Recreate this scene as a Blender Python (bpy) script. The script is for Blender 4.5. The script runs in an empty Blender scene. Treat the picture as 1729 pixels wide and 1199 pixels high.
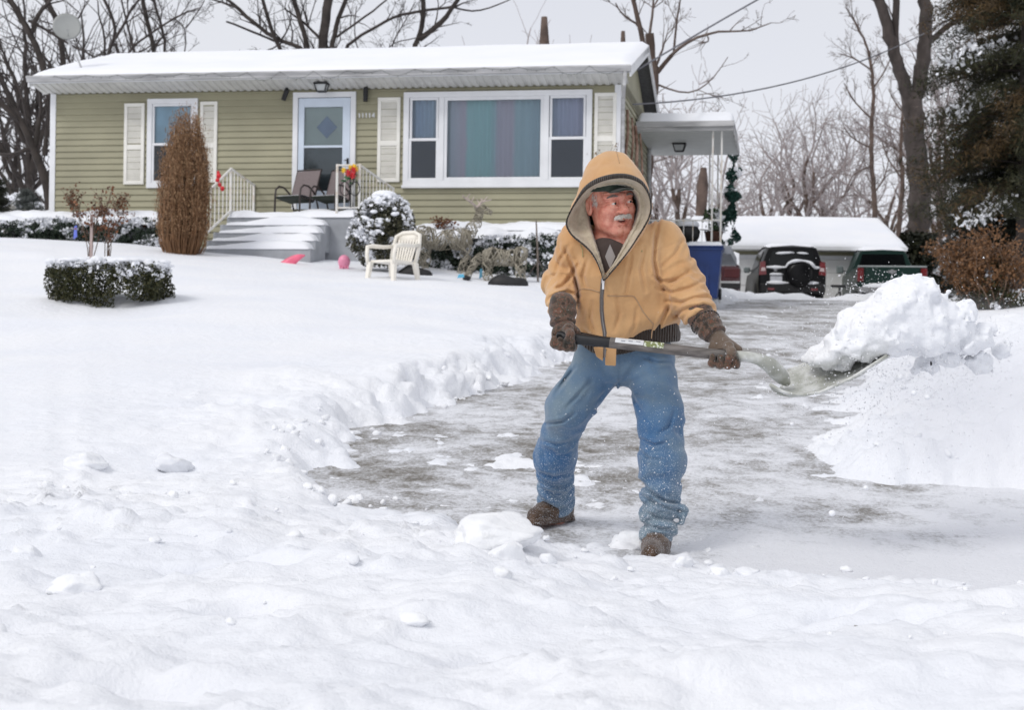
import bpy, math, random
import numpy as np
from mathutils import Matrix, Vector
R = math.radians
SC = bpy.context.scene
COL = SC.collection
# ---------------------------------------------------------------- camera
ROLL = R(0.8); FPX = 2600.0; CX, CY = 864.5, 599.5; CAM = np.array([0.0, 0.0, 0.80])
cam_d = bpy.data.cameras.new('camera'); cam = bpy.data.objects.new('camera', cam_d); COL.objects.link(cam)
cr, sr = math.cos(ROLL), math.sin(ROLL)
cam.matrix_world = Matrix(((cr, -sr, 0, CAM[0]), (0, 0, -1, CAM[1]), (sr, cr, 0, CAM[2]), (0, 0, 0, 1)))
cam_d.sensor_width = 36; cam_d.lens = FPX * 36 / 1729; cam_d.clip_end = 2000
cam_d.dof.use_dof = True; cam_d.dof.focus_distance = 6.25; cam_d.dof.aperture_fstop = 6.5
SC.camera = cam
# ---------------------------------------------------------------- world, sun, exposure
W = bpy.data.worlds.new('World'); SC.world = W; W.use_nodes = True
nt = W.node_tree; nt.nodes.clear()
wo = nt.nodes.new('ShaderNodeOutputWorld'); bg = nt.nodes.new('ShaderNodeBackground')
sky = nt.nodes.new('ShaderNodeTexSky'); sky.sky_type = 'NISHITA'; sky.sun_disc = False
SUN_EL, SUN_AZ = R(45), R(-150)
sky.sun_elevation = SUN_EL; sky.sun_rotation = R(224); sky.air_density = 1.0; sky.dust_density = 4.0
# thick overcast: the clear sky is veiled by a pale, faintly mottled cloud deck
tcw = nt.nodes.new('ShaderNodeTexCoord')
nz = nt.nodes.new('ShaderNodeTexNoise'); nz.inputs['Scale'].default_value = 2.2; nz.inputs['Detail'].default_value = 5
rmp = nt.nodes.new('ShaderNodeValToRGB')
rmp.color_ramp.elements[0].position = .3; rmp.color_ramp.elements[0].color = (.88, .90, .98, 1)
rmp.color_ramp.elements[1].position = .75; rmp.color_ramp.elements[1].color = (.96, .97, 1.0, 1)
mx = nt.nodes.new('ShaderNodeMix'); mx.data_type = 'RGBA'; mx.inputs['Factor'].default_value = .93
nt.links.new(tcw.outputs['Generated'], nz.inputs['Vector']); nt.links.new(nz.outputs['Fac'], rmp.inputs['Fac'])
vm = nt.nodes.new('ShaderNodeVectorMath'); vm.operation = 'SCALE'; sxw = nt.nodes.new('ShaderNodeSeparateXYZ'); nt.links.new(tcw.outputs['Generated'], sxw.inputs[0])
mrw = nt.nodes.new('ShaderNodeMapRange'); mrw.inputs['From Min'].default_value = 0; mrw.inputs['From Max'].default_value = .32; mrw.inputs['To Min'].default_value = 9.9; mrw.inputs['To Max'].default_value = 7.9
nt.links.new(sxw.outputs['Z'], mrw.inputs['Value']); nt.links.new(mrw.outputs[0], vm.inputs['Scale'])
nt.links.new(rmp.outputs['Color'], vm.inputs[0]); nt.links.new(sky.outputs['Color'], mx.inputs['A']); nt.links.new(vm.outputs[0], mx.inputs['B'])
nt.links.new(mx.outputs['Result'], bg.inputs['Color']); bg.inputs['Strength'].default_value = 0.1
nt.links.new(bg.outputs['Background'], wo.inputs['Surface'])
sd = bpy.data.lights.new('sun', 'SUN'); sd.energy = 1.25; sd.angle = R(20); sd.color = (1, .975, .94)
sun = bpy.data.objects.new('sun', sd); COL.objects.link(sun)
sun.rotation_euler = (R(90) - SUN_EL, 0, R(-44)); sun.location = (0, 0, 30)
SC.view_settings.view_transform = 'Standard'; SC.view_settings.look = 'None'; SC.view_settings.gamma = 1
SC.view_settings.exposure = 0.05; SC.view_settings.use_curve_mapping = False
SC.cycles.use_denoising = True; SC.cycles.max_bounces = 8; SC.cycles.diffuse_bounces = 3; SC.cycles.volume_bounces = 3; SC.cycles.transparent_max_bounces = 24
SC.cycles.use_adaptive_sampling = True

# ---------------------------------------------------------------- pixel rays of the photograph -> places in the world
def ray(px, py):
    r = (px - CX) / FPX; u = (CY - py) / FPX
    return np.array([r * cr - u * sr, 1.0, r * sr + u * cr])
def P(px, py, d):
    return CAM + d * ray(px, py)
# ---------------------------------------------------------------- object helpers
def tag(o, label=None, cat=None, group=None, kind=None):
    if label: o['label'] = label
    if cat: o['category'] = cat
    if group: o['group'] = group
    if kind: o['kind'] = kind
    return o
def empty(name, loc, rz=0.0, label=None, cat=None, group=None, rot=None):
    o = bpy.data.objects.new(name, None); COL.objects.link(o); o.empty_display_size = .1
    o.location = [float(v) for v in loc]; o.rotation_euler = rot if rot else (0, 0, rz)
    return tag(o, label, cat, group)
def root_of(o):
    while o.parent: o = o.parent
    return o
def world_mat(r):
    return Matrix.Translation(r.location) @ r.rotation_euler.to_matrix().to_4x4() @ Matrix.Diagonal((*r.scale, 1))
def mesh_np(name, v, f, m=None, parent=None, world=False, smooth=False, loops=None, mats=None, midx=None):
    """v Nx3, f Mxk array (one k) -> linked object; world=True: v are world coordinates, taken into the root's frame"""
    v = np.asarray(v, dtype=np.float64).reshape(-1, 3)
    if parent is not None and world:
        M = np.array(world_mat(root_of(parent)).inverted()); v = v @ M[:3, :3].T + M[:3, 3]
    me = bpy.data.meshes.new(name)
    if isinstance(f, np.ndarray):
        n, k = f.shape
        me.vertices.add(len(v)); me.vertices.foreach_set('co', v.astype(np.float32).ravel())
        me.loops.add(n * k); me.loops.foreach_set('vertex_index', f.astype(np.int32).ravel())
        me.polygons.add(n); me.polygons.foreach_set('loop_start', np.arange(0, n * k, k, dtype=np.int32))
        me.polygons.foreach_set('loop_total', np.full(n, k, dtype=np.int32))
    else:
        me.from_pydata(v.tolist(), [], f)
    if mats:
        for mm in mats: me.materials.append(mm)
        me.polygons.foreach_set('material_index', np.asarray(midx, dtype=np.int32))
    elif m: me.materials.append(m)
    if smooth: me.polygons.foreach_set('use_smooth', np.ones(len(me.polygons), dtype=bool))
    me.update(calc_edges=True); me.validate(verbose=False)
    o = bpy.data.objects.new(name, me); COL.objects.link(o)
    if parent is not None: o.parent = parent
    return o
def kids(o):
    return [c for c in bpy.data.objects if c.parent == o]
def copy_tree(o, parent=None):
    c = o.copy(); COL.objects.link(c)
    if parent: c.parent = parent
    for ch in o.children: copy_tree(ch, c)
    return c
def frame_of(d, up=(0, 0, 1)):
    d = np.asarray(d, float); d = d / (np.linalg.norm(d) + 1e-12); up = np.asarray(up, float)
    if abs(d @ up) > .97: up = np.array([1.0, 0, 0]) if abs(d[0]) < .9 else np.array([0, 1.0, 0])
    a = np.cross(up, d); a /= np.linalg.norm(a); b = np.cross(d, a)
    return a, b, d
class MB:
    def __init__(s): s.v = []; s.f = []; s.n = 0
    def add(s, vs, fs):
        vs = np.asarray(vs, float).reshape(-1, 3); s.v.append(vs)
        s.f += [tuple(int(i) + s.n for i in f) for f in fs]; s.n += len(vs); return s
    def box(s, x0, x1, y0, y1, z0, z1, b=0.0, Rm=None, o=(0, 0, 0)):
        x0, x1 = min(x0, x1), max(x0, x1); y0, y1 = min(y0, y1), max(y0, y1); z0, z1 = min(z0, z1), max(z0, z1)
        if b > 0:
            b = min(b, (x1 - x0) * .45, (y1 - y0) * .45, (z1 - z0) * .45)
            c = np.array([(x0 + x1) / 2, (y0 + y1) / 2, (z0 + z1) / 2]); h = np.array([x1 - x0, y1 - y0, z1 - z0]) / 2
            vs = []; 
            for sx in (-1, 1):
                for sy in (-1, 1):
                    for sz in (-1, 1):
                        S = np.array([sx, sy, sz])
                        for k in range(3):
                            q = h - b; q = q.copy(); q[k] = h[k]; vs.append(c + S * q)
            idx = lambda sx, sy, sz, k: (((sx + 1) // 2 * 2 + (sy + 1) // 2) * 2 + (sz + 1) // 2) * 3 + k
            fs = []
            for k in range(3):
                a, e = [i for i in range(3) if i != k]
                for sg in (-1, 1):
                    q = []
                    for (p, r_) in ((-1, -1), (1, -1), (1, 1), (-1, 1)):
                        S = [0, 0, 0]; S[k] = sg; S[a] = p; S[e] = r_; q.append(idx(*S, k))
                    fs.append(q)
            for k in range(3):      # edges along axis k
                a, e = [i for i in range(3) if i != k]
                for p in (-1, 1):
                    for r_ in (-1, 1):
                        q = []
                        for (sg, fk) in ((-1, a), (1, a), (1, e), (-1, e)):
                            S = [0, 0, 0]; S[k] = sg; S[a] = p; S[e] = r_; q.append(idx(*S, fk))
                        fs.append(q)
            for sx in (-1, 1):
                for sy in (-1, 1):
                    for sz in (-1, 1): fs.append([idx(sx, sy, sz, 0), idx(sx, sy, sz, 1), idx(sx, sy, sz, 2)])
            vs = np.array(vs)
        else:
            vs = np.array([[x, y, z] for x in (x0, x1) for y in (y0, y1) for z in (z0, z1)])
            fs = [(0, 1, 3, 2), (4, 6, 7, 5), (0, 4, 5, 1), (2, 3, 7, 6), (0, 2, 6, 4), (1, 5, 7, 3)]
        if Rm is not None: vs = vs @ np.asarray(Rm).T
        return s.add(vs + np.asarray(o), fs)
    def beam(s, p, q, w, h, up=(0, 0, 1), b=0.0):
        p = np.asarray(p, float); q = np.asarray(q, float); a, c, d = frame_of(q - p, up); L = np.linalg.norm(q - p)
        Rm = np.stack([d, a, c], 1)
        return s.box(0, L, -w / 2, w / 2, -h / 2, h / 2, b, Rm, p)
    def tube(s, pts, rad, n=8, cap=True, closed=False):
        pts = np.asarray(pts, float); m = len(pts)
        rad = np.full(m, rad, float) if np.isscalar(rad) else np.asarray(rad, float)
        if closed: t = np.roll(pts, -1, 0) - np.roll(pts, 1, 0)
        else: t = np.gradient(pts, axis=0)
        t /= np.linalg.norm(t, axis=1)[:, None] + 1e-12
        a, b_, _ = frame_of(t[0]); vs = []
        ang = np.arange(n) * 2 * math.pi / n
        for i in range(m):
            a = a - (a @ t[i]) * t[i]; a /= np.linalg.norm(a) + 1e-12; b_ = np.cross(t[i], a)
            vs.append(pts[i] + rad[i] * (np.cos(ang)[:, None] * a + np.sin(ang)[:, None] * b_))
        fs = []
        for i in range(m if closed else m - 1):
            j = (i + 1) % m
            for k in range(n):
                l = (k + 1) % n; fs.append((i * n + k, i * n + l, j * n + l, j * n + k))
        if cap and not closed: fs += [tuple(range(n))[::-1], tuple((m - 1) * n + k for k in range(n))]
        return s.add(np.concatenate(vs), fs)
    def loft(s, rings, closed=True, cap0=False, cap1=False):
        n = len(rings[0]); fs = []
        for i in range(len(rings) - 1):
            for k in range(n if closed else n - 1):
                l = (k + 1) % n; fs.append((i * n + k, i * n + l, (i + 1) * n + l, (i + 1) * n + k))
        if cap0: fs.append(tuple(range(n))[::-1])
        if cap1: fs.append(tuple((len(rings) - 1) * n + k for k in range(n)))
        return s.add(np.concatenate([np.asarray(r_, float) for r_ in rings]), fs)
    def lathe(s, prof, c=(0, 0, 0), n=16, axis='z'):
        ang = np.arange(n) * 2 * math.pi / n; rings = []
        for (r_, z) in prof:
            x, y = r_ * np.cos(ang), r_ * np.sin(ang); zz = np.full(n, z)
            q = {'z': (x, y, zz), 'y': (x, zz, y), 'x': (zz, x, y)}[axis]
            rings.append(np.stack(q, 1) + np.asarray(c))
        return s.loft(rings, True, True, True)
    def ell(s, c, r_, nu=12, nv=8, Rm=None):
        vs = []; th = np.arange(nu) * 2 * math.pi / nu
        for i in range(1, nv):
            ph = math.pi * i / nv
            vs.append(np.stack([np.sin(ph) * np.cos(th), np.sin(ph) * np.sin(th), np.full(nu, np.cos(ph))], 1))
        vs = np.concatenate(vs + [np.array([[0, 0, 1.0], [0, 0, -1.0]])]) * np.asarray(r_)
        if Rm is not None: vs = vs @ np.asarray(Rm).T
        fs = []
        for i in range(nv - 2):
            for k in range(nu):
                l = (k + 1) % nu; fs.append((i * nu + k, (i + 1) * nu + k, (i + 1) * nu + l, i * nu + l))
        t = (nv - 1) * nu
        for k in range(nu):
            l = (k + 1) % nu; fs.append((t, k, l)); fs.append((t + 1, (nv - 2) * nu + l, (nv - 2) * nu + k))
        return s.add(vs + np.asarray(c), fs)
    def extrude(s, poly, d, base=None):
        """poly: list of 3-D points (planar), d: extrusion vector"""
        p = np.asarray(poly, float); n = len(p); q = p + np.asarray(d, float)
        fs = [tuple(range(n))[::-1], tuple(range(n, 2 * n))] + [(k, (k + 1) % n, n + (k + 1) % n, n + k) for k in range(n)]
        return s.add(np.concatenate([p, q]), fs)
    def build(s, name, m=None, parent=None, world=False, smooth=False):
        return mesh_np(name, np.concatenate(s.v), s.f, m, parent, world, smooth)
# ---------------------------------------------------------------- noise
def _hash(ix, iy, iz, seed):
    h = (ix.astype(np.int64) * 374761393 + iy.astype(np.int64) * 668265263 + iz.astype(np.int64) * 2147483647 + seed * 974711) & 0xffffffff
    h = ((h ^ (h >> 13)) * 1274126177) & 0xffffffff
    h = ((h ^ (h >> 16)) * 2246822519) & 0xffffffff
    return ((h ^ (h >> 15)) & 0xffffff) / float(0xffffff)
def vnoise(x, y, z=None, seed=0):
    x = np.asarray(x, float); y = np.asarray(y, float); z = np.zeros_like(x) if z is None else np.asarray(z, float)
    ix, iy, iz = np.floor(x), np.floor(y), np.floor(z); fx, fy, fz = x - ix, y - iy, z - iz
    fx, fy, fz = [t * t * t * (t * (t * 6 - 15) + 10) for t in (fx, fy, fz)]
    def H(a, b, c): return _hash(ix + a, iy + b, iz + c, seed)
    r0 = (H(0, 0, 0) * (1 - fx) + H(1, 0, 0) * fx) * (1 - fy) + (H(0, 1, 0) * (1 - fx) + H(1, 1, 0) * fx) * fy
    if not np.any(z): return r0 * 2 - 1
    r1 = (H(0, 0, 1) * (1 - fx) + H(1, 0, 1) * fx) * (1 - fy) + (H(0, 1, 1) * (1 - fx) + H(1, 1, 1) * fx) * fy
    return (r0 * (1 - fz) + r1 * fz) * 2 - 1
def fbm(x, y, z=None, oct=4, seed=0, gain=.5, lac=2.03):
    s_, a = 0, 1.0
    for i in range(oct):
        k = lac ** i
        s_ = s_ + a * vnoise(np.asarray(x) * k + 17.3 * i, np.asarray(y) * k + 5.1 * i, None if z is None else np.asarray(z) * k + 3.7 * i + .01, seed + i); a *= gain
    return s_
def sstep(a, b, x):
    t = np.clip((x - a) / (b - a), 0, 1); return t * t * (3 - 2 * t)
# ---------------------------------------------------------------- materials
def N(nt, typ, **kw):
    n = nt.nodes.new(typ)
    for k, v in kw.items():
        if hasattr(n, k): setattr(n, k, v)
        else: n.inputs[k.replace('_', ' ')].default_value = v
    return n
MATS = {}
def pm(name, col, rough=.6, var=.12, scale=6, bump=0, bscale=40, metal=0, col2=None, stretch=(1, 1, 1), spec=.5, coat=0, detail=4, sheen=0, sss=0, lo=.35, hi=.65):
    if name in MATS: return MATS[name]
    m = bpy.data.materials.new(name); m.use_nodes = True; t = m.node_tree; b = t.nodes['Principled BSDF']
    b.inputs['Roughness'].default_value = rough; b.inputs['Metallic'].default_value = metal
    b.inputs['Specular IOR Level'].default_value = spec; b.inputs['Coat Weight'].default_value = coat
    if sheen: b.inputs['Sheen Weight'].default_value = sheen
    if sss:
        b.inputs['Subsurface Weight'].default_value = sss; b.inputs['Subsurface Scale'].default_value = .02
    tc = N(t, 'ShaderNodeTexCoord'); mp = N(t, 'ShaderNodeMapping'); mp.inputs['Scale'].default_value = stretch
    t.links.new(tc.outputs['Object'], mp.inputs['Vector'])
    n1 = N(t, 'ShaderNodeTexNoise', Scale=scale, Detail=detail); t.links.new(mp.outputs['Vector'], n1.inputs['Vector'])
    rp = N(t, 'ShaderNodeValToRGB'); e = rp.color_ramp.elements
    c1 = tuple(c * (1 - var) for c in col); c2 = col2 if col2 else tuple(min(1, c * (1 + var)) for c in col)
    e[0].position = lo; e[1].position = hi; e[0].color = (*c1, 1); e[1].color = (*c2, 1)
    t.links.new(n1.outputs['Fac'], rp.inputs['Fac']); t.links.new(rp.outputs['Color'], b.inputs['Base Color'])
    if bump:
        n2 = N(t, 'ShaderNodeTexNoise', Scale=bscale, Detail=5); bp = N(t, 'ShaderNodeBump', Strength=min(1, bump), Distance=.01 * max(1, bump))
        t.links.new(mp.outputs['Vector'], n2.inputs['Vector']); t.links.new(n2.outputs['Fac'], bp.inputs['Height']); t.links.new(bp.outputs['Normal'], b.inputs['Normal'])
    MATS[name] = m; return m
def make_snow(name, c1, c2, bs=60, bst=.25, rough=.75, sss=0.0):
    m = bpy.data.materials.new(name); m.use_nodes = True; t = m.node_tree; b = t.nodes['Principled BSDF']
    b.inputs['Roughness'].default_value = rough; b.inputs['Specular IOR Level'].default_value = .25
    if sss:
        b.inputs['Subsurface Weight'].default_value = sss; b.inputs['Subsurface Radius'].default_value = (1, 1, 1.1); b.inputs['Subsurface Scale'].default_value = .03
    tc = N(t, 'ShaderNodeTexCoord'); n1 = N(t, 'ShaderNodeTexNoise', Scale=.9, Detail=6); rp = N(t, 'ShaderNodeValToRGB'); e = rp.color_ramp.elements
    e[0].position = .35; e[0].color = (*c1, 1); e[1].position = .65; e[1].color = (*c2, 1)
    t.links.new(tc.outputs['Object'], n1.inputs['Vector']); t.links.new(n1.outputs['Fac'], rp.inputs['Fac']); t.links.new(rp.outputs['Color'], b.inputs['Base Color'])
    n2 = N(t, 'ShaderNodeTexNoise', Scale=bs, Detail=6, Roughness=.65); n3 = N(t, 'ShaderNodeTexNoise', Scale=bs * .16, Detail=4)
    ad = N(t, 'ShaderNodeMath', operation='MULTIPLY_ADD'); ad.inputs[1].default_value = 3.0
    t.links.new(tc.outputs['Object'], n2.inputs['Vector']); t.links.new(tc.outputs['Object'], n3.inputs['Vector'])
    t.links.new(n3.outputs['Fac'], ad.inputs[0]); t.links.new(n2.outputs['Fac'], ad.inputs[2])
    bp = N(t, 'ShaderNodeBump', Strength=bst, Distance=.012); t.links.new(ad.outputs[0], bp.inputs['Height']); t.links.new(bp.outputs['Normal'], b.inputs['Normal'])
    return m
SNOW = make_snow('snow', (.85, .87, .92), (.9, .91, .94), bs=75, bst=.55)
SNOWFAR = make_snow('roof snow', (.86, .88, .93), (.9, .91, .94), bs=14, bst=.12)
# ================================================================ ground, driveway, snow
def drive_z(x, y):
    y = np.asarray(y, float)
    z = np.where(y > 6.2, .0722 * (np.minimum(y, 37) - 6.2), .03 * (np.maximum(y, -6) - 6.2))
    return z + 0 * np.asarray(x)
def drive_hit(px, py):
    r_ = ray(px, py); return (.8 + .0722 * 6.2) / (.0722 - r_[2]) if abs(.0722 - r_[2]) > 1e-6 else 1e3
def dpt(px, py):
    d = drive_hit(px, py); q = P(px, py, d); return q
_le = [dpt(*q) for q in ((600, 885), (470, 800), (520, 750), (670, 700), (800, 655), (940, 605), (1080, 550), (1215, 508))]
LEY = np.array([0, 6.2] + [q[1] for q in _le[:1]] + [_le[1][1]] + [q[1] for q in _le[2:]] + [60]); LEX = np.array([-.7, -.7] + [q[0] for q in _le[:1]] + [_le[1][0]] + [q[0] for q in _le[2:]] + [_le[-1][0] + (60 - _le[-1][1]) * .23])
def xl(y): return np.interp(y, LEY, LEX)
def xr(y): return np.interp(y, [0, 7.7, 8.0, 8.4, 10, 12, 18, 24, 38, 60], [9, 9, 3.2, 2.15, 2.5, 3.15, 5.1, 6.9, 11.4, 17])
def yf(x): return np.interp(x, [-3, -.85, -.3, 0, .35, .7, 1.2, 1.5, 2.2, 4], [7.4, 6.9, 6.45, 6.25, 5.85, 5.62, 5.55, 5.42, 5.3, 5.2])
HT = R(10); HU = np.array([math.cos(HT), -math.sin(HT)]); HV = np.array([math.sin(HT), math.cos(HT)])
def snow_z(x, y, detail=True):
    x = np.asarray(x, float); y = np.asarray(y, float)
    dz = drive_z(x, y)
    full = np.interp(y, [-12, 0, 3, 5.2, 5.8, 6.6, 8, 27, 29.5, 60], [-.1, .0, .08, .12, .13, .12, .24, 2.42, 2.62, 3.0])
    full = full - .055 * (np.clip(x, -9, 1.5) + 4.2) * sstep(13, 24, y)
    full = full - .10 * sstep(-.05, .5, x) * sstep(4.2, 5.3, y) * (1 - sstep(7, 8, y))
    dist = xl(y) - x                                 # distance left of the driveway
    tl = sstep(0, 3.4 - 1.6 * sstep(18, 27, y), dist)
    eh = np.interp(y, [6.5, 9, 13, 20], [.07, .15, .26, .28]); yard = (dz + eh) * (1 - tl) + np.maximum(full, dz + eh) * tl
    yb = sstep(5.8, 8.6, y); yard = full * (1 - yb) + yard * yb
    dr = x - xr(y)
    right = dz + .30 + .35 * sstep(0, 3, dr) + .42 * np.exp(-((x - 3.3) / .9) ** 2 - ((y - 10.2) / 2.2) ** 2) + .25 * np.exp(-((x - 4.6) / 1.3) ** 2 - ((y - 15) / 3.0) ** 2)
    right = np.where(y < 7.6, np.minimum(full, dz + .05), right)
    out = np.where(x > (xl(y) + xr(y)) * .5, np.where(y > yf(x), right, full), yard)
    far = sstep(50, 56, y)
    # distance inside the cleared ground (positive = cleared), wobbled
    wob = .16 * fbm(x * 1.5, y * 1.5, oct=4, seed=3) + .07 * fbm(x * 6, y * 6, oct=4, seed=5)
    ins = np.minimum(np.minimum(x - xl(y), xr(y) - x), (y - yf(x)) * .9) + wob * (1 + .5 * sstep(1, 2.2, x) * (y > 7.2))
    wd = .30 + .018 * y
    wd = wd + 1.0 * sstep(.9, 2.2, x) * (1 - sstep(14, 20, y))
    t = sstep(-wd * .55, wd * .6, ins)
    clear = dz - .045 + .022 * fbm(x * .9, y * .55, oct=4, seed=11) + .026 * fbm(x * 5, y * 4, oct=5, seed=13, gain=.6)
    # the trampled edge of the road near the camera keeps a packed skin of snow
    clear = clear + .03 * sstep(6.6, 5.9, y) + .04 * sstep(1.9, 3.4, x) * sstep(8.2, 7.0, y)
    clear = clear + (.20 + .12 * fbm(x * 1.3, y * 1.3, oct=3, seed=17)) * np.exp(-((y - 38.2) / .8) ** 2)
    z = out * (1 - t) + clear * t
    z = z * (1 - far) + np.maximum(z, 2.7) * far
    if detail:
        rough = sstep(-2.2, -.05, ins) * (1 - sstep(-.05, .25, ins))        # banks
        fg = (1 - sstep(6.3, 8.6, y)) * (1 - t)                             # plough bank in front
        amp = np.maximum(fg * .9, rough * np.clip(.35 + .5 * (y < 12), 0, 1))
        # rounded clods: cellular bumps
        def clods(s, seed, pw=1.0):
            gx, gy = x * s, y * s; ix, iy = np.floor(gx), np.floor(gy); best = np.zeros_like(gx)
            for a in (-1, 0, 1):
                for b in (-1, 0, 1):
                    cx_ = ix + a; cy_ = iy + b
                    hx = _hash(cx_, cy_, cx_ * 0, seed); hy = _hash(cx_, cy_, cx_ * 0, seed + 1); hr = _hash(cx_, cy_, cx_ * 0, seed + 2)
                    d2 = ((gx - cx_ - hx) ** 2 + ((gy - cy_ - hy) * 1.0) ** 2)
                    rr = .25 + .45 * hr
                    best = np.maximum(best, np.clip(1 - d2 / rr ** 2, 0, 1) ** .6 * rr * (hr > .35))
            return best
        z = z + amp * (.05 * fbm(x * 1.7, y * 1.7, oct=5, seed=21) + .020 * (1 - np.abs(fbm(x * 4.5, y * 6, oct=4, seed=23))) )
        z = z + np.where(fg > .02, 1, rough) * (.052 * clods(3.2, 31) * sstep(-.1, .5, fbm(x * 1.1, y * 1.1, oct=2, seed=41)) + .030 * clods(8, 35) * sstep(-.2, .5, fbm(x * 2, y * 2, oct=2, seed=43))) * np.maximum(amp, 0)
        # torn, crumbly texture where the plough dumped the snow
        tn = fbm(x * 7, y * 7, oct=5, seed=91, gain=.62); z = z + np.maximum(amp, .15 * (1 - t) * sstep(9, 7, y)) * (.010 * tn + .012 * np.clip(np.abs(tn) - .35, 0, 1)) * (.4 + .8 * sstep(-.3, .5, fbm(x * .9, y * .9, oct=2, seed=95)))
        st = fbm(x * 1.3, y * 2.2, oct=3, seed=97); z = z + fg * .016 * (np.round(st * 3.5) / 3.5 - st)
        # windrows left by the plough blade, footprints and scoops
        z = z + fg * .006 * fbm(x * 3, y * 26, oct=3, seed=51)
        for (fx_, fy_, a_, b_, dp, rt) in ((-.92, 4.85, .20, .10, .10, -.15), (-.70, 4.02, .10, .10, .11, 0), (-1.9, 3.30, .30, .10, .07, .2), (-.75, 3.2, .22, .07, .05, .1), (-1.9, 3.15, .3, .08, .06, 0), (.9, 4.25, .07, .04, .035, .2), (-.05, 3.6, .1, .06, .03, .5), (1.7, 4.5, .35, .12, .04, .3), (-1.75, 5.2, .25, .1, .04, .3)):
            ca, sa = math.cos(rt), math.sin(rt); ex = ((x - fx_) * ca + (y - fy_) * sa) / a_; ey = (-(x - fx_) * sa + (y - fy_) * ca) / b_
            q = np.exp(-(ex ** 2 + ey ** 2) ** 1.6); z = z - dp * 1.5 * q * fg
        # soft drifts on the lawn
        z = z + (1 - t) * sstep(8, 12, y) * (.05 * fbm(x * .35, y * .35, oct=3, seed=61))
        # hollow round the low hedge ring and the porch steps
        z = z - .10 * np.exp(-(((x + 4.55) / 1.0) ** 2 + ((y - 16.7) / .9) ** 2) ** 2) * (1 - t)
        z = z + t * .0
    return z
def snow_hit(px, py, d0=2.0, d1=60):
    r_ = ray(px, py); ds = np.linspace(d0, d1, 3000); q = CAM + ds[:, None] * r_
    zz = snow_z(q[:, 0], q[:, 1], False); k = np.argmax(q[:, 2] < zz)
    return q[k] if (q[:, 2] < zz).any() else q[-1]
def gz(x, y): return float(snow_z(np.array([x]), np.array([y]), True)[0])
def spaced(parts):
    out = []
    for a, b, s in parts: out.append(np.arange(a, b, s))
    return np.concatenate(out)
gx = spaced([(-60, -20, 2), (-20, -8, .35), (-8, -3.2, .09), (-3.2, 3.4, .022), (3.4, 6, .05), (6, 16, .22), (16, 61, 2)])
gy = spaced([(-14, 1, .7), (1, 2.8, .12), (2.8, 7.6, .018), (7.6, 11, .03), (11, 20, .08), (20, 34, .14), (34, 52, .35), (52, 120, 4)])
GX, GY = np.meshgrid(gx, gy); GZ = snow_z(GX, GY)
nx_, ny_ = len(gx), len(gy); ii = (np.arange(ny_ - 1)[:, None] * nx_ + np.arange(nx_ - 1)[None, :]).ravel()
F = np.stack([ii, ii + 1, ii + nx_ + 1, ii + nx_], 1)
# overhanging, crumbly banks: push steep faces sideways a little
dzdx = np.gradient(GZ, axis=1) / np.gradient(GX, axis=1)
_st = np.clip(np.hypot(dzdx, np.gradient(GZ, axis=0) / np.gradient(GY, axis=0)), 0, 1.0) * (GY > 5.5) * (GY < 34)
_sc = np.clip(GY / 9, .7, 3)
_st = _st * (1 - .65 * sstep(1.4, 2.4, GX) * (GY < 14))
GX2 = GX + _st * .05 * _sc * fbm(GX * 3.0 / _sc, GY * 3.0 / _sc, GZ * 3, oct=3, seed=71)
GZ = GZ + _st * .05 * fbm(GX * 4 / _sc, GY * 4 / _sc, oct=4, seed=75)
o = mesh_np('snow_ground', np.stack([GX2, GY, GZ], -1).reshape(-1, 3), F, SNOW, smooth=True); tag(o, kind='structure')
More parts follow.
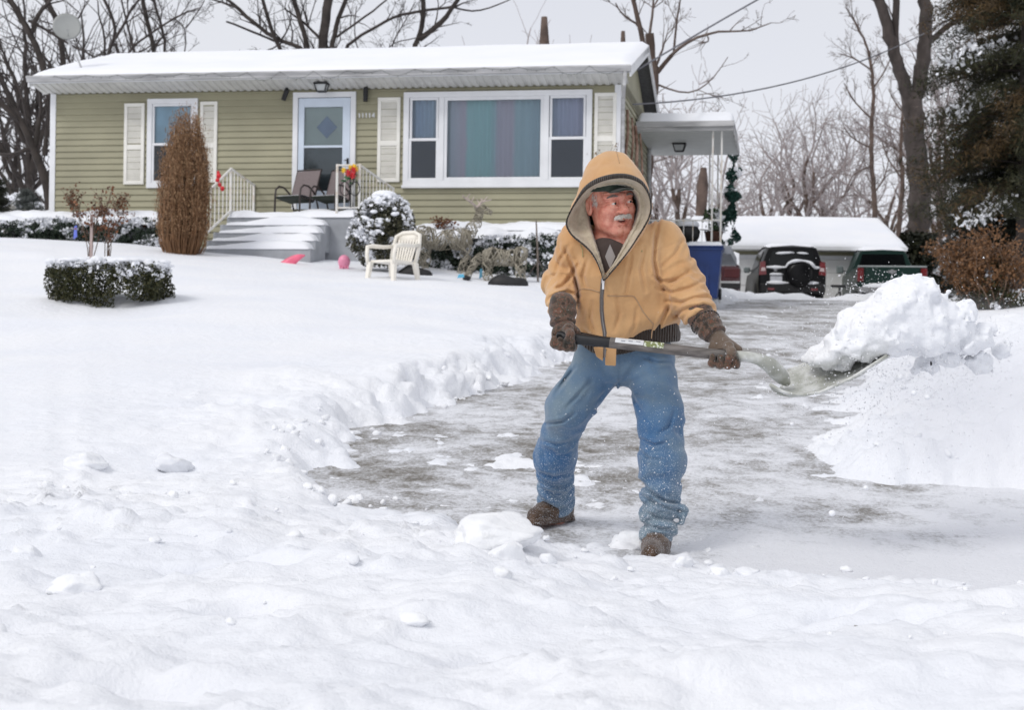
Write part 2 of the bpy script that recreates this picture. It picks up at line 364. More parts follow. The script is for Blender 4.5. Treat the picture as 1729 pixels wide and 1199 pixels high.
# packed, half-scraped driveway
def drive_mat():
    m = bpy.data.materials.new('scraped driveway'); m.use_nodes = True; t = m.node_tree; b = t.nodes['Principled BSDF']; L_ = t.links.new
    tc = N(t, 'ShaderNodeTexCoord'); mp = N(t, 'ShaderNodeMapping'); mp.inputs['Scale'].default_value = (1.1, .8, 1); mp.inputs['Rotation'].default_value = (0, 0, .1)
    L_(tc.outputs['Object'], mp.inputs['Vector'])
    big = N(t, 'ShaderNodeTexNoise', Scale=1.1, Detail=4, Roughness=.6); L_(mp.outputs['Vector'], big.inputs['Vector'])
    med = N(t, 'ShaderNodeTexNoise', Scale=5.5, Detail=6, Roughness=.65, Distortion=.6); L_(mp.outputs['Vector'], med.inputs['Vector'])
    fine = N(t, 'ShaderNodeTexNoise', Scale=48, Detail=4, Roughness=.7); L_(mp.outputs['Vector'], fine.inputs['Vector'])
    a1 = N(t, 'ShaderNodeMath', operation='MULTIPLY_ADD'); a1.inputs[1].default_value = 1.1; L_(big.outputs['Fac'], a1.inputs[0]); L_(med.outputs['Fac'], a1.inputs[2])
    a2 = N(t, 'ShaderNodeMath', operation='MULTIPLY_ADD'); a2.inputs[1].default_value = .75; L_(fine.outputs['Fac'], a2.inputs[0]); L_(a1.outputs[0], a2.inputs[2])
    sx = N(t, 'ShaderNodeSeparateXYZ'); L_(tc.outputs['Object'], sx.inputs[0])
    near = N(t, 'ShaderNodeMapRange'); near.inputs['From Min'].default_value = 7.2; near.inputs['From Max'].default_value = 5.8; near.inputs['To Min'].default_value = 0; near.inputs['To Max'].default_value = .34; L_(sx.outputs['Y'], near.inputs['Value'])
    # tracks: the right side near the street kept a wet, pale crust
    rt = N(t, 'ShaderNodeMapRange'); rt.inputs['From Min'].default_value = .7; rt.inputs['From Max'].default_value = 2.3; rt.inputs['To Max'].default_value = .24; L_(sx.outputs['X'], rt.inputs['Value'])
    a3 = N(t, 'ShaderNodeMath', operation='ADD'); L_(a2.outputs[0], a3.inputs[0]); L_(near.outputs[0], a3.inputs[1])
    a4 = N(t, 'ShaderNodeMath', operation='ADD'); L_(a3.outputs[0], a4.inputs[0])
    gate = N(t, 'ShaderNodeMapRange'); gate.inputs['From Min'].default_value = 14; gate.inputs['From Max'].default_value = 8; L_(sx.outputs['Y'], gate.inputs['Value'])
    g2 = N(t, 'ShaderNodeMath', operation='MULTIPLY'); L_(rt.outputs[0], g2.inputs[0]); L_(gate.outputs[0], g2.inputs[1]); L_(g2.outputs[0], a4.inputs[1])
    rp = N(t, 'ShaderNodeValToRGB'); e = rp.color_ramp.elements; L_(a4.outputs[0], rp.inputs['Fac'])
    nn = N(t, 'ShaderNodeMapRange'); nn.inputs['From Min'].default_value = 1.13; nn.inputs['From Max'].default_value = 1.68; L_(a4.outputs[0], nn.inputs['Value']); L_(nn.outputs[0], rp.inputs['Fac'])
    e[0].position = 0; e[0].color = (.13, .115, .095, 1); e[1].position = 1; e[1].color = (.82, .83, .87, 1)
    for p_, c_ in ((.22, (.24, .225, .205, 1)), (.40, (.38, .375, .375, 1)), (.56, (.54, .54, .56, 1)), (.72, (.68, .69, .72, 1))):
        k = rp.color_ramp.elements.new(p_); k.color = c_
    L_(rp.outputs['Color'], b.inputs['Base Color']); b.inputs['Roughness'].default_value = .55; b.inputs['Specular IOR Level'].default_value = .4
    bp = N(t, 'ShaderNodeBump', Strength=.6, Distance=.03); L_(a4.outputs[0], bp.inputs['Height']); L_(bp.outputs['Normal'], b.inputs['Normal'])
    return m
dgx = spaced([(-4, -1.2, .3), (-1.2, 4, .05), (4, 17, .3)]); dgy = spaced([(4.6, 12, .05), (12, 52, .25)])
DX, DY = np.meshgrid(dgx, dgy); DZ = drive_z(DX, DY) + .006 * fbm(DX * 3, DY * 3, oct=4, seed=81) + .004 * fbm(DX * 12, DY * 12, oct=3, seed=82)
k = DX < xl(DY) - 1.0; DZ = DZ - .12 * k; k = DX > xr(DY) + 1.0; DZ = DZ - .12 * k
nx_, ny_ = len(dgx), len(dgy); ii = (np.arange(ny_ - 1)[:, None] * nx_ + np.arange(nx_ - 1)[None, :]).ravel()
o = mesh_np('driveway', np.stack([DX, DY, DZ], -1).reshape(-1, 3), np.stack([ii, ii + 1, ii + nx_ + 1, ii + nx_], 1), drive_mat(), smooth=True); tag(o, kind='structure')
# far snowfield out to the horizon
a = np.array([[-1500, -1500, -.9], [1500, -1500, -.9], [1500, 5, -.6], [-1500, 5, -.6], [1500, 60, 2.6], [-1500, 60, 2.6], [1500, 1500, 2.6], [-1500, 1500, 2.6]], float)
o = mesh_np('far_ground', a, [(0, 1, 2, 3), (3, 2, 4, 5), (5, 4, 6, 7)], SNOWFAR); tag(o, kind='structure')
# ================================================================ the house
M_SIDE = pm('olive vinyl siding', (.315, .298, .200), rough=.55, var=.11, scale=1.6, stretch=(.5, 1, 1), bump=.08, bscale=30)
M_WHITE = pm('white vinyl trim', (.78, .79, .81), rough=.45, var=.04, scale=3)
M_DOORW = pm('pale blue white door', (.62, .70, .80), rough=.4, var=.04, scale=3)
M_CREAM = pm('cream shutter', (.80, .785, .73), rough=.5, var=.05, scale=4)
M_GUT = pm('weathered white gutter', (.44, .44, .445), rough=.5, var=.25, scale=3, stretch=(.5, 1, 3))
M_SOFF = pm('soffit', (.62, .62, .60), rough=.6, var=.08, scale=4)
M_DARK = pm('black metal', (.012, .012, .013), rough=.45, var=.1, scale=10)
M_ROOM = pm('dark room', (.02, .02, .024), rough=.9, var=.2, scale=3)
M_CONC = pm('painted grey concrete', (.36, .375, .40), rough=.85, var=.14, scale=2.5, bump=.3, bscale=30, detail=6)
M_FOUND = pm('foundation block', (.30, .30, .29), rough=.9, var=.15, scale=4, bump=.3)
M_RAIL = pm('rusting white iron', (.76, .75, .72), rough=.5, col2=(.60, .47, .34), var=0, scale=7, lo=.52, hi=.78)
M_SHING = pm('shingle', (.10, .10, .10), rough=.9, var=.2, scale=20, bump=.3)
def glass(name, tint=(.9, .95, 1), refl=1.0):
    m = bpy.data.materials.new(name); m.use_nodes = True; t = m.node_tree; t.nodes.clear()
    o_ = N(t, 'ShaderNodeOutputMaterial'); tr = N(t, 'ShaderNodeBsdfTransparent'); gl = N(t, 'ShaderNodeBsdfGlossy', Roughness=.02); fr = N(t, 'ShaderNodeFresnel'); fr.inputs['IOR'].default_value = 1.5
    tr.inputs['Color'].default_value = (*tint, 1); m_ = N(t, 'ShaderNodeMixShader'); mu = N(t, 'ShaderNodeMath', operation='MULTIPLY'); mu.inputs[1].default_value = refl * 1.15
    t.links.new(fr.outputs[0], mu.inputs[0]); t.links.new(mu.outputs[0], m_.inputs[0]); t.links.new(tr.outputs[0], m_.inputs[1]); t.links.new(gl.outputs[0], m_.inputs[2]); t.links.new(m_.outputs[0], o_.inputs['Surface']); return m
M_GLASS = glass('window glass')
HO = P(85, 330, 1.0); 
# left front corner O found from the right corner (px 1045, 28.5 m away) and the bearing of the left one (px 87)
_rc = P(1045, 250, 28.5)[:2]; _rl = ray(87, 300)[:2]
_A = np.array([[HU[0], _rl[0]], [HU[1], _rl[1]]]); HL, _t = np.linalg.solve(_A, _rc)
OX, OY = _rc - HL * HU
def fac(px, py, off=0.0):
    r_ = ray(px, py); t = (np.array([OX, OY]) @ HV + off - CAM[:2] @ HV) / (r_[:2] @ HV); q = CAM + t * r_
    return float((q[:2] - np.array([OX, OY])) @ HU), float(q[2])
def fx(px, py, off=0): return fac(px, py, off)[0]
def fz(px, py, off=0): return fac(px, py, off)[1]
def h2w(x, y, z): return np.array([OX + x * HU[0] + y * HV[0], OY + x * HU[1] + y * HV[1], z])
house = empty('house', (OX, OY, 0), -HT, 'one-storey olive green house with white trim and a snow-covered roof', 'house')
L = HL; WT = fz(800, 147); ZB = 2.25; DEP = 6.0; EX = fac(1045, 147)[1]
OPEN = []                                   # the three glazed openings in the front wall (x0, x1, z0, z1)
_xw = lambda px, y=240: fx(px, y, -.05)
_zc = lambda px, a: fz(px, a, -.05)
OPEN.append((_xw(248) + .06, _xw(333) - .06, _zc(290, 317) + .06, _zc(290, 166) - .06))
OPEN.append((_xw(494, 250) + .06, _xw(600, 250) - .06, _zc(550, 353) + .02, _zc(550, 155) - .06))
OPEN.append((_xw(681) + .06, _xw(999) - .06, _zc(840, 313.5) + .06, _zc(840, 153) - .06))
def spans(z0, z1):
    cut = sorted((a, c) for a, c, d, e in OPEN if z1 > d + .001 and z0 < e - .001); out = []; x = .0
    for a, c in cut: out.append((x, a)); x = c
    out.append((x, L)); return out
b = MB(); zs_ = sorted({ZB, WT + .25} | {q[2] for q in OPEN} | {q[3] for q in OPEN})
for za_, zb_ in zip(zs_[:-1], zs_[1:]):
    for xa_, xb2_ in spans(za_, zb_): b.box(max(xa_, .012), min(xb2_, L - .012), .012, .14, za_, zb_)
b.box(L - .15, L - .012, .14, DEP, ZB, WT + .25); b.box(.012, .15, .14, DEP, ZB, WT + .25); b.box(.15, L - .15, DEP - .14, DEP, ZB, WT + .25)
wall = b.build('wall', M_SIDE, house)
for xa_, xb2_, za_, zb_ in OPEN:
    b = MB(); b.add([(xa_ - .05, .15, za_ - .05), (xb2_ + .05, .15, za_ - .05), (xb2_ + .05, .15, zb_ + .05), (xa_ - .05, .15, zb_ + .05), (xa_ - .05, 1.6, za_ - .05), (xb2_ + .05, 1.6, za_ - .05), (xb2_ + .05, 1.6, zb_ + .05), (xa_ - .05, 1.6, zb_ + .05)], [(4, 5, 6, 7), (0, 4, 7, 3), (1, 2, 6, 5), (3, 7, 6, 2), (0, 1, 5, 4)]); b.build('dark_room', M_ROOM, wall)
b = MB(); b.box(0.004, L - .004, .004, DEP, 1.2, ZB + .12); b.build('foundation', M_FOUND, house)
# siding courses: each plank leans out at its lower edge
exp_ = .122; n = int((WT - ZB) / exp_) + 1
def plank(name, p0, p1, nrm, z, h, proud=.026):
    p0, p1, nrm = np.array(p0, float), np.array(p1, float), np.array(nrm, float)
    v = []
    for p in (p0, p1):
        v += [[*(p + nrm * .002), z + h], [*(p + nrm * proud), z + .012], [*(p + nrm * (proud - .004)), z], [*(p - nrm * .004), z]]
    return np.array(v), [(0, 4, 5, 1), (1, 5, 6, 2), (2, 6, 7, 3), (0, 1, 2, 3), (4, 7, 6, 5)]
me0 = None
for i in range(n):
    z = ZB + i * exp_; h = min(exp_, WT - z)
    for xa_, xb2_ in spans(z, z + h):
        if xb2_ - xa_ > .02: v, f = plank('siding_plank', (xa_, 0), (xb2_, 0), (0, -1), z, h); mesh_np('siding_plank', v, f, M_SIDE, wall)
    v, f = plank('siding_plank', (L, 0), (L, DEP), (1, 0), z, h); mesh_np('siding_plank', v, f, M_SIDE, wall)
for x0, x1 in ((-.03, .085), (L - .085, L + .03)):
    b = MB(); b.box(x0, x1, -.035, .06, ZB - .02, WT); b.build('corner_board', M_WHITE, house)
# roof
ZR = fz(700, 79, 2.9); ZE = fz(800, 119, -.62); YE = -.62; YR = 2.9; X0, X1 = fx(48, 135, -.62), fx(1066, 112, -.62)
b = MB()
b.extrude([(X0, YE, ZE + .02), (X0, YR, ZR - .1), (X0, 2 * YR - YE, ZE + .02), (X0, 2 * YR - YE, ZE - .06), (X0, YR, ZR - .2), (X0, YE, ZE - .06)], (X1 - X0, 0, 0)); roof = b.build('roof', M_SHING, house)
# snow on the roof: soft, thicker blanket with rounded eaves
us = np.linspace(0, 1, 90); vs_ = np.concatenate([[-.012, -.010, -.004], np.linspace(0, 1, 26) ** 1.0, 1 + np.linspace(.05, 1, 12)])
U, V = np.meshgrid(us, vs_); SX = X0 + .0 + (X1 - X0) * U
SY = YE + (YR - YE) * np.clip(V, -.02, 2); base = np.where(V <= 1, ZE + (ZR - .1 - ZE) * V, ZE + (ZR - .1 - ZE) * (2 - V))
edge = np.minimum(np.minimum(U, 1 - U) * (X1 - X0), 3); th = .10 * sstep(-.0, .10, edge + .02) * np.clip((V + .012) / .03, 0, 1) ** .5 + .018 * fbm(SX * .5, SY * .8, oct=3, seed=7)
th = np.where(np.abs(V - 1) < .15, th * .9, th); SZ = base + .02 + np.maximum(th, .0)
# the left rake carries a thin, wind-scoured cover
ii = (np.arange(len(vs_) - 1)[:, None] * 90 + np.arange(89)[None, :]).ravel()
mesh_np('snow_cover', np.stack([SX, SY, SZ], -1).reshape(-1, 3), np.stack([ii, ii + 1, ii + 91, ii + 90], 1), SNOWFAR, roof, smooth=True)
# gutter, fascia, soffit panels
b = MB(); b.extrude([(X0, YE, ZE + .03), (X0, YE - .11, ZE + .045), (X0, YE - .115, ZE + .02), (X0, YE - .08, ZE - .04), (X0, YE - .075, ZE - .07), (X0, YE, ZE - .07)], (X1 - X0, 0, 0))
gut = b.build('gutter', M_GUT, house)
b = MB(); b.box(X0 + .01, X1 - .01, YE, YE + .025, ZE - .085, ZE - .062); b.build('fascia', M_WHITE, house)
pitch = .145; k = 0; x = X0 + .02; pan = None
while x < X1 - pitch:
    zz0, zz1 = ZE - .082, WT - .0
    v = [(x, YE + .03, zz0), (x, -.01, zz1), (x + pitch * .5, YE + .03, zz0), (x + pitch * .5, -.01, zz1), (x + pitch * .62, YE + .03, zz0 + .02), (x + pitch * .62, -.01, zz1 + .02), (x + pitch * .96, YE + .03, zz0 + .02), (x + pitch * .96, -.01, zz1 + .02), (x + pitch, YE + .03, zz0), (x + pitch, -.01, zz1)]
    mesh_np('soffit_panel', v, [(0, 2, 3, 1), (2, 4, 5, 3), (4, 6, 7, 5), (6, 8, 9, 7)], M_SOFF, roof); x += pitch
# rakes (gable ends) and gable walls
for xs, w in ((X0, .03), (X1, -.03)):
    b = MB()
    for ya, yb in ((YE - .02, YR), (YR, 2 * YR - YE)):
        za, zb = (ZE, ZR - .1) if ya < YR - .1 else (ZR - .1, ZE)
        b.extrude([(xs, ya, za - .16), (xs, yb, zb - .16), (xs, yb, zb + .04), (xs, ya, za + .04)], (w, 0, 0))
    b.build('rake_board', M_WHITE, roof)
for xs in (.012, L - .03):
    MB().extrude([(xs, 0, WT), (xs, DEP, WT), (xs, YR, ZR - .25)], (.018, 0, 0)).build('gable', M_SIDE, house)
b = MB(); b.tube([(L + .06, DEP - .3, WT), (L + .06, DEP - .3, 2.6)], .05, 8); b.build('downspout', M_GUT, house); b = MB(); b.tube([(X1 - .1, YE - .05, ZE - .05), (X1 - .12, YE - .04, ZE - .3), (L + .07, -.02, WT - .25), (L + .08, .06, ZB)], .035, 8); b.build('downspout', M_GUT, house)
# ---------------------------------------------------------------- windows
def frame(b, x0, x1, z0, z1, w, y0, y1, bev=.004):
    b.box(x0, x1, y0, y1, z1 - w, z1, bev); b.box(x0, x1, y0, y1, z0, z0 + w, bev)
    b.box(x0, x0 + w, y0 + .002, y1, z0 + w, z1 - w, bev); b.box(x1 - w, x1, y0 + .002, y1, z0 + w, z1 - w, bev)
def sash(par, x0, x1, z0, z1, y, w=.045, pane=M_GLASS, name='sash'):
    b = MB(); frame(b, x0, x1, z0, z1, w, y, y + .04); s_ = b.build(name, M_WHITE, par)
def pane(par, x0, x1, z0, z1, y, m=M_GLASS, name='pane'):
    b = MB(); b.box(x0, x1, y, y + .006, z0, z1); return b.build(name, m, par)
def shutter(x0, x1, z0, z1):
    b = MB(); w = .065; frame(b, x0, x1, z0, z1, w, -.055, -.012); zm = z0 + (z1 - z0) * .46; b.box(x0 + w, x1 - w, -.053, -.014, zm - .05, zm + .05, .004); s_ = b.build('shutter', M_CREAM, house)
    b = MB(); z = z0 + w
    while z < z1 - w - .02:
        if not (zm - .075 < z < zm + .05):
            b.add([(x0 + w, -.046, z), (x1 - w, -.046, z), (x1 - w, -.022, z + .028), (x0 + w, -.022, z + .028), (x0 + w, -.022, z), (x1 - w, -.022, z)], [(0, 1, 2, 3), (0, 4, 5, 1)])
        z += .034
    b.build('louvres', M_CREAM, s_)['kind'] = 'stuff'
    b = MB(); b.box(x0 + w * .9, x1 - w * .9, -.022, -.018, z0 + w * .9, z1 - w * .9); b.build('back_panel', M_CREAM, s_)
# small bedroom window
def double_hung(name, x0, x1, z0, z1, zm, label, trim=.10, inner=None):
    t = MB(); frame(t, x0, x1, z0, z1, trim, -.065, -.012); w_ = t.build(name, M_WHITE, house); w_['label'] = label
    return w_
zc = lambda px, a: fz(px, a, -.05)
xw = lambda px, y=240: fx(px, y, -.05)
wz0, wz1, wm = zc(290, 317), zc(290, 166), zc(290, 243)
x0, x1 = xw(248), xw(333)
w_ = double_hung('window', x0, x1, wz0, wz1, wm, 'double-hung bedroom window behind the brown bush')
b = MB(); frame(b, x0 + .1, x1 - .1, wz0 + .10, wm + .02, .045, -.05, -.012); frame(b, x0 + .1, x1 - .1, wm - .02, wz1 - .1, .045, -.04, -.004); b.build('sash', M_WHITE, w_)
pane(w_, x0 + .14, x1 - .14, wm, wz1 - .14, -.026); pane(w_, x0 + .14, x1 - .14, wz0 + .14, wm, -.034)
M_BLUE = pm('pale blue blind', (.42, .58, .62), rough=.8, var=.1, scale=3)
b = MB(); b.box(x0 + .08, x1 - .08, .03, .035, wm - .02, wz1 - .08); b.build('blind', M_BLUE, w_)
shutter(xw(209), xw(243), zc(226, 311), zc(226, 174)); shutter(xw(337), xw(366), zc(350, 308), zc(350, 171))
# picture window: one white unit of three lights
x0, x1, z0, z1 = xw(681), xw(999), zc(840, 313.5), zc(840, 153)
b = MB(); frame(b, x0, x1, z0, z1, .105, -.075, -.012)
xa, xb_ = xw(745), xw(922)
for xx in (xa, xb_): b.box(xx - .05, xx + .05, -.073, -.012, z0 + .105, z1 - .105, .004)
b.box(x0 - .02, x1 + .02, -.10, -.012, z0 - .035, z0 + .02, .005)
pw = b.build('window', M_WHITE, house); pw['label'] = 'wide picture window with teal and mauve curtains between two side sashes'
def lights(xl_, xr_, za, zb, zm_):
    b = MB(); frame(b, xl_, xr_, za, zm_ + .02, .05, -.06, -.02); frame(b, xl_ + .012, xr_ - .012, zm_ - .02, zb, .045, -.045, -.012); b.build('sash', M_WHITE, pw)
    pane(pw, xl_ + .04, xr_ - .04, zm_, zb - .04, -.032); pane(pw, xl_ + .045, xr_ - .045, za + .045, zm_, -.045)
zi0, zi1 = z0 + .105, z1 - .105; zmid = zc(712, 235)
lights(x0 + .105, xa - .05, zi0, zi1, zmid); lights(xb_ + .05, x1 - .105, zi0, zi1, zmid)
b = MB(); frame(b, xa + .05, xb_ - .05, zi0, zi1, .06, -.055, -.012); b.build('sash', M_WHITE, pw); pane(pw, xa + .1, xb_ - .1, zi0 + .05, zi1 - .05, -.03)
def curtain_mat():
    m = bpy.data.materials.new('striped sheer curtain'); m.use_nodes = True; t = m.node_tree; b = t.nodes['Principled BSDF']; b.inputs['Roughness'].default_value = .9
    tc = N(t, 'ShaderNodeTexCoord'); sx = N(t, 'ShaderNodeSeparateXYZ'); t.links.new(tc.outputs['Object'], sx.inputs[0])
    mr = N(t, 'ShaderNodeMapRange'); mr.inputs['From Min'].default_value = x0; mr.inputs['From Max'].default_value = x1; t.links.new(sx.outputs['X'], mr.inputs['Value'])
    nz_ = N(t, 'ShaderNodeTexNoise', Scale=2.0); t.links.new(tc.outputs['Object'], nz_.inputs['Vector'])
    ma = N(t, 'ShaderNodeMath', operation='MULTIPLY_ADD'); ma.inputs[1].default_value = .02; t.links.new(nz_.outputs['Fac'], ma.inputs[0]); t.links.new(mr.outputs[0], ma.inputs[2])
    rp = N(t, 'ShaderNodeValToRGB'); t.links.new(ma.outputs[0], rp.inputs['Fac']); e = rp.color_ramp.elements
    st = [(0, (.34, .40, .48)), (.10, (.40, .47, .54)), (.24, (.46, .51, .51)), (.30, (.58, .52, .53)), (.335, (.62, .50, .52)), (.35, (.42, .62, .56)), (.47, (.41, .62, .56)), (.49, (.44, .58, .55)), (.505, (.58, .51, .53)), (.585, (.61, .50, .52)), (.605, (.45, .56, .54)), (.72, (.43, .53, .53)), (.82, (.48, .48, .55)), (1, (.52, .46, .54))]
    e[0].position = 0; e[0].color = (*st[0][1], 1); e[1].position = 1; e[1].color = (*st[-1][1], 1)
    for p_, c_ in st[1:-1]: k = e.new(p_); k.color = (*c_, 1)
    t.links.new(rp.outputs['Color'], b.inputs['Base Color']); return m
xs = np.linspace(x0 + .1, x1 - .1, 220); yy = .09 + .022 * np.sin(xs * 34 + 1.5 * np.sin(xs * 5)) 
v = np.concatenate([np.stack([xs, yy, np.full(220, zi0)], 1), np.stack([xs, yy, np.full(220, zi1)], 1)]); ii = np.arange(219)
# (the wall behind the glass is opened by setting the room box back)
cur = mesh_np('curtain', v, np.stack([ii, ii + 1, ii + 221, ii + 220], 1), curtain_mat(), pw, smooth=True)
b = MB(); 
for a_, c_ in ((x0 + .11, xa - .05), (xb_ + .05, x1 - .11)): b.box(a_, c_, -.008, -.004, zi0 + .02, zmid + .0)
b.build('insect_screen', pm('dark screen', (.03, .033, .042), rough=.8, var=.15, scale=2), pw)
shutter(xw(637), xw(675), zc(655, 307), zc(655, 164)); shutter(xw(1003), xw(1040), zc(1021, 300), zc(1021, 156))
# real openings: cut the wall, planks stop at the trim because the trims sit proud of them
# ---------------------------------------------------------------- storm door
x0, x1, z0, z1 = xw(494, 250), xw(600, 250), zc(550, 353), zc(550, 155)
b = MB(); w = .10
b.box(x0, x0 + w, -.07, -.012, z0, z1 - w, .004); b.box(x1 - w, x1, -.07, -.012, z0, z1 - w, .004); b.box(x0, x1, -.072, -.012, z1 - w, z1, .004); dfr = b.build('door_frame', M_WHITE, house)
gx0, gx1 = xw(513), xw(578); gz1, gzm, gz0 = zc(548, 180), zc(548, 247), zc(548, 322)
b = MB(); dx0, dx1 = x0 + w + .01, x1 - w - .01
b.box(dx0, gx0, -.05, -.014, z0, z1 - w - .01, .004); b.box(gx1, dx1, -.05, -.014, z0, z1 - w - .01, .004); b.box(gx0, gx1, -.049, -.015, gz1, z1 - w - .01, .004); b.box(gx0, gx1, -.049, -.015, gzm - .022, gzm + .022, .004); b.box(gx0, gx1, -.049, -.015, z0, gz0, .004)
door = b.build('storm_door', M_DOORW, house)
pane(door, gx0, gx1, gzm, gz1, -.035); pane(door, gx0, gx1, gz0, gzm, -.035)
M_ENT = pm('beige inner door', (.50, .52, .42), rough=.7, var=.05, scale=3); M_SCR = pm('screened lower door', (.115, .13, .115), rough=.8, var=.1, scale=3)
b = MB(); b.box(gx0 - .05, gx1 + .05, .02, .05, gzm - .02, gz1 + .05); b.build('inner_door', M_ENT, door)
b = MB(); b.box(gx0 - .05, gx1 + .05, .019, .049, gz0 - .05, gzm - .02); b.build('lower_panel', M_SCR, door)
cx_, cz_ = fac(551, 214, -.04); b = MB(); r_ = .215; b.extrude([(cx_ - r_ * .95, -.004, cz_), (cx_, -.004, cz_ - r_), (cx_ + r_ * .95, -.004, cz_), (cx_, -.004, cz_ + r_)], (0, .003, 0)); b.build('diamond_light', pm('blue grey diamond light', (.22, .27, .34), rough=.3, var=.08), door)
hx, hz = fac(587, 272, -.05); b = MB(); b.box(hx - .02, hx + .02, -.062, -.05, hz - .06, hz + .06, .004); b.tube([(hx, -.06, hz + .02), (hx, -.1, hz + .02), (hx - .06, -.1, hz + .01)], .009, 8); b.build('door_handle', M_DARK, door)
# house number
def glyph(parent, ch, x, z, h):
    b = MB(); s_ = .18 * h; y0, y1 = -.034, -.022
    def bar(ax, az, bx, bz): b.beam((x + ax * h, (y0 + y1) / 2, z + az * h), (x + bx * h, (y0 + y1) / 2, z + bz * h), abs(y1 - y0), s_, up=(0, -1, 0)) if False else b.extrude(_strip(x + ax * h, z + az * h, x + bx * h, z + bz * h, s_, y0), (0, y1 - y0, 0))
    if ch == '1': bar(.3, 0, .3, 1); bar(.12, .80, .30, .95)
    if ch == '4': bar(.48, 0, .48, 1); bar(.02, .32, .46, .98); bar(.0, .30, .62, .30)
    return b.build('house_digit', M_WHITE, parent)
def _strip(ax, az, bx, bz, w, y):
    d = np.array([bx - ax, bz - az]); d /= np.linalg.norm(d); n_ = np.array([-d[1], d[0]]) * w / 2
    return [(ax + n_[0], y, az + n_[1]), (bx + n_[0], y, bz + n_[1]), (bx - n_[0], y, bz - n_[1]), (ax - n_[0], y, az - n_[1])]
ndx, ndz = fac(604.5, 198.5, -.03)
for i, ch in enumerate('11114'): glyph(house, ch, ndx + i * .068, ndz, .088)
# porch light and two burnt-out flood lamps under the eave
def lantern(name, root, c, s=1.0, mat=None):
    b = MB(); x, y, z = c
    b.box(x - .13 * s, x + .13 * s, y - .1 * s, y + .1 * s, z - .025 * s, z, .004)
    for sx in (-1, 1):
        for sy in (-1, 1): b.beam((x + sx * .115 * s, y + sy * .085 * s, z - .02 * s), (x + sx * .075 * s, y + sy * .055 * s, z - .15 * s), .016 * s, .016 * s)
    b.box(x - .08 * s, x + .08 * s, y - .06 * s, y + .06 * s, z - .165 * s, z - .145 * s)
    o_ = b.build(name, mat or M_DARK, root)
    b = MB(); q = [(x + sx * .1 * s, y + sy * .075 * s, z - .03 * s) for sx, sy in ((-1, -1), (1, -1), (1, 1), (-1, 1))]; q2 = [(x + sx * .07 * s, y + sy * .05 * s, z - .14 * s) for sx, sy in ((-1, -1), (1, -1), (1, 1), (-1, 1))]
    b.loft([np.array(q), np.array(q2)], True, True, True); b.build('lamp_glass', pm('frosted lamp glass', (.5, .52, .52), rough=.25, var=.1), o_)
    return o_
lantern('porch_light', house, (fx(543, 145, -.35), -.35, (ZE - .08 + WT) / 2 + .01), 1.05)['label'] = 'black lantern under the eave above the door'
for a_, c_ in (((484, 153), (479, 169)), ((617.5, 150), (617.5, 171))):
    p0, p1 = fac(*a_, -.1), fac(*c_, -.1); b = MB(); b.tube([(p0[0], -.08, p0[1] + .05), (p0[0], -.1, p0[1]), (p1[0], -.12, p1[1])], [.03, .05, .045], 10); b.build('flood_lamp', M_DARK, house)
# ---------------------------------------------------------------- satellite dish on the roof corner
M_DISH = pm('grey dish', (.33, .34, .33), rough=.5, var=.08, scale=2)
dc = h2w(fx(113, 44, -.1), -.1, fz(113, 44, -.1)); mast0 = h2w(fx(130, 122, -.2), .15, ZE + .18)
dish = empty('satellite_dish', mast0, -HT, 'round grey satellite dish on a mast at the left end of the roof', 'satellite dish')
b = MB(); ax = np.array([.32, -.93, .18]); ax /= np.linalg.norm(ax); a_, c_, _ = frame_of(ax); rings = []
rr = .275
for k in range(7):
    q = k / 6; ang = np.arange(32) * 2 * math.pi / 32; rings.append(dc + ax * (.05 * q * q - .05) + rr * q * (np.cos(ang)[:, None] * a_ + np.sin(ang)[:, None] * c_) + 1e-5)
for k in range(6, -1, -1):
    q = k / 6; rings.append(dc + ax * (.05 * q * q - .062) + rr * .985 * q * (np.cos(ang)[:, None] * a_ + np.sin(ang)[:, None] * c_) + 1e-5)
b.loft(rings); b.build('reflector', M_DISH, dish, True, True)
pb = dc - ax * .08 + np.array([.03, 0, -.17])
b = MB(); b.tube([pb + [0, 0, .1], pb, pb + [.02, .01, -.12], (pb + mast0) / 2 + [0, 0, 0], mast0], [.03, .03, .024, .02, .02], 8); b.tube([mast0 + [-.1, 0, -.09], mast0 + [0, 0, .03], mast0 + [.12, 0, -.08]], .012, 6); b.beam(mast0 + [0, 0, -.1], mast0 + [.0, .0, .05], .05, .05); b.build('mast', M_GUT, dish, True)
b = MB(); e_ = dc + ax * .34 + np.array([0, 0, -.2]); b.tube([pb, e_], .011, 6); b.beam(e_, e_ - ax * .09 + np.array([0, 0, .04]), .05, .05); b.build('feed_arm', M_DISH, dish, True)
# ---------------------------------------------------------------- lengths of unlit string lights hanging from the gutter
def wire(name, pts, r, m, parent=None, world=True, bulbs=0):
    b = MB(); b.tube(pts, r, 5)
    if bulbs:
        for q in pts[::bulbs]: b.ell(np.asarray(q) + [0, 0, -.02], (.007, .007, .013), 5, 3)
    return b.build(name, m, parent, world)
random.seed(4)
M_WIRE = pm('dark green light wire', (.03, .04, .03), rough=.6)
pts = []; nseg = 17
for i in range(nseg):
    xa_ = X0 + .6 + (X1 - X0 - .7) * i / nseg; xb2 = X0 + .6 + (X1 - X0 - .7) * (i + 1) / nseg; sag = random.uniform(.03, .17)
    for k in range(8):
        q = k / 8; pts.append(h2w(xa_ + (xb2 - xa_) * q, YE - .135 + .02 * math.sin(i * 3.1 + q * 5), ZE + .03 - sag * 4 * q * (1 - q)))
wl = wire('string_lights', pts, .0035, M_WIRE, bulbs=2); tag(wl, 'dark string of unlit lights looped along the front gutter', 'string lights')
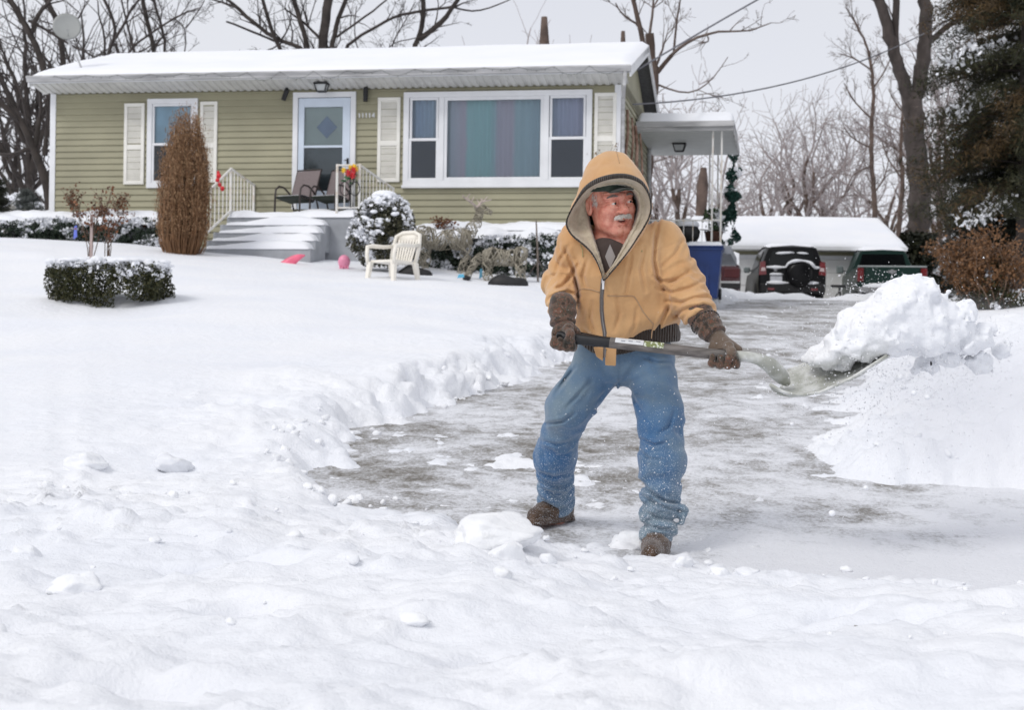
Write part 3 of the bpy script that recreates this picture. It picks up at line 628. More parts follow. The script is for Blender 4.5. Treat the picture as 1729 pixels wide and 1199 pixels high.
# ================================================================ foliage helpers
def leaf_quads(c, n_, size, rng, flat=.0, aspect=.5):
    """one bent-free leaf (diamond quad) per centre c (Nx3)"""
    m = len(c); a = rng.normal(size=(m, 3)); a /= np.linalg.norm(a, axis=1)[:, None]
    b = rng.normal(size=(m, 3)); b -= (b * a).sum(1)[:, None] * a; b /= np.linalg.norm(b, axis=1)[:, None] + 1e-9
    s_ = size * rng.uniform(.6, 1.3, (m, 1)); p = np.stack([c - a * s_, c + b * s_ * aspect, c + a * s_, c - b * s_ * aspect], 1)
    return p.reshape(-1, 3), np.arange(m * 4).reshape(-1, 4)
def leafmat(name, c1, c2, rough=.5):
    m = bpy.data.materials.new(name); m.use_nodes = True; t = m.node_tree; b = t.nodes['Principled BSDF']; b.inputs['Roughness'].default_value = rough; b.inputs['Specular IOR Level'].default_value = .3
    g = N(t, 'ShaderNodeNewGeometry'); rp = N(t, 'ShaderNodeValToRGB'); e = rp.color_ramp.elements; e[0].color = (*c1, 1); e[1].color = (*c2, 1)
    t.links.new(g.outputs['Random Per Island'], rp.inputs['Fac']); t.links.new(rp.outputs['Color'], b.inputs['Base Color']); return m
L_BOX = leafmat('boxwood leaves', (.016, .022, .008), (.075, .072, .028)); L_DARK = leafmat('evergreen hedge leaves', (.012, .022, .014), (.045, .065, .042)); L_SNOW = leafmat('snow on leaves', (.80, .82, .87), (.9, .91, .94), .8)
L_RUST = leafmat('rust dry foliage', (.15, .075, .035), (.37, .23, .125)); L_DRY = leafmat('dead brown leaves', (.07, .025, .015), (.22, .085, .035))
M_STEM = pm('brown stems', (.10, .062, .04), rough=.8, var=.25, scale=12); M_STEMG = pm('grey stems', (.17, .14, .12), rough=.8, var=.2, scale=12)
def snow_blob_cells(c, r, rng):       # small irregular lumps of snow: an ellipsoid of 5x3 each, joined
    b = MB()
    for q, rr in zip(c, r):
        b.ell(q, (rr * rng.uniform(.8, 1.4), rr * rng.uniform(.8, 1.4), rr * rng.uniform(.4, .7)), 6, 4)
    return b
def bush(root, inside, bounds, nleaf, size, lm, name='foliage', snow_frac=.2, snow_top=None, seed=1, snow_size=None, core=None):
    """leaves through the volume inside(p)->bool, snow-laden leaves towards the top of clumps"""
    rng = np.random.default_rng(seed); lo, hi = np.array(bounds[0]), np.array(bounds[1]); pts = np.zeros((0, 3))
    while len(pts) < nleaf:
        q = rng.uniform(lo, hi, (nleaf * 2, 3)); q = q[inside(q)]; q = q[fbm(q[:, 0] * 4.5, q[:, 1] * 4.5, q[:, 2] * 4.5, oct=2, seed=seed) > -.28]; pts = np.concatenate([pts, q])
    pts = pts[:nleaf]
    sn = fbm(pts[:, 0] * 5, pts[:, 1] * 5, pts[:, 2] * 9, oct=3, seed=seed + 9) + (0 if snow_top is None else snow_top(pts))
    ks = sn > np.quantile(sn, 1 - snow_frac)
    v, f = leaf_quads(pts[~ks], 0, size, rng); o_ = mesh_np(name, v, f, lm, root, world=True)
    if ks.sum():
        v, f = leaf_quads(pts[ks], 0, (snow_size or size) * 1.15, rng, aspect=.8); s_ = mesh_np('snow_dusting', v, f, L_SNOW, root, world=True); s_['kind'] = 'stuff'
    return o_
def snow_cap(root, x0, x1, ys, z, t=.1, seed=1, nx=60, ny=10, name='snow_cap'):
    """lumpy ridge of snow along the house frame: x from x0 to x1 (house coordinates), ys = (y0, y1)"""
    u = np.linspace(0, 1, nx); v = np.linspace(0, 1, ny); U, V = np.meshgrid(u, v)
    X = x0 + (x1 - x0) * U; Y = ys[0] + (ys[1] - ys[0]) * V + .05 * fbm(X * 3, V * 2, oct=2, seed=seed)
    prof = (np.clip(np.sin(np.pi * V), 0, 1) ** .5) * np.clip(np.minimum(U, 1 - U) * 12, 0, 1) ** .5
    Z = z(X, Y) + prof * (t + .5 * t * fbm(X * 2.2, Y * 3, oct=3, seed=seed + 1)) - (1 - prof) * t * .7
    W_ = np.stack([OX + X * HU[0] + Y * HV[0], OY + X * HU[1] + Y * HV[1], Z], -1).reshape(-1, 3)
    ii = (np.arange(ny - 1)[:, None] * nx + np.arange(nx - 1)[None, :]).ravel()
    return mesh_np(name, W_, np.stack([ii, ii + 1, ii + nx + 1, ii + nx], 1), SNOWFAR, root, world=True, smooth=True)
def to_house(p):
    q = p[:, :2] - np.array([OX, OY]); return q @ HU, q @ HV
def stems(root, base, n_, h, spread, r, m, seed, leaves=None, lsize=.03, branch=3, name='stem', leafname='dead_leaves', nl=4):
    rng = np.random.default_rng(seed); b = MB(); tips = []
    for i in range(n_):
        a = rng.uniform(0, 2 * math.pi); tilt = rng.uniform(.1, 1) * spread; hh = h * rng.uniform(.6, 1); p = np.array(base, float) + rng.normal(size=3) * [.03, .03, 0]
        pts = [p]
        for k in range(1, 6):
            q = k / 5; pts.append(p + np.array([math.cos(a) * tilt * q ** 1.3, math.sin(a) * tilt * q ** 1.3, hh * q]) + rng.normal(size=3) * .012 * h)
        b.tube(pts, np.linspace(r, r * .45, 6), 5); tips.append(pts[-1])
        for k in range(branch):
            j = rng.integers(2, 5); q0 = pts[j]; aa = rng.uniform(0, 6.28); d = np.array([math.cos(aa) * .7, math.sin(aa) * .7, 1.0]) * h * rng.uniform(.12, .3); b.tube([q0, q0 + d * .5 + rng.normal(size=3) * .01, q0 + d], [r * .5, r * .4, r * .25], 4); tips.append(q0 + d); tips.append(q0 + d * .5)
    o_ = b.build(name, m, root, True)
    if leaves:
        c = np.repeat(np.array(tips), nl, 0) + rng.normal(size=(len(tips) * nl, 3)) * lsize * 1.3
        v, f = leaf_quads(c, 0, lsize, rng, aspect=.65); mesh_np(leafname, v, f, leaves, root, world=True)
    return o_
# ================================================================ concrete stoop with steps
sx0, sx1 = fx(388, 360, -1.2), fx(612, 360, -1.25); SD = 1.35; SZ = fz(500, 366, -SD)
stoop = empty('porch_steps', h2w((sx0 + sx1) / 2, -SD, SZ - .8), -HT, 'grey concrete stoop with snow-covered steps in front of the door', 'steps')
def hb(b, x0, x1, y0, y1, z0, z1, bev=.01):      # box in house coordinates
    Rm = np.array([[HU[0], HV[0], 0], [HU[1], HV[1], 0], [0, 0, 1]]); return b.box(x0, x1, y0, y1, z0, z1, bev, Rm, (OX, OY, 0))
b = MB(); hb(b, sx0, sx1, -SD, -.035, SZ - 1.2, SZ); b.build('landing', M_CONC, stoop, True)
stx1 = fx(548, 400, -1.7)
def snow_slab(root, x0, x1, y0, y1, z, t, seed, lump=.4, nx=46, ny=14):
    u = np.linspace(0, 1, nx); v = np.linspace(0, 1, ny); U, V = np.meshgrid(u, v); X = x0 + (x1 - x0) * U; Y = y0 + (y1 - y0) * V
    e = np.minimum(np.minimum(U, 1 - U) * (x1 - x0) / .10, np.minimum(V * 1.0, 1.2 - V) * (y1 - y0) / .07); e = np.clip(e, 0, 1); e = np.sqrt(np.clip(1 - (1 - e) ** 2, 0, 1))
    Z = z - .012 + e * t * (1 + lump * fbm(X * 1.4, Y * 1.2, oct=3, seed=seed))
    X = X - (1 - e) * 0; W_ = np.stack([OX + X * HU[0] + Y * HV[0], OY + X * HU[1] + Y * HV[1], Z], -1).reshape(-1, 3); ii = (np.arange(ny - 1)[:, None] * nx + np.arange(nx - 1)[None, :]).ravel()
    return mesh_np('snow_layer', W_, np.stack([ii, ii + 1, ii + nx + 1, ii + nx], 1), SNOWFAR, root, world=True, smooth=True)
snow_slab(stoop, sx0 + .02, sx1 + .02, -SD - .03, -.07, SZ, .13, 3)
for k in range(4):
    z = SZ - .165 * (k + 1); y1 = -SD - .29 * k; xx0 = sx0 - .02 - .02 * k; b = MB(); hb(b, xx0, stx1, y1 - .29, y1 + .003 * k, z - .5, z); b.build('step', M_CONC, stoop, True)
    # wind-packed snow, thick on the right and tapering out to the left
    nx, ny = 40, 10; U, V = np.meshgrid(np.linspace(0, 1, nx), np.linspace(0, 1, ny)); X = xx0 + .12 + (stx1 - xx0 - .14) * U; Y = y1 - .31 + .31 * V
    e = np.clip(np.minimum(V / .25, 1), 0, 1); e = np.sqrt(1 - (1 - e) ** 2) * np.clip((1 - U) / .06, 0, 1) ** .5
    Z = z - .012 + e * (.03 + .09 * sstep(0, .55, U) * (1 - .35 * sstep(.8, 1, U)) + .05 * V) * (1 + .15 * fbm(X * 2, Y * 2, seed=k))
    W_ = np.stack([OX + X * HU[0] + Y * HV[0], OY + X * HU[1] + Y * HV[1], Z], -1).reshape(-1, 3); ii = (np.arange(ny - 1)[:, None] * nx + np.arange(nx - 1)[None, :]).ravel()
    mesh_np('snow_layer', W_, np.stack([ii, ii + 1, ii + nx + 1, ii + nx], 1), SNOWFAR, stoop, world=True, smooth=True)
# railings (parts of the stoop)
def rail(root, p0, p1, h0, h1, nb, post0=True, post1=True, label=None, low=.12):
    """p0,p1: world base points; top rail at +h"""
    p0, p1 = np.array(p0, float), np.array(p1, float); b = MB()
    b.beam(p0 + [0, 0, h0], p1 + [0, 0, h1], .04, .03, b=.004); b.beam(p0 + [0, 0, low], p1 + [0, 0, low], .03, .03)
    if post0: b.beam(p0 - [0, 0, .05], p0 + [0, 0, h0 + .02], .042, .042, up=(HU[0], HU[1], 0), b=.004)
    if post1: b.beam(p1 - [0, 0, .05], p1 + [0, 0, h1 + .02], .042, .042, up=(HU[0], HU[1], 0), b=.004)
    r_ = b.build('railing', M_RAIL, root, True)
    if label: r_['label'] = label
    for k in range(nb):
        q = (k + 1) / (nb + 1); c = p0 + (p1 - p0) * q; q_ = MB(); q_.beam(c + [0, 0, low], c + [0, 0, h0 + (h1 - h0) * q], .016, .016, up=(HU[0], HU[1], 0)); q_.build('baluster', M_RAIL, r_, True)
    return r_
hy = SZ + .0
pA = h2w(sx0 + .05, -SD + .05, SZ); topA = fz(395, 284, -SD) - SZ
pB = h2w(sx0 - .08, -SD - 1.2, SZ - .66)
rail(stoop, pA, pB, topA, topA - .06, 7, True, True, 'sloping left handrail beside the steps')
rail(stoop, pA, h2w(sx0 + .05, -.05, SZ), topA, topA - .16, 6, False, True, 'left side railing of the landing')
qx0, qx1 = fx(568, 300, -SD), fx(606, 300, -SD); topB = fz(588, 278, -SD) - SZ
rail(stoop, h2w(qx0, -SD + .05, SZ), h2w(qx1, -SD + .05, SZ), topB, topB, 2, True, True, 'short front railing panel to the right of the steps', low=.17)
rail(stoop, h2w(qx1 + .0, -SD + .05, SZ), h2w(fx(664, 300, -.3), -.3, SZ - .12), topB, topB - .2, 9, False, True, 'rusty right side railing', low=.14)
# round wire plant hoop leaning at the corner of the stoop
b = MB(); c = h2w(sx1 + .06, -SD - .02, SZ - .30); ang = np.linspace(0, 2 * math.pi, 25)[:-1]
for s_ in (1, .55): b.tube([c + s_ * np.array([.05 * math.cos(t) * 1.2, -.02, .25 * math.sin(t)]) for t in ang], .009, 6, closed=True)
o = b.build('wire_hoop', M_GUT, None); tag(o, 'small oval wire hoop leaning against the right corner of the stoop', 'wire hoop')
# ornament in the railing: flowers over a scrolled iron stand
M_RED = pm('red plastic petals', (.62, .02, .03), rough=.35, var=.2, scale=20); M_YEL = pm('yellow petals', (.85, .55, .03), rough=.4, var=.2, scale=20)
fc = h2w(fx(591, 292, -SD - .06), -SD - .05, fz(591, 292, -SD - .06))
fl = empty('flower_ornament', fc + [0, 0, -.5], -HT, 'red and yellow artificial flowers on a black scroll stand in the front railing', 'ornament')
rng = np.random.default_rng(5)
for nm, mm, offs, rr in (('red_bloom', M_RED, [(-.03, .0, .0), (.05, -.02, -.05), (.06, 0, .05)], .055), ('yellow_bloom', M_YEL, [(.07, .02, .12), (-.12, .02, .05), (.1, .03, .07), (.0, .03, .1)], .045)):
    for of in offs:
        b = MB()
        for k in range(7):
            a = k * .9; d = np.array([math.cos(a), -.4, math.sin(a)]) * rr * .7; Rm = np.stack(frame_of(d), 1); b.ell(fc + np.array(of) + d * .8, (rr * .45, rr * .2, rr * .75), 7, 5, Rm)
        b.ell(fc + np.array(of) + [0, -.02, 0], (rr * .35,) * 3, 7, 5); b.build(nm, mm, fl, True, True)
b = MB(); b.tube([fc, fc + [0, .01, -.25], fc + [.02, .02, -.62]], .012, 6)
for sg in (-1, 1):
    b.tube([fc + np.array([sg * (.11 - .10 * math.cos(t)) * (1 - t * .05), -.01, -.30 + .16 * math.sin(t) * (1 - t * .07)]) for t in np.linspace(.2, 6.2, 18)], .010, 6)
b.build('scroll_stand', M_DARK, fl, True, True)
v, f = leaf_quads(fc + rng.normal(size=(26, 3)) * [.07, .03, .05] + [0, .02, -.08], 0, .045, rng); mesh_np('plastic_leaves', v, f, leafmat('plastic leaves', (.02, .10, .03), (.06, .25, .08)), fl, world=True)
# red ornament on the left railing
rc_ = h2w(fx(369, 308, -SD - .5), -SD - .5, fz(369, 308, -SD - .5)); b = MB()
for k, (dx, dz, rr) in enumerate(((0, .12, .045), (-.02, .04, .04), (.02, -.04, .035), (.07, -.11, .04), (-.01, .18, .03))): b.ell(rc_ + [dx, 0, dz], (rr, rr * .5, rr * 1.2), 9, 6)
o = b.build('red_bow', M_RED, None, smooth=True); tag(o, 'red bow ornament tied to the left stair railing', 'bow')
# ================================================================ sling chairs on the landing
M_SLING = pm('taupe sling fabric', (.19, .155, .155), rough=.8, var=.08, scale=40); M_BRZ = pm('dark bronze tube', (.035, .026, .024), rough=.4, var=.15, scale=10); M_UND = pm('dark green underside', (.02, .028, .02), rough=.8)
def sling_chair(loc, rz, label):
    c = empty('patio_chair', loc, rz, label, 'chair', 'sling chairs on the front stoop')
    # local: x right, -y front, z up
    w = .27
    b = MB(); back = [(0, .12, .36), (0, .22, .62), (0, .30, .92)]
    b.extrude([(-w, .10, .36), (-w, .31, .93), (-w, .335, .925), (-w, .125, .35)], (2 * w, 0, 0)); b.build('backrest', M_SLING, c)
    b = MB(); b.extrude([(-w, .12, .34), (-w, -.32, .40), (-w, -.34, .38), (-w, -.30, .355), (-w, .10, .30)], (2 * w, 0, 0)); b.build('seat', M_UND, c)
    b = MB()
    U, V = np.meshgrid(np.linspace(0, 1, 10), np.linspace(0, 1, 8)); X = -w + .01 + (2 * w - .02) * U; Y = -.32 + .42 * V; Z = .405 - .045 * V + .03 * np.clip(np.sin(np.pi * V), 0, 1) ** .5; ii = (np.arange(7)[:, None] * 10 + np.arange(9)[None, :]).ravel()
    mesh_np('seat_snow', np.stack([X, Y, Z], -1).reshape(-1, 3), np.stack([ii, ii + 1, ii + 11, ii + 10], 1), SNOWFAR, c, smooth=True)
    for sg in (-1, 1):
        x = sg * (w + .02); b = MB(); b.tube([(x, -.34, 0), (x, -.33, .40), (x, -.31, .53), (x, -.22, .60), (x, -.08, .59), (x, .08, .50), (x, .16, .38)], .018, 8); b.tube([(x, .16, .38), (x, .30, 0)], .016, 8); b.build('side_frame', M_BRZ, c, smooth=True)
        b = MB(); b.tube([(x * .96, -.34, .375), (x * .96, .11, .33), (x * .96, .33, .95)], .014, 8); b.build('sling_rail', M_BRZ, c, smooth=True)
    b = MB(); b.tube([(-w, .33, .95), (w, .33, .95)], .014, 8); b.build('top_rail', M_BRZ, c)
    return c
ca = fx(503, 350, -.75); cb = fx(562, 350, -.75)
sling_chair(h2w(ca, -.72, SZ + .02), -HT - .35, 'left brown sling chair directly before the storm door')
sling_chair(h2w(cb, -.72, SZ + .02), -HT - .35, 'right brown sling chair half behind the front railing panel')
# ================================================================ shrubs
def at_snow(px, py, d0=8.0):
    q_ = snow_hit(px, py, d0)
    if q_[1] > 27.2:
        q_ = P(px, py, 26.4); q_[2] = float(snow_z(q_[:1], q_[1:2], False)[0])
    return q_
# tall brown columnar shrub
q = at_snow(306, 424); SB = q + [0, 0, -.12]; hgt = float(P(310, 186, SB[1])[2] - SB[2]); rad = 37 / FPX * SB[1]
cs = empty('columnar_shrub', SB, 0, 'tall rust-brown columnar shrub in front of the bedroom window', 'shrub')
rng = np.random.default_rng(11); b = MB(); cen = []
n_ = 300
for i in range(n_):
    a = rng.uniform(0, 6.283); rr = rad * math.sqrt(rng.uniform(0, 1)); hh = hgt * rng.uniform(.72, 1.0) * (1 - .17 * (rr / rad) ** 2.5); x0_, y0_ = math.cos(a) * rr * .35, math.sin(a) * rr * .35
    pts = []
    for k in range(7):
        t = k / 6; sp = math.sin(min(1, t * 2.6 + .25) * math.pi / 2) * (1 - .45 * max(0, t - .78) / .22); pts.append(SB + np.array([x0_ + math.cos(a) * rr * sp * .9, y0_ + math.sin(a) * rr * sp * .9, hh * t + rng.normal() * .01]) + rng.normal(size=3) * [.02, .02, 0] + [.06 * t, 0, 0])
    b.tube(pts, np.linspace(.008, .003, 7), 3, cap=False)
    for k in range(2, 7): cen.append(pts[k])
b.build('stems', pm('rust stems', (.20, .105, .05), rough=.8, var=.3, scale=9), cs, True)
cen = np.repeat(np.array(cen), 20, 0); cen = cen + rng.normal(size=cen.shape) * [.04, .04, .10]; 
v, f = leaf_quads(cen, 0, .021, rng, aspect=.26)
# upright needles: stretch leaves vertically
c_ = np.repeat(cen, 4, 0); v = c_ + (v - c_) * [.8, .8, 1.9]; mesh_np('foliage', v, f, L_RUST, cs, world=True)
# low boxwood ring
q = at_snow(170, 508); BC = q + [0, 0.35, -.10]; rx = 104 / FPX * BC[1]; bt = float(P(170, 446, BC[1])[2])
bx = empty('boxwood_hedge', BC, 0, 'low clipped boxwood ring capped with snow standing alone on the lawn', 'hedge')
def ins(p):
    x = (p[:, 0] - BC[0]) / rx; y = (p[:, 1] - BC[1]) / .62; r2 = np.abs(x) ** 3 + np.abs(y) ** 3; z = (p[:, 2] - BC[2]) / (bt - BC[2]); w = .84 + .16 * np.sin(z * 2.6) + .10 * fbm(p[:, 0] * 2.5, p[:, 1] * 2.5, p[:, 2] * 3, oct=2, seed=4)
    gap = np.exp(-((p[:, 0] - BC[0] - rx * .38) / .07) ** 2) * (z < .33); return (r2 < w ** 3) & (r2 > .18 * (z < .9)) & (z < 1 + .05 * fbm(p[:, 0] * 6, p[:, 1] * 6, oct=2, seed=8)) & (gap < .5) & ((z > .13 + .1 * fbm(p[:, 0] * 3, p[:, 1] * 3, oct=2, seed=2)))
bush(bx, ins, ((BC[0] - rx * 1.1, BC[1] - .7, BC[2]), (BC[0] + rx * 1.1, BC[1] + .7, bt + .05)), 15000, .020, L_BOX, snow_frac=.15, seed=3, snow_top=lambda p: 1.5 * sstep(.75, 1.0, (p[:, 2] - BC[2]) / (bt - BC[2])))
b = MB(); rng = np.random.default_rng(2)
for i in range(150):
    a = rng.uniform(0, 6.283); r_ = math.sqrt(rng.uniform(0, 1)) * .93; b.ell((BC[0] + rx * r_ * math.copysign(abs(math.cos(a)) ** .8, math.cos(a)), BC[1] + .55 * r_ * math.sin(a), bt + rng.uniform(-.02, .03)), (rng.uniform(.06, .13), rng.uniform(.05, .1), rng.uniform(.02, .05)), 8, 5)
b.build('snow_cap', SNOW, bx, True, True)
# stalks of the dead roses growing out of the ring, one with a pale stake
q = P(190, 425, BC[1]); 
for px, py, hh, lab, sd_ in ((153, 433, .62, 'dead rose stalks with brown leaves rising from the left of the boxwood ring', 4), (182, 432, .46, 'dead rose stalks with dark hips rising from the right of the boxwood ring', 9)):
    p_ = P(px, py, BC[1] + .05); rs = empty('rose_bush', p_, 0, lab, 'rose bush'); stems(rs, p_, 6, hh * 1.25, .26, .006, M_STEM, sd_, L_DRY, .022, 4, nl=3)
p_ = P(154, 430, BC[1]); b = MB(); b.beam(p_ - [0, 0, .1], p_ + [0, 0, .47], .03, .03); o = b.build('garden_stake', pm('pinkish stake', (.42, .33, .31), rough=.8), None); tag(o, 'thin pale wooden stake standing among the rose stalks', 'stake')
# foundation hedges
def hedge(name, x0, x1, y0, y1, zb, zt, label, n_, seed, size=.03, cap=True, lm=L_DARK, sf=.30):
    root = empty(name, h2w((x0 + x1) / 2, (y0 + y1) / 2, zb((x0 + x1) / 2)), -HT, label, 'hedge')
    def ins(p):
        hx, hy = to_house(p); t = (p[:, 2] - zb(hx)) / (zt(hx) - zb(hx)); n1 = .12 * fbm(hx * 2, p[:, 2] * 3, hy * 2, oct=2, seed=seed); yc = (hy - (y0 + y1) / 2) / ((y1 - y0) / 2)
        return (hx > x0) & (hx < x1) & (np.abs(yc) < 1 - .5 * np.clip(t - .6, 0, 1) + n1) & (t > -.1) & (t < 1 + n1 * .8)
    cs_ = [h2w(a, c, 0) for a in (x0, x1) for c in (y0 - .2, y1 + .2)]; lo = np.min(cs_, 0); hi = np.max(cs_, 0); lo[2] = zb(x1) - .1; hi[2] = zt(x0) + .15
    bush(root, ins, (lo, hi), n_, size, lm, snow_frac=sf, seed=seed, snow_top=lambda p: .5 * sstep(.5, 1.0, (p[:, 2] - zb(to_house(p)[0])) / (zt(0) - zb(0))))
    if cap: snow_cap(root, x0 + .02, x1 - .02, (y0 + .38, y1 + .35), lambda X, Y: zt(X) + 0 * X, .11, seed, nx=int((x1 - x0) * 14), ny=9)
    return root
lz = lambda px, py, off: fz(px, py, off)
hedge('foundation_hedge', fx(-60, 400, -1.3), fx(286, 400, -1.3), -1.65, -.75, lambda x: fz(140, 418, -1.6), lambda x: fz(140, 372, -1.3), 'long snowy evergreen hedge along the left half of the house', 26000, 21)
hedge('foundation_hedge', fx(690, 420, -1.5), fx(955, 430, -1.5), -1.8, -.8, lambda x: fz(830, 470, -1.7), lambda x: fz(830, 395, -1.4), 'snowy evergreen hedge under the picture window behind the wire deer', 22000, 22)
# snow lying against the wall above the hedges
for a_, c_ in ((-40, 290), (690, 1040)):
    snow_cap(house, fx(a_, 380, -.5), fx(c_, 380, -.5), (-1.0, .02), lambda X, Y: fz(830 if a_ > 0 else 180, 386 if a_ > 0 else 366, -.5) + .0 * X, .10, 5 + int(a_ > 0), nx=70, name='drifted_snow')
# round snowy bush beside the stoop
q = at_snow(650, 438); RB = np.array([*P(648, 400, 26.0)]); RB[2] = q[2]; rt = float(P(655, 328, 26.0)[2])
rb = empty('round_bush', (RB[0], 26.0, RB[2]), 0, 'round dark evergreen bush laden with snow right of the stoop', 'bush')
def ins2(p):
    t = (p[:, 2] - RB[2]) / (rt - RB[2]); cx__ = RB[0] + .12 * (t - .5); w = .50 * np.sqrt(np.clip(1 - ((t - .52) / .52) ** 2, 0, 1)) + .12 * (1 - t); r_ = np.hypot(p[:, 0] - cx__, p[:, 1] - 26.0)
    return (r_ < w + .06 * fbm(p[:, 0] * 5, p[:, 1] * 5, p[:, 2] * 5, oct=2, seed=5)) & (t > 0)
bush(rb, ins2, ((RB[0] - .8, 25.3, RB[2]), (RB[0] + .8, 26.7, rt)), 11000, .028, leafmat('bush leaves', (.018, .022, .012), (.085, .08, .045)), snow_frac=.26, seed=31, snow_top=lambda p: .7 * sstep(.55, 1, (p[:, 2] - RB[2]) / (rt - RB[2])) - .6 * (p[:, 0] - RB[0]))
b = MB(); rng = np.random.default_rng(3)
for i in range(70):
    t = rng.uniform(.35, 1.0); a = rng.uniform(2.2, 5.4); w = .48 * math.sqrt(max(0, 1 - ((t - .5) / .52) ** 2)); b.ell((RB[0] + .08 * (t - .5) + w * math.cos(a), 26 + w * math.sin(a), RB[2] + (rt - RB[2]) * t), (rng.uniform(.03, .09), .05, rng.uniform(.02, .045)), 7, 5)
b.ell((RB[0] + .0, 26, rt - .02), (.22, .22, .09), 14, 7); b.build('snow_clump', SNOWFAR, rb, True, True)['kind'] = 'stuff'
# dry perennials against the wall
for px, py, hh, lab, sd_ in ((128, 372, .62, 'dry perennial with rust leaves tall above the left hedge', 1), (172, 378, .42, 'short dry perennial left of the bedroom window', 2), (205, 372, .5, 'dry perennial with brown seed heads below the bedroom shutter', 3), (238, 392, .3, 'short dark dead stems poking from the hedge snow', 6), (745, 392, .26, 'dead dark stems poking from the snow below the picture window', 7)):
    p_ = h2w(fx(px, py, -1.0), -1.0, fz(px, py, -1.0)); rs = empty('dry_perennial', p_, 0, lab, 'plant'); stems(rs, p_, 9, hh, .28, .006, M_STEM, sd_ + 20, L_DRY, .024, 4, nl=3)
p_ = h2w(fx(1020, 330, -.35), -.35, fz(1020, 400, -.35)); rs = empty('climbing_plant', p_, 0, 'dry climbing plant with pale leaves in front of the right shutter', 'plant'); stems(rs, p_, 7, 1.7, .5, .008, M_STEMG, 44, leafmat('pale dry leaves', (.25, .17, .10), (.42, .33, .22)), .03, 4, nl=2)
# bare-stemmed pole with guys, and a young whip
p_ = at_snow(909, 462); b = MB(); b.tube([p_ - [0, 0, .2], p_ + [-.02, 0, .5], p_ + [-.05, 0, 1.02]], [.02, .018, .012], 7)
for dx in (-.2, .16): b.tube([p_ + [0, 0, .34], p_ + [dx, -.1, 0.02]], .006, 4)
o = b.build('staked_sapling', M_STEMG, None); tag(o, 'leafless staked sapling standing before the hedge beside the man', 'sapling')
# ================================================================ white plastic armchair
M_PLA = pm('ivory plastic', (.84, .80, .72), rough=.4, var=.05, scale=5)
q = P(664, 455, 24.4); q[2] = float(snow_z(q[:1], q[1:2], False)[0]); pc = empty('plastic_chair', q + [0, 0, -.16], R(-38), 'ivory plastic garden armchair sunk in the snow beside the round bush', 'chair')
s_ = 1.04
def S3(pts): return [tuple(np.array(p_) * s_) for p_ in pts]
b = MB(); b.loft([np.array(S3([(-.25, -.24, .42), (.25, -.24, .42), (.24, .22, .40), (-.24, .22, .40)])), np.array(S3([(-.25, -.24, .385), (.25, -.24, .385), (.24, .22, .365), (-.24, .22, .365)]))], True, True, True); b.build('seat', M_PLA, pc)
# back: shell with slots -> vertical slats between a curved top rail
b = MB(); b.tube(S3([(-.25, .22, .38), (-.27, .28, .62), (-.24, .33, .82), (-.12, .35, .87), (.12, .35, .87), (.24, .33, .82), (.27, .28, .62), (.25, .22, .38)]), .032, 8)
b.extrude(S3([(-.24, .33, .72), (-.20, .345, .86), (.20, .345, .86), (.24, .33, .72)]), (0, .02, 0)); b.build('back_frame', M_PLA, pc, smooth=True)
for k in range(7): b = MB(); x = -.18 + .06 * k; b.beam(np.array((x * .8, .22, .38)) * s_, np.array((x, .335, .76)) * s_, .035, .012, up=(0, 1, 0)); b.build('back_slat', M_PLA, pc)
for sg in (-1, 1):
    b = MB(); b.tube(S3([(sg * .27, .28, .66), (sg * .30, .10, .64), (sg * .30, -.15, .64), (sg * .29, -.27, .62), (sg * .28, -.29, .50), (sg * .27, -.28, .36)]), [.03, .033, .036, .035, .03, .028], 8); b.build('armrest', M_PLA, pc, smooth=True)
    for yy_, y2 in ((-.26, -.31), (.22, .30)):
        b = MB(); b.loft([np.array(S3([(sg * .20, yy_ - .03, .39), (sg * .28, yy_ - .03, .39), (sg * .28, yy_ + .04, .39), (sg * .20, yy_ + .04, .39)])), np.array(S3([(sg * .27, y2 - .02, -.1), (sg * .31, y2 - .02, -.1), (sg * .31, y2 + .02, -.1), (sg * .27, y2 + .02, -.1)]))], True, True, True); b.build('leg', M_PLA, pc)
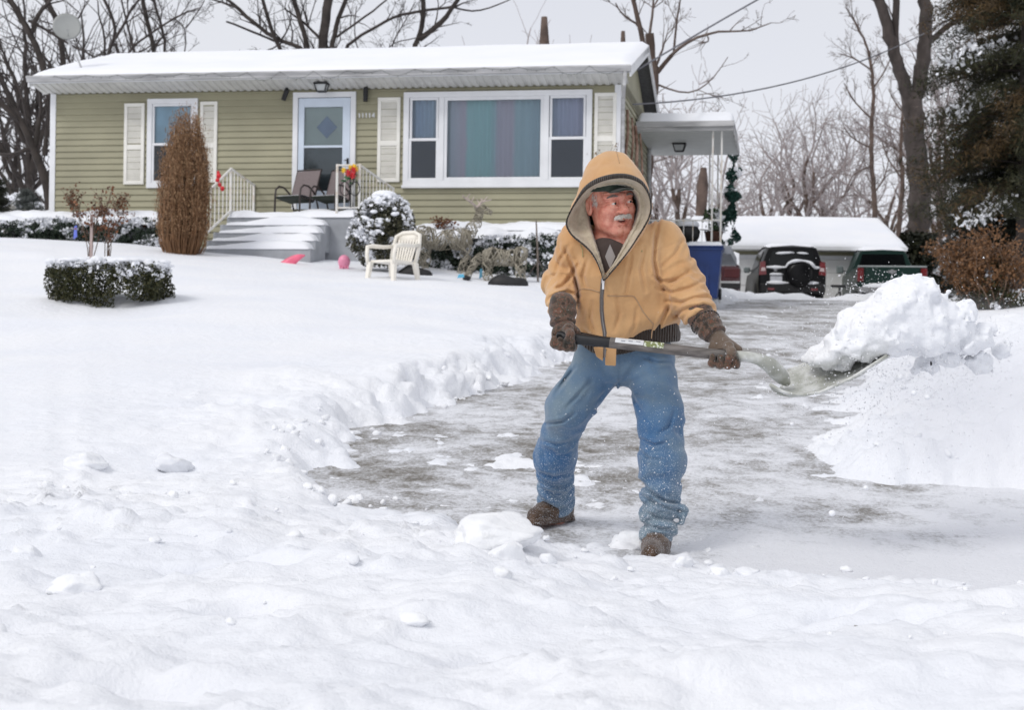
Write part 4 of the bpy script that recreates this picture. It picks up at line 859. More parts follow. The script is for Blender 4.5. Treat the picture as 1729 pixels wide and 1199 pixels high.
# ================================================================ wire deer
M_WD = pm('weathered wire and vine', (.33, .30, .24), rough=.8, var=.25, scale=25)
def wire_deer(name, loc, rz, s, label, antlers, graze):
    root = empty(name, loc, rz, label, 'deer figure'); rng = np.random.default_rng(int(s * 100)); 
    def shell(b, path, radii, nw, turns, wr=.008):
        path = np.array(path, float); radii = np.array(radii, float); m = 60; t = np.linspace(0, 1, m); tt = np.linspace(0, 1, len(path))
        pp = np.stack([np.interp(t, tt, path[:, k]) for k in range(3)], 1); rr = np.interp(t, tt, radii)
        for w in range(nw):
            ph = rng.uniform(0, 6.28); sg = 1 if w % 2 else -1; pts = []
            a = None
            tg = np.gradient(pp, axis=0)
            for i in range(m):
                u_, v_, d_ = frame_of(tg[i], (0, 1, 0.01)); an = ph + sg * turns * t[i] * 6.28 + .6 * math.sin(t[i] * 9 + w); pts.append(pp[i] + rr[i] * (math.cos(an) * u_ + math.sin(an) * v_) * rng.uniform(.9, 1.1))
            b.tube(np.array(pts) * s, wr, 3, cap=False)
    b = MB(); shell(b, [(-.5, 0, .80), (-.42, 0, .86), (-.1, 0, .80), (.25, 0, .84), (.42, 0, .86)], [.06, .19, .16, .19, .10], 26, 3.0); b.build('body', M_WD, root)
    b = MB(); neck = [(.34, 0, .92), (.50, 0, 1.12), (.55, 0, 1.3)] if not graze else [(.36, 0, .88), (.58, 0, .72), (.70, 0, .5)]
    shell(b, neck, [.13, .085, .06], 12, 1.6); b.build('neck', M_WD, root)
    hd = [(.50, 0, 1.33), (.60, 0, 1.36), (.76, 0, 1.29)] if not graze else [(.68, 0, .52), (.74, 0, .42), (.80, 0, .28)]
    b = MB(); shell(b, hd, [.05, .075, .03], 10, 1.5); 
    for sg in (-1, 1): b.tube(np.array([hd[0], np.array(hd[0]) + [-.06, sg * .1, .08]]) * s, [.03 * s, .008], 6)
    b.build('head', M_WD, root)
    for x, sx_ in ((-.40, -1), (.30, 1)):
        for sg in (-1, 1): b = MB(); shell(b, [(x, sg * .09, .78), (x + .02 + .04 * sg, sg * .1, .45), (x - .05 + .05 * sg, sg * .1, .22), (x + .0 + .05 * sg, sg * .1, -.05)], [.12, .055, .04, .035], 7, 2.2); b.build('leg', M_WD, root)
    if antlers:
        b = MB()
        for sg in (-1, 1):
            st = [(.50, sg * .03, 1.38), (.47 + .08 * sg, sg * .12, 1.46), (.46 + .16 * sg, sg * .18, 1.51), (.50 + .26 * sg, sg * .24, 1.55)]; b.tube(np.array(st) * s, [.022, .018, .014, .008], 6)
            for i_, d_ in ((1, (.05, .0, .10)), (2, (.07, .04 * sg, .09)), (2, (-.06, .06 * sg, .06)), (1, (-.05, .02, .08)), (0, (.07, .03, .07))): b.tube(np.array([st[i_], np.array(st[i_]) + d_]) * s, [.013, .006], 5)
        b.build('antlers', pm('pale antler wire', (.5, .42, .38), rough=.8, var=.2, scale=20), root)
    return root
# buck turned three-quarters away, doe grazing
p_ = at_snow(755, 458); wire_deer('deer_figure', p_ + [.0, 0, -.28], R(4), 1.02, 'tall wire buck with pale antlers before the hedge', True, False)
p_ = at_snow(848, 470); wire_deer('deer_figure', p_ + [0, 0, -.30], R(176), .80, 'small wire doe with lowered head right of the antlered buck', False, True)
# black things half buried in the snow
M_BLK = pm('black rubber', (.012, .012, .013), rough=.6, var=.3, scale=12, bump=.3, bscale=40)
for px, py, rx_, rz_, lab in ((700, 462, .30, .15, 'black rounded lump half buried before the plastic chair'), (788, 468, .07, .05, 'tiny black lump between the two wire deer'), (858, 477, .33, .14, 'long black lump half buried below the wire doe')):
    p_ = at_snow(px, py); xs = np.linspace(-1, 1, 14); b = MB(); rings = []
    for x in xs:
        w = math.sqrt(max(.02, 1 - x * x)); ang = np.arange(12) / 12 * 6.283; hmod = 1 + .22 * math.sin(x * 4 + px); rings.append(np.stack([np.full(12, p_[0] + x * rx_), p_[1] + .15 * w * np.cos(ang), p_[2] + rz_ * w * np.sin(ang) * hmod + 0 * ang - .02], 1))
    b.loft(rings, True, True, True); o = b.build('garden_hose_coil' if rx_ > .1 else 'black_lump', M_BLK, None, smooth=True); o.name = 'buried_bag'; tag(o, lab, 'bag')
# pink flamingo parts showing above the snow
M_PNK = pm('pink plastic', (.85, .16, .26), rough=.4, var=.1, scale=6); M_PNK2 = pm('light pink plastic', (.85, .30, .45), rough=.4, var=.1, scale=6)
p_ = at_snow(495, 436); xs = np.linspace(0, 1, 10); b = MB(); rings = []
for t in xs:
    ang = np.arange(10) / 10 * 6.283; w = .10 * (1 - t) ** .6 + .012; rings.append(np.stack([p_[0] - .14 + .34 * t + np.cos(ang) * w * .9, p_[1] + np.sin(ang) * w * .5, p_[2] - .06 + .20 * math.sin(t * 1.5) + np.cos(ang) * w * (-.5)], 1))
b.loft(rings, True, True, True); o = b.build('plastic_fin', M_PNK, None, smooth=True); tag(o, 'hot pink plastic fin curving out of the snow below the steps', 'lawn ornament')
p_ = at_snow(581, 440); b = MB(); b.ell(p_ + [0, 0, .08], (.105, .09, .12), 16, 10)
for dx in (-.06, -.02, .03, .07): b.tube([p_ + [dx, -.05, .0], p_ + [dx, -.05, -.07]], [.02, .008], 6)
o = b.build('plastic_ball_ornament', M_PNK2, None, smooth=True); tag(o, 'round light pink plastic ornament in the snow beside the stoop', 'lawn ornament')
# small bright scraps
for px, py, c_, nm, lab, s3 in ((127, 392, (.15, .2, .7), 'blue_marker', 'small blue and white plastic marker in the left hedge', (.03, .02, .12)), (778, 466, (.12, .45, .65), 'blue_scrap', 'scrap of bright blue plastic at the feet of the buck', (.06, .02, .035)), (812, 462, (.15, .45, .65), 'blue_scrap', 'scrap of blue tape on the leg of the doe', (.03, .02, .09))):
    p_ = P(px, py, 26.2 if px < 200 else at_snow(px, py + 4)[1]); b = MB(); b.extrude([p_ + [-s3[0], 0, -s3[2]], p_ + [s3[0], 0, -s3[2] * .6], p_ + [s3[0] * .7, 0, s3[2]], p_ + [-s3[0] * .6, 0, s3[2] * .8]], (0, s3[1], 0)); o = b.build(nm, pm(nm + str(px), c_, rough=.5), None); tag(o, lab, 'scrap')

# ================================================================ side porch
porch = empty('side_porch', h2w(L + 1.0, 5, 2.3), -HT, 'flat-roofed white side porch with thin iron posts at the right end of the house', 'porch')
py0, py1 = 2.95, 6.9; 
pz = fz(1150, 219, py0); px0, px1 = L + .03, fx(1237, 215, py0)
b = MB(); hb(b, px0, px1, py0, py1, pz, pz + .10, .004); b.build('ceiling', pm('porch ceiling', (.55, .57, .56), rough=.6, var=.05), porch, True)
b = MB(); hb(b, px0, px1 + .02, py0 - .03, py0 + .01, pz - .03, pz + .14); hb(b, px1 - .01, px1 + .03, py0 + .012, py1, pz - .03, pz + .14); hb(b, px0, px1 + .04, py0 - .09, py0 - .032, pz + .05, pz + .17); b.build('fascia', M_GUT, porch, True)
sl = snow_slab(porch, px0, px1 + .04, py0 - .08, py1, pz + .14, .26, 12, .12); sl.name = 'roof_snow'
def post(px, yoff, row0=225, zb=1.9):
    x = fx(px, 300, yoff); b = MB(); Rm = h2w(x, yoff, 0); b.beam((Rm[0], Rm[1], zb), (Rm[0], Rm[1], pz), .035, .035, up=(HU[0], HU[1], 0)); b.build('post', M_RAIL, porch, True); return x
xa = post(1203, py0 + .12); xb_ = post(1218, py0 + .12); xc = post(1212, py1 - .2); post(1198, py1 - .2)
fl_z = fz(1190, 415, py0)
b = MB(); hb(b, px0, px1, py0, py1, fl_z - .16, fl_z, .004); b.build('porch_floor', M_CONC, porch, True)
rail(porch, h2w(px0 + .05, py0 + .12, fl_z), h2w(xb_, py0 + .12, fl_z), fz(1190, 371, py0) - fl_z, fz(1190, 371, py0) - fl_z, 8, False, False, 'white iron railing across the front of the side porch', low=.06)
_lc = h2w(fx(1147, 240, 4.9), 4.9, pz)
o_ = lantern('porch_light', porch, (0, 0, 0), 1.15); o_.data.transform(Matrix.Translation(Vector((*((Matrix(world_mat(porch)).inverted() @ Vector(_lc))),)))); 
for c in o_.children: c.data.transform(Matrix.Translation(Vector((*((Matrix(world_mat(porch)).inverted() @ Vector(_lc))),))))
# evergreen garland wound about the rear post
gl = empty('evergreen_garland', h2w(xb_ + .12, py0 + .5, 2.2), 0, 'dark evergreen garland hanging down the right side of the side porch', 'garland'); gx_, gy_ = h2w(xb_ + .14, py0 + .5, 0)[:2]
zt_, zb_ = fz(1228, 262, py0 + .5), fz(1224, 425, py0 + .5)
bush(gl, lambda p: np.hypot(p[:, 0] - gx_ - .05 * (p[:, 2] - zb_) + .05 * np.sin(p[:, 2] * 9), p[:, 1] - gy_) < .10 + .05 * np.sin(p[:, 2] * 14) + .03 * (zt_ - p[:, 2]), ((gx_ - .3, gy_ - .3, zb_), (gx_ + .4, gy_ + .3, zt_)), 3200, .035, leafmat('garland needles', (.006, .028, .022), (.02, .07, .055)), snow_frac=.1, seed=41)
# kettle grill
gc = h2w(fx(1160, 390, py0 + .6), py0 + .6, fz(1160, 392, py0 + .6)); gr = empty('kettle_grill', (gc[0], gc[1], fl_z), 0, 'black kettle grill capped with snow on the side porch', 'grill')
b = MB(); b.lathe([(.02, -.27), (.15, -.24), (.25, -.12), (.275, 0), (.275, .02), (.22, .12), (.1, .18), (.02, .19)], gc, 20); b.build('kettle', M_DARK, gr, True, True)
b = MB(); b.lathe([(.24, .11), (.255, .13), (.24, .19), (.17, .25), (.05, .28), (.01, .28)], gc, 20); b.build('snow_cap', SNOWFAR, gr, True, True)
for a in (.5, 2.6, 4.7): b = MB(); b.tube([gc + [.16 * math.cos(a), .16 * math.sin(a), -.2], (gc[0] + .28 * math.cos(a), gc[1] + .28 * math.sin(a), fl_z)], .012, 6); b.build('leg', M_DARK, gr, True)
b = MB(); b.tube([gc + [.27, 0, .06], gc + [.42, .0, .05], gc + [.5, 0, -.05]], .014, 6); b.build('handle', M_DARK, gr, True)
# potted plant
pc_ = h2w(fx(1205, 400, py0 + .9), py0 + .9, fl_z); pp = empty('potted_plant', pc_, 0, 'brown pot of greenery with snow on the side porch behind the posts', 'pot plant')
b = MB(); b.lathe([(.13, .0), (.19, .33), (.2, .36), (.17, .36)], pc_, 14); b.build('pot', pm('brown clay', (.10, .045, .03), rough=.8, var=.2), pp, True, True)
bush(pp, lambda p: ((p[:, 0] - pc_[0]) ** 2 + (p[:, 1] - pc_[1]) ** 2) / .07 + ((p[:, 2] - pc_[2] - .55) / .35) ** 2 < 1, (pc_ + [-.3, -.3, .2], pc_ + [.3, .3, .95]), 700, .04, leafmat('pot leaves', (.02, .05, .02), (.08, .14, .06)), snow_frac=.3, seed=5)
# blue wheeled bin
BD = 30.6; bt_ = P(1194, 414, BD); bn = empty('wheelie_bin', bt_ + [0, .3, -1.05], -HT, 'dark blue wheeled bin with snow on its lid below the side porch', 'bin')
M_BIN = pm('dark blue plastic', (.008, .035, .16), rough=.45, var=.12, scale=4)
w, dpt_ = .345, .36
b = MB(); b.loft([np.array([(-w * .74, -dpt_ * .72, 0), (w * .74, -dpt_ * .72, 0), (w * .74, dpt_ * .72, 0), (-w * .74, dpt_ * .72, 0)]), np.array([(-w, -dpt_, 1.0), (w, -dpt_, 1.0), (w, dpt_, 1.0), (-w, dpt_, 1.0)])], True, True, False); b.box(-w - .02, w + .02, -dpt_ - .02, dpt_ + .02, .95, 1.0, .006); b.build('tub', M_BIN, bn)
b = MB(); b.box(-.09, -.04, -dpt_ * .92, -dpt_ * .80, .18, .66); b.box(.04, .09, -dpt_ * .92, -dpt_ * .80, .18, .66); b.build('rib', M_BIN, bn)
b = MB(); b.box(-w - .03, w + .03, -dpt_ - .04, dpt_ + .04, 1.003, 1.04, .01); b.tube([(-w, dpt_ + .06, .99), (w, dpt_ + .06, .99)], .02, 8); b.build('lid', M_BIN, bn)
U, V = np.meshgrid(np.linspace(-1, 1, 18), np.linspace(-1, 1, 18)); e = np.clip((1 - np.maximum(abs(U), abs(V))) * 5, 0, 1) ** .5; ii = (np.arange(17)[:, None] * 18 + np.arange(17)[None, :]).ravel()
mesh_np('lid_snow', np.stack([U * (w + .02), V * (dpt_ + .02), 1.035 + e * (.09 + .012 * fbm(U * 2, V * 2, seed=3))], -1).reshape(-1, 3), np.stack([ii, ii + 1, ii + 19, ii + 18], 1), SNOWFAR, bn, smooth=True)
for sg in (-1, 1): b = MB(); b.lathe([(.02, -.03), (.11, -.03), (.12, 0), (.11, .03), (.02, .03)], (sg * w * .85, dpt_ * .8, .1), 14, 'x'); b.build('wheel', M_DARK, bn)
# brown vine trunks at the house corner
vn = empty('dead_vine', h2w(L + .25, -.3, 2.2), 0, 'rusty brown leafless vine trunks at the right corner of the house', 'vine'); rng = np.random.default_rng(8)
for k, (px, w) in enumerate(((1057, .045), (1066, .035), (1073, .05), (1082, .03))):
    b = MB(); x = fx(px, 280, .2 + .1 * k); pts = [h2w(x + .03 * math.sin(z_ * 4 + k), .2 + .1 * k, z_) for z_ in np.linspace(2.0, fz(px, 185 + 12 * k, .2), 9)]; b.tube(pts, np.linspace(w, w * .6, 9), 7); b.build('vine_stem', pm('rusty bark', (.20, .10, .062), rough=.9, var=.35, scale=8, bump=.5, bscale=30, col2=(.33, .22, .17)), vn, True, True)
# ================================================================ detached garage
GD = 46.6; GR_ = R(-1.5)
gL, gRt = P(1196, 450, GD), P(1508, 450, GD); gw = float(gRt[0] - gL[0]); gz0 = 2.2
gar = empty('garage', (gL[0], GD, gz0), GR_, 'white detached garage with a snow-covered roof at the end of the driveway', 'garage')
EZ = float(P(1370, 419, GD)[2]) - gz0; RZ = float(P(1370, 369, GD + 3.4)[2]) - gz0; gdp = 6.8
b = MB(); b.box(0, gw, .1, gdp, -.4, EZ); b.build('wall', M_SIDE, gar)
b = MB(); b.extrude([(gw - .012, .1, EZ), (gw - .012, gdp, EZ), (gw - .012, gdp / 2, RZ - .1)], (-.02, 0, 0)); b.build('gable', M_SIDE, gar)
b = MB(); b.extrude([(-.3, -.35, EZ), (-.3, gdp / 2, RZ - .12), (-.3, gdp + .35, EZ), (-.3, gdp + .35, EZ - .08), (-.3, gdp / 2, RZ - .2), (-.3, -.35, EZ - .08)], (gw + .6, 0, 0)); gro = b.build('roof', M_SHING, gar)
us = np.linspace(0, 1, 40); vs_ = np.concatenate([[-.01, -.006], np.linspace(0, 2, 30)]); U, V = np.meshgrid(us, vs_); X = -.32 + (gw + .64) * U; Y = -.37 + (gdp / 2 + .37) * V; bz = np.where(V <= 1, EZ + (RZ - .12 - EZ) * V, EZ + (RZ - .12 - EZ) * (2 - V)); th = .2 * np.clip((V + .01) / .03, 0, 1) ** .5 * sstep(0, .02, np.minimum(U, 1 - U) + .004) + .015 * fbm(X, Y, seed=5)
ii = (np.arange(len(vs_) - 1)[:, None] * 40 + np.arange(39)[None, :]).ravel(); mesh_np('snow_cover', np.stack([X, Y, bz + th], -1).reshape(-1, 3), np.stack([ii, ii + 1, ii + 41, ii + 40], 1), SNOWFAR, gro, smooth=True)
b = MB(); b.box(-.3, gw + .3, -.42, -.352, EZ - .09, EZ + .03, .006); b.build('gutter', M_WHITE, gar)
b = MB(); b.box(-.28, gw + .28, -.35, .1, EZ - .10, EZ - .085); b.build('soffit', M_SOFF, gar)
M_GD = pm('white garage door', (.80, .80, .79), rough=.5, var=.03, scale=2)
dx0, dx1 = .78, gw - .32; dzt = EZ - .34
b = MB(); b.box(dx0 - .12, dx0, .04, .1, -.3, dzt + .12, .004); b.box(dx1, dx1 + .12, .04, .1, -.3, dzt + .12, .004); b.box(dx0, dx1, .042, .098, dzt, dzt + .12, .004); b.build('door_frame', M_WHITE, gar)
gd_ = MB().box(dx0, dx1, .085, .097, -.3, dzt).build('garage_door', M_GD, gar); hs = (dzt + .0) / 4
for k in range(4):
    b = MB(); b.box(dx0 + .005, dx1 - .005, .062, .084, k * hs + .008, (k + 1) * hs - .008, .008); b.build('door_panel', M_GD, gd_)
b = MB(); b.box(gw - .14, gw + .02, .06, .12, -.3, EZ - .1); b.box(-.02, .12, .06, .12, -.3, EZ - .1); b.build('corner_board', M_WHITE, gar)
# ================================================================ cars (rear views; local: x right, -y rear towards the camera, z up)
M_TYRE = pm('tyre', (.02, .02, .02), rough=.8); M_RIM = pm('alloy rim', (.35, .35, .36), rough=.35, metal=.6); M_CGL = pm('dark car glass', (.006, .007, .008), rough=.12, var=.05, spec=.3); M_TAIL = pm('red tail lamp', (.17, .012, .016), rough=.25, var=.15, scale=12, coat=.5); M_TAILW = pm('clear lamp', (.65, .5, .5), rough=.15)
M_PLATE = pm('licence plate', (.55, .56, .60), rough=.4, var=.12, scale=30); M_BUMP = pm('dark bumper plastic', (.010, .010, .011), rough=.6, var=.15, scale=10)
def wheel(root, x, y, r_, w):
    t_ = MB().lathe([(r_ * .6, -w / 2), (r_ * .93, -w / 2), (r_, -w / 3), (r_, w / 3), (r_ * .93, w / 2), (r_ * .6, w / 2)], (x, y, r_), 24, 'x').build('wheel', M_TYRE, root, smooth=False)
    MB().lathe([(.02, -w / 2 + .01), (r_ * .6, -w / 2 + .02), (r_ * .6, w / 2 - .02), (.02, w / 2 - .01)], (x, y, r_), 16, 'x').build('rim', M_RIM, t_)
def body_rings(secs, n=28):
    """secs: (y, half-width bottom, half width waist, half width roof, z bottom, z waist, z roof): rounded trapezoid cross sections"""
    out = []
    for (y, wb, ww, wr, zb, zw, zr) in secs:
        k = [(-wb, zb), (-ww, zb + (zw - zb) * .35), (-ww, zw), (-wr, zr - (zr - zw) * .12), (-wr * .86, zr), (0, zr + .02), (wr * .86, zr), (wr, zr - (zr - zw) * .12), (ww, zw), (ww, zb + (zw - zb) * .35), (wb, zb), (0, zb)]
        out.append(np.array([(x, y, z) for x, z in k]))
    return out
def car_body(secs, name, m, root, bev=.03):
    b = MB(); b.loft(body_rings(secs), True, True, True); o_ = b.build(name, m, root)
    md = o_.modifiers.new('bevel', 'BEVEL'); md.width = bev; md.segments = 2; md.limit_method = 'ANGLE'; md.angle_limit = R(25); return o_
def suv(loc, rz):
    c = empty('parked_suv', loc, rz, 'black compact SUV with a rear spare wheel parked before the garage', 'SUV'); pb_ = pm('black car paint', (.004, .004, .005), rough=.4, var=.05, coat=.08, spec=.2)
    bd = car_body([(0.02, .84, .88, .86, .42, .98, 1.02), (.10, .88, .905, .88, .33, 1.0, 1.06), (1.0, .90, .91, .89, .28, 1.0, 1.04), (3.2, .90, .91, .88, .28, .98, 1.0), (4.1, .84, .86, .80, .32, .80, .86), (4.2, .78, .80, .74, .4, .7, .76)], 'body', pb_, c)
    car_body([(.10, .80, .84, .66, .98, 1.06, 1.60), (.30, .86, .87, .68, .98, 1.06, 1.665), (1.6, .86, .87, .69, .98, 1.06, 1.69), (2.6, .84, .86, .66, .98, 1.04, 1.62), (3.2, .80, .82, .60, .95, .99, 1.03)], 'cabin', pb_, c)
    b = MB(); b.add([(-.66, .085, 1.10), (.66, .085, 1.10), (.54, .112, 1.50), (-.54, .112, 1.50)], [(0, 1, 2, 3)]); b.build('rear_window', M_CGL, c).data.transform(Matrix.Translation((0, -.02, 0)))
    for sg in (-1, 1):
        b = MB(); b.add([(sg * .878, .55, 1.10), (sg * .878, 2.3, 1.10), (sg * .73, 2.1, 1.55), (sg * .73, .65, 1.55)], [(0, 1, 2, 3)]); b.build('side_window', M_CGL, c)
        b = MB(); b.extrude([(sg * .70, 0, .86), (sg * .90, 0, .84), (sg * .87, 0, 1.20), (sg * .74, 0, 1.22)], (0, .12, 0)); tl = b.build('tail_light', M_TAIL, c)
        b = MB(); b.extrude([(sg * .72, -.008, .96), (sg * .85, -.008, .95), (sg * .84, -.008, 1.04), (sg * .74, -.008, 1.05)], (0, .006, 0)); b.build('lamp_lens', M_TAILW, tl)
        b = MB(); b.box(sg * .58 - .09, sg * .58 + .09, -.085, -.07, .43, .49, .004); b.build('reflector', M_TAIL, c)
        b = MB(); b.box(sg * 1.0 - .09, sg * 1.0 + .09, 2.25, 2.35, 1.02, 1.18, .03); b.tube([(sg * .86, 2.3, 1.08), (sg * .95, 2.3, 1.10)], .025, 6); b.build('wing_mirror', pm('mirror', (.16, .19, .19), rough=.2), c)
        for y in (.85, 3.45): wheel(c, sg * .80, y, .35, .22)
    b = MB(); b.box(-.88, .88, -.07, .14, .36, .62, .04); b.build('bumper', M_BUMP, c)
    b = MB(); b.lathe([(.02, -.20), (.25, -.20), (.34, -.15), (.36, -.06), (.35, .0), (.02, .0)], (.17, .0, .87), 28, 'y'); b.build('spare_wheel_cover', pb_, c, smooth=True)
    b = MB(); b.box(-.60, -.28, -.012, .004, .66, .82, .003); b.build('licence_plate', M_PLATE, c)
    b = MB(); b.box(-.62, -.26, -.03, .01, .825, .85, .004); b.build('plate_trim', M_RIM, c)
    b = MB(); b.ell((-.46, -.01, .99), (.055, .012, .05), 12, 8); b.build('emblem', M_RIM, c)
    def sheet(name, pts, t):   # lumpy snow strip through (x, y, z) centreline points, half thickness t
        b = MB(); pts = np.array(pts, float); b.tube(pts, t, 8); b.build(name, SNOWFAR, c, smooth=True)
    U, V = np.meshgrid(np.linspace(-1, 1, 16), np.linspace(0, 1, 16)); ii = (np.arange(15)[:, None] * 16 + np.arange(15)[None, :]).ravel(); e = np.clip((1 - abs(U)) * 4, 0, 1) ** .5 * np.clip(np.minimum(V, 1 - V) * 8, 0, 1) ** .5
    mesh_np('roof_snow', np.stack([U * .66, .12 + 2.5 * V, 1.60 + .09 * np.sin(V * 3) + e * .09], -1).reshape(-1, 3), np.stack([ii, ii + 1, ii + 17, ii + 16], 1), SNOWFAR, c, smooth=True)
    x = np.linspace(-.70, .72, 24); sheet('snow_ridge', [(a, -.02 - .17 * (abs(a - .17) < .38), 1.06 + .17 * math.sqrt(max(0, 1 - ((a - .17) / .37) ** 2)) if abs(a - .17) < .37 else 1.055) for a in x], [.012 + .022 * math.sin(i * .4) ** 2 + .012 for i in range(24)])
    sheet('bumper_snow', [(a, -.02, .635) for a in np.linspace(-.7, .7, 12)], [.02, .05, .06, .05, .03, .012, .012, .03, .05, .055, .05, .02])
    sheet('window_snow', [(a, .05, 1.46 - .03 * abs(a) * 2) for a in np.linspace(-.45, .05, 8)], [.01, .03, .035, .035, .03, .03, .02, .01]); sheet('window_snow', [(a, .05, 1.46 - .03 * abs(a) * 2) for a in np.linspace(.12, .42, 6)], [.01, .025, .03, .03, .025, .01])
    sheet('plate_snow', [(a, -.03, .87) for a in np.linspace(-.62, -.26, 6)], [.01, .03, .03, .03, .025, .01])
    return c
def pickup(loc, rz):
    c = empty('pickup_truck', loc, rz, 'dark green pickup truck with closed tailgate parked right of the black SUV', 'pickup truck'); g_ = pm('dark green car paint', (.008, .030, .024), rough=.4, var=.08, coat=.1, spec=.3)
    car_body([(0.0, .88, .93, .92, .50, 1.05, 1.10), (.1, .92, .95, .94, .45, 1.05, 1.12), (2.0, .93, .95, .94, .40, 1.05, 1.12), (4.9, .92, .94, .90, .40, 1.0, 1.06), (5.3, .84, .86, .8, .45, .9, .95)], 'body', g_, c)
    car_body([(2.0, .85, .88, .66, 1.05, 1.14, 1.70), (2.2, .87, .89, .68, 1.05, 1.14, 1.76), (3.4, .87, .89, .67, 1.05, 1.12, 1.75), (4.1, .84, .86, .6, 1.02, 1.08, 1.14)], 'cab', g_, c)
    b = MB(); b.add([(-.68, 1.975, 1.20), (.68, 1.975, 1.20), (.58, 1.99, 1.60), (-.58, 1.99, 1.60)], [(0, 1, 2, 3)]); b.build('rear_window', M_CGL, c)
    b = MB(); b.box(-.74, .74, -.035, .01, .56, 1.10, .012); tg = b.build('tailgate', g_, c)
    b = MB(); b.box(-.11, .11, -.05, -.036, .95, 1.02, .004); b.ell((0, -.045, .98), (.06, .012, .07), 10, 6); b.build('handle', M_RIM, tg)
    b = MB(); b.box(-.94, .94, -.03, .05, 1.105, 1.15, .012); b.build('tailgate_cap', pm('grey cap', (.35, .38, .38), rough=.5), c)
    for sg in (-1, 1):
        b = MB(); b.box(sg * .86 - .085, sg * .86 + .085, -.04, .06, .70, 1.08, .012); b.build('tail_light', M_TAIL, c)
        b = MB(); b.box(sg * 1.08 - .1, sg * 1.08 + .1, 3.2, 3.32, 1.10, 1.32, .03); b.tube([(sg * .88, 3.3, 1.15), (sg * 1.0, 3.3, 1.2)], .025, 6); b.build('wing_mirror', pm('mirror', (.16, .19, .19), rough=.2), c)
        for y in (1.0, 4.3): wheel(c, sg * .80, y, .38, .26)
    b = MB(); b.box(-.92, .92, -.14, .04, .40, .55, .02); b.build('bumper', M_RIM, c)
    b = MB(); b.box(-.16, .16, -.15, -.142, .43, .53); b.build('licence_plate', M_PLATE, c)
    U, V = np.meshgrid(np.linspace(-1, 1, 16), np.linspace(0, 1, 16)); ii = (np.arange(15)[:, None] * 16 + np.arange(15)[None, :]).ravel(); e = np.clip((1 - abs(U)) * 4, 0, 1) ** .5 * np.clip(np.minimum(V, 1 - V) * 8, 0, 1) ** .5
    mesh_np('roof_snow', np.stack([U * .66, 2.03 + 1.5 * V, 1.71 + .05 * np.sin(V * 3) + e * .10], -1).reshape(-1, 3), np.stack([ii, ii + 1, ii + 17, ii + 16], 1), SNOWFAR, c, smooth=True)
    b = MB(); b.tube([(a, -.06, .57) for a in np.linspace(-.8, .8, 12)], [.03, .06, .09, .08, .1, .08, .09, .07, .09, .08, .06, .03], 8); b.build('bumper_snow', SNOWFAR, c, smooth=True)
    return c
def sedan(loc, rz):
    c = empty('parked_sedan', loc, rz, 'dark red sedan under snow mostly hidden behind the blue bin', 'sedan'); g_ = pm('dark maroon paint', (.05, .008, .012), rough=.25, var=.08, coat=.5)
    car_body([(0.0, .80, .86, .80, .40, .82, .90), (.1, .84, .88, .82, .32, .86, .98), (1.0, .88, .89, .84, .28, .86, 1.0), (3.4, .88, .89, .84, .28, .84, .96), (4.5, .8, .82, .7, .35, .7, .76)], 'body', g_, c)
    car_body([(.75, .72, .74, .66, .94, .98, 1.0), (1.4, .78, .80, .56, .94, 1.0, 1.38), (2.4, .78, .80, .57, .94, 1.0, 1.42), (3.3, .74, .76, .6, .92, .96, .98)], 'cabin', M_CGL, c)
    for sg in (-1, 1):
        b = MB(); b.box(sg * .66 - .2, sg * .66 + .2, -.02, .12, .62, .86, .02); b.build('tail_light', pm('dark red lamp', (.07, .008, .01), rough=.3), c)
        for y in (.9, 3.6): wheel(c, sg * .76, y, .32, .2)
    b = MB(); b.box(-.87, .87, -.05, .1, .34, .46, .02); b.build('bumper', M_BUMP, c); b = MB(); b.box(-.86, .86, -.06, .0, .47, .53, .01); b.build('bumper_trim', M_GUT, c)
    U, V = np.meshgrid(np.linspace(-1, 1, 14), np.linspace(0, 1, 14)); ii = (np.arange(13)[:, None] * 14 + np.arange(13)[None, :]).ravel(); e = np.clip((1 - abs(U)) * 4, 0, 1) ** .5 * np.clip(np.minimum(V, 1 - V) * 8, 0, 1) ** .5
    mesh_np('boot_snow', np.stack([U * .84, .02 + 1.3 * V, .93 + .40 * sstep(.55, 1, V) + e * .12], -1).reshape(-1, 3), np.stack([ii, ii + 1, ii + 15, ii + 14], 1), SNOWFAR, c, smooth=True)
    return c
dzc = 2.22
p_ = P(1338, 480, 41.6); suv((p_[0], 41.6, dzc), R(-3))
p_ = P(1506, 480, 42.6); pickup((p_[0], 42.6, dzc + .05), R(-6))
p_ = P(1192, 480, 39.5); sedan((p_[0], 39.5, dzc + .02), R(-8))
p_ = P(1417, 495, 41.0); st = empty('footstool', (p_[0], 41.0, dzc + .1), 0, 'small black stand in the snow between the SUV and the pickup', 'stand')
b = MB(); b.box(-.22, .2, -.1, .1, .40, .47, .02); b.build('top', M_DARK, st); b = MB(); b.tube([(0, 0, .42), (.06, 0, 0)], .03, 6); b.tube([(0, 0, .3), (-.2, 0, 0)], .02, 6); b.build('leg', M_DARK, st)
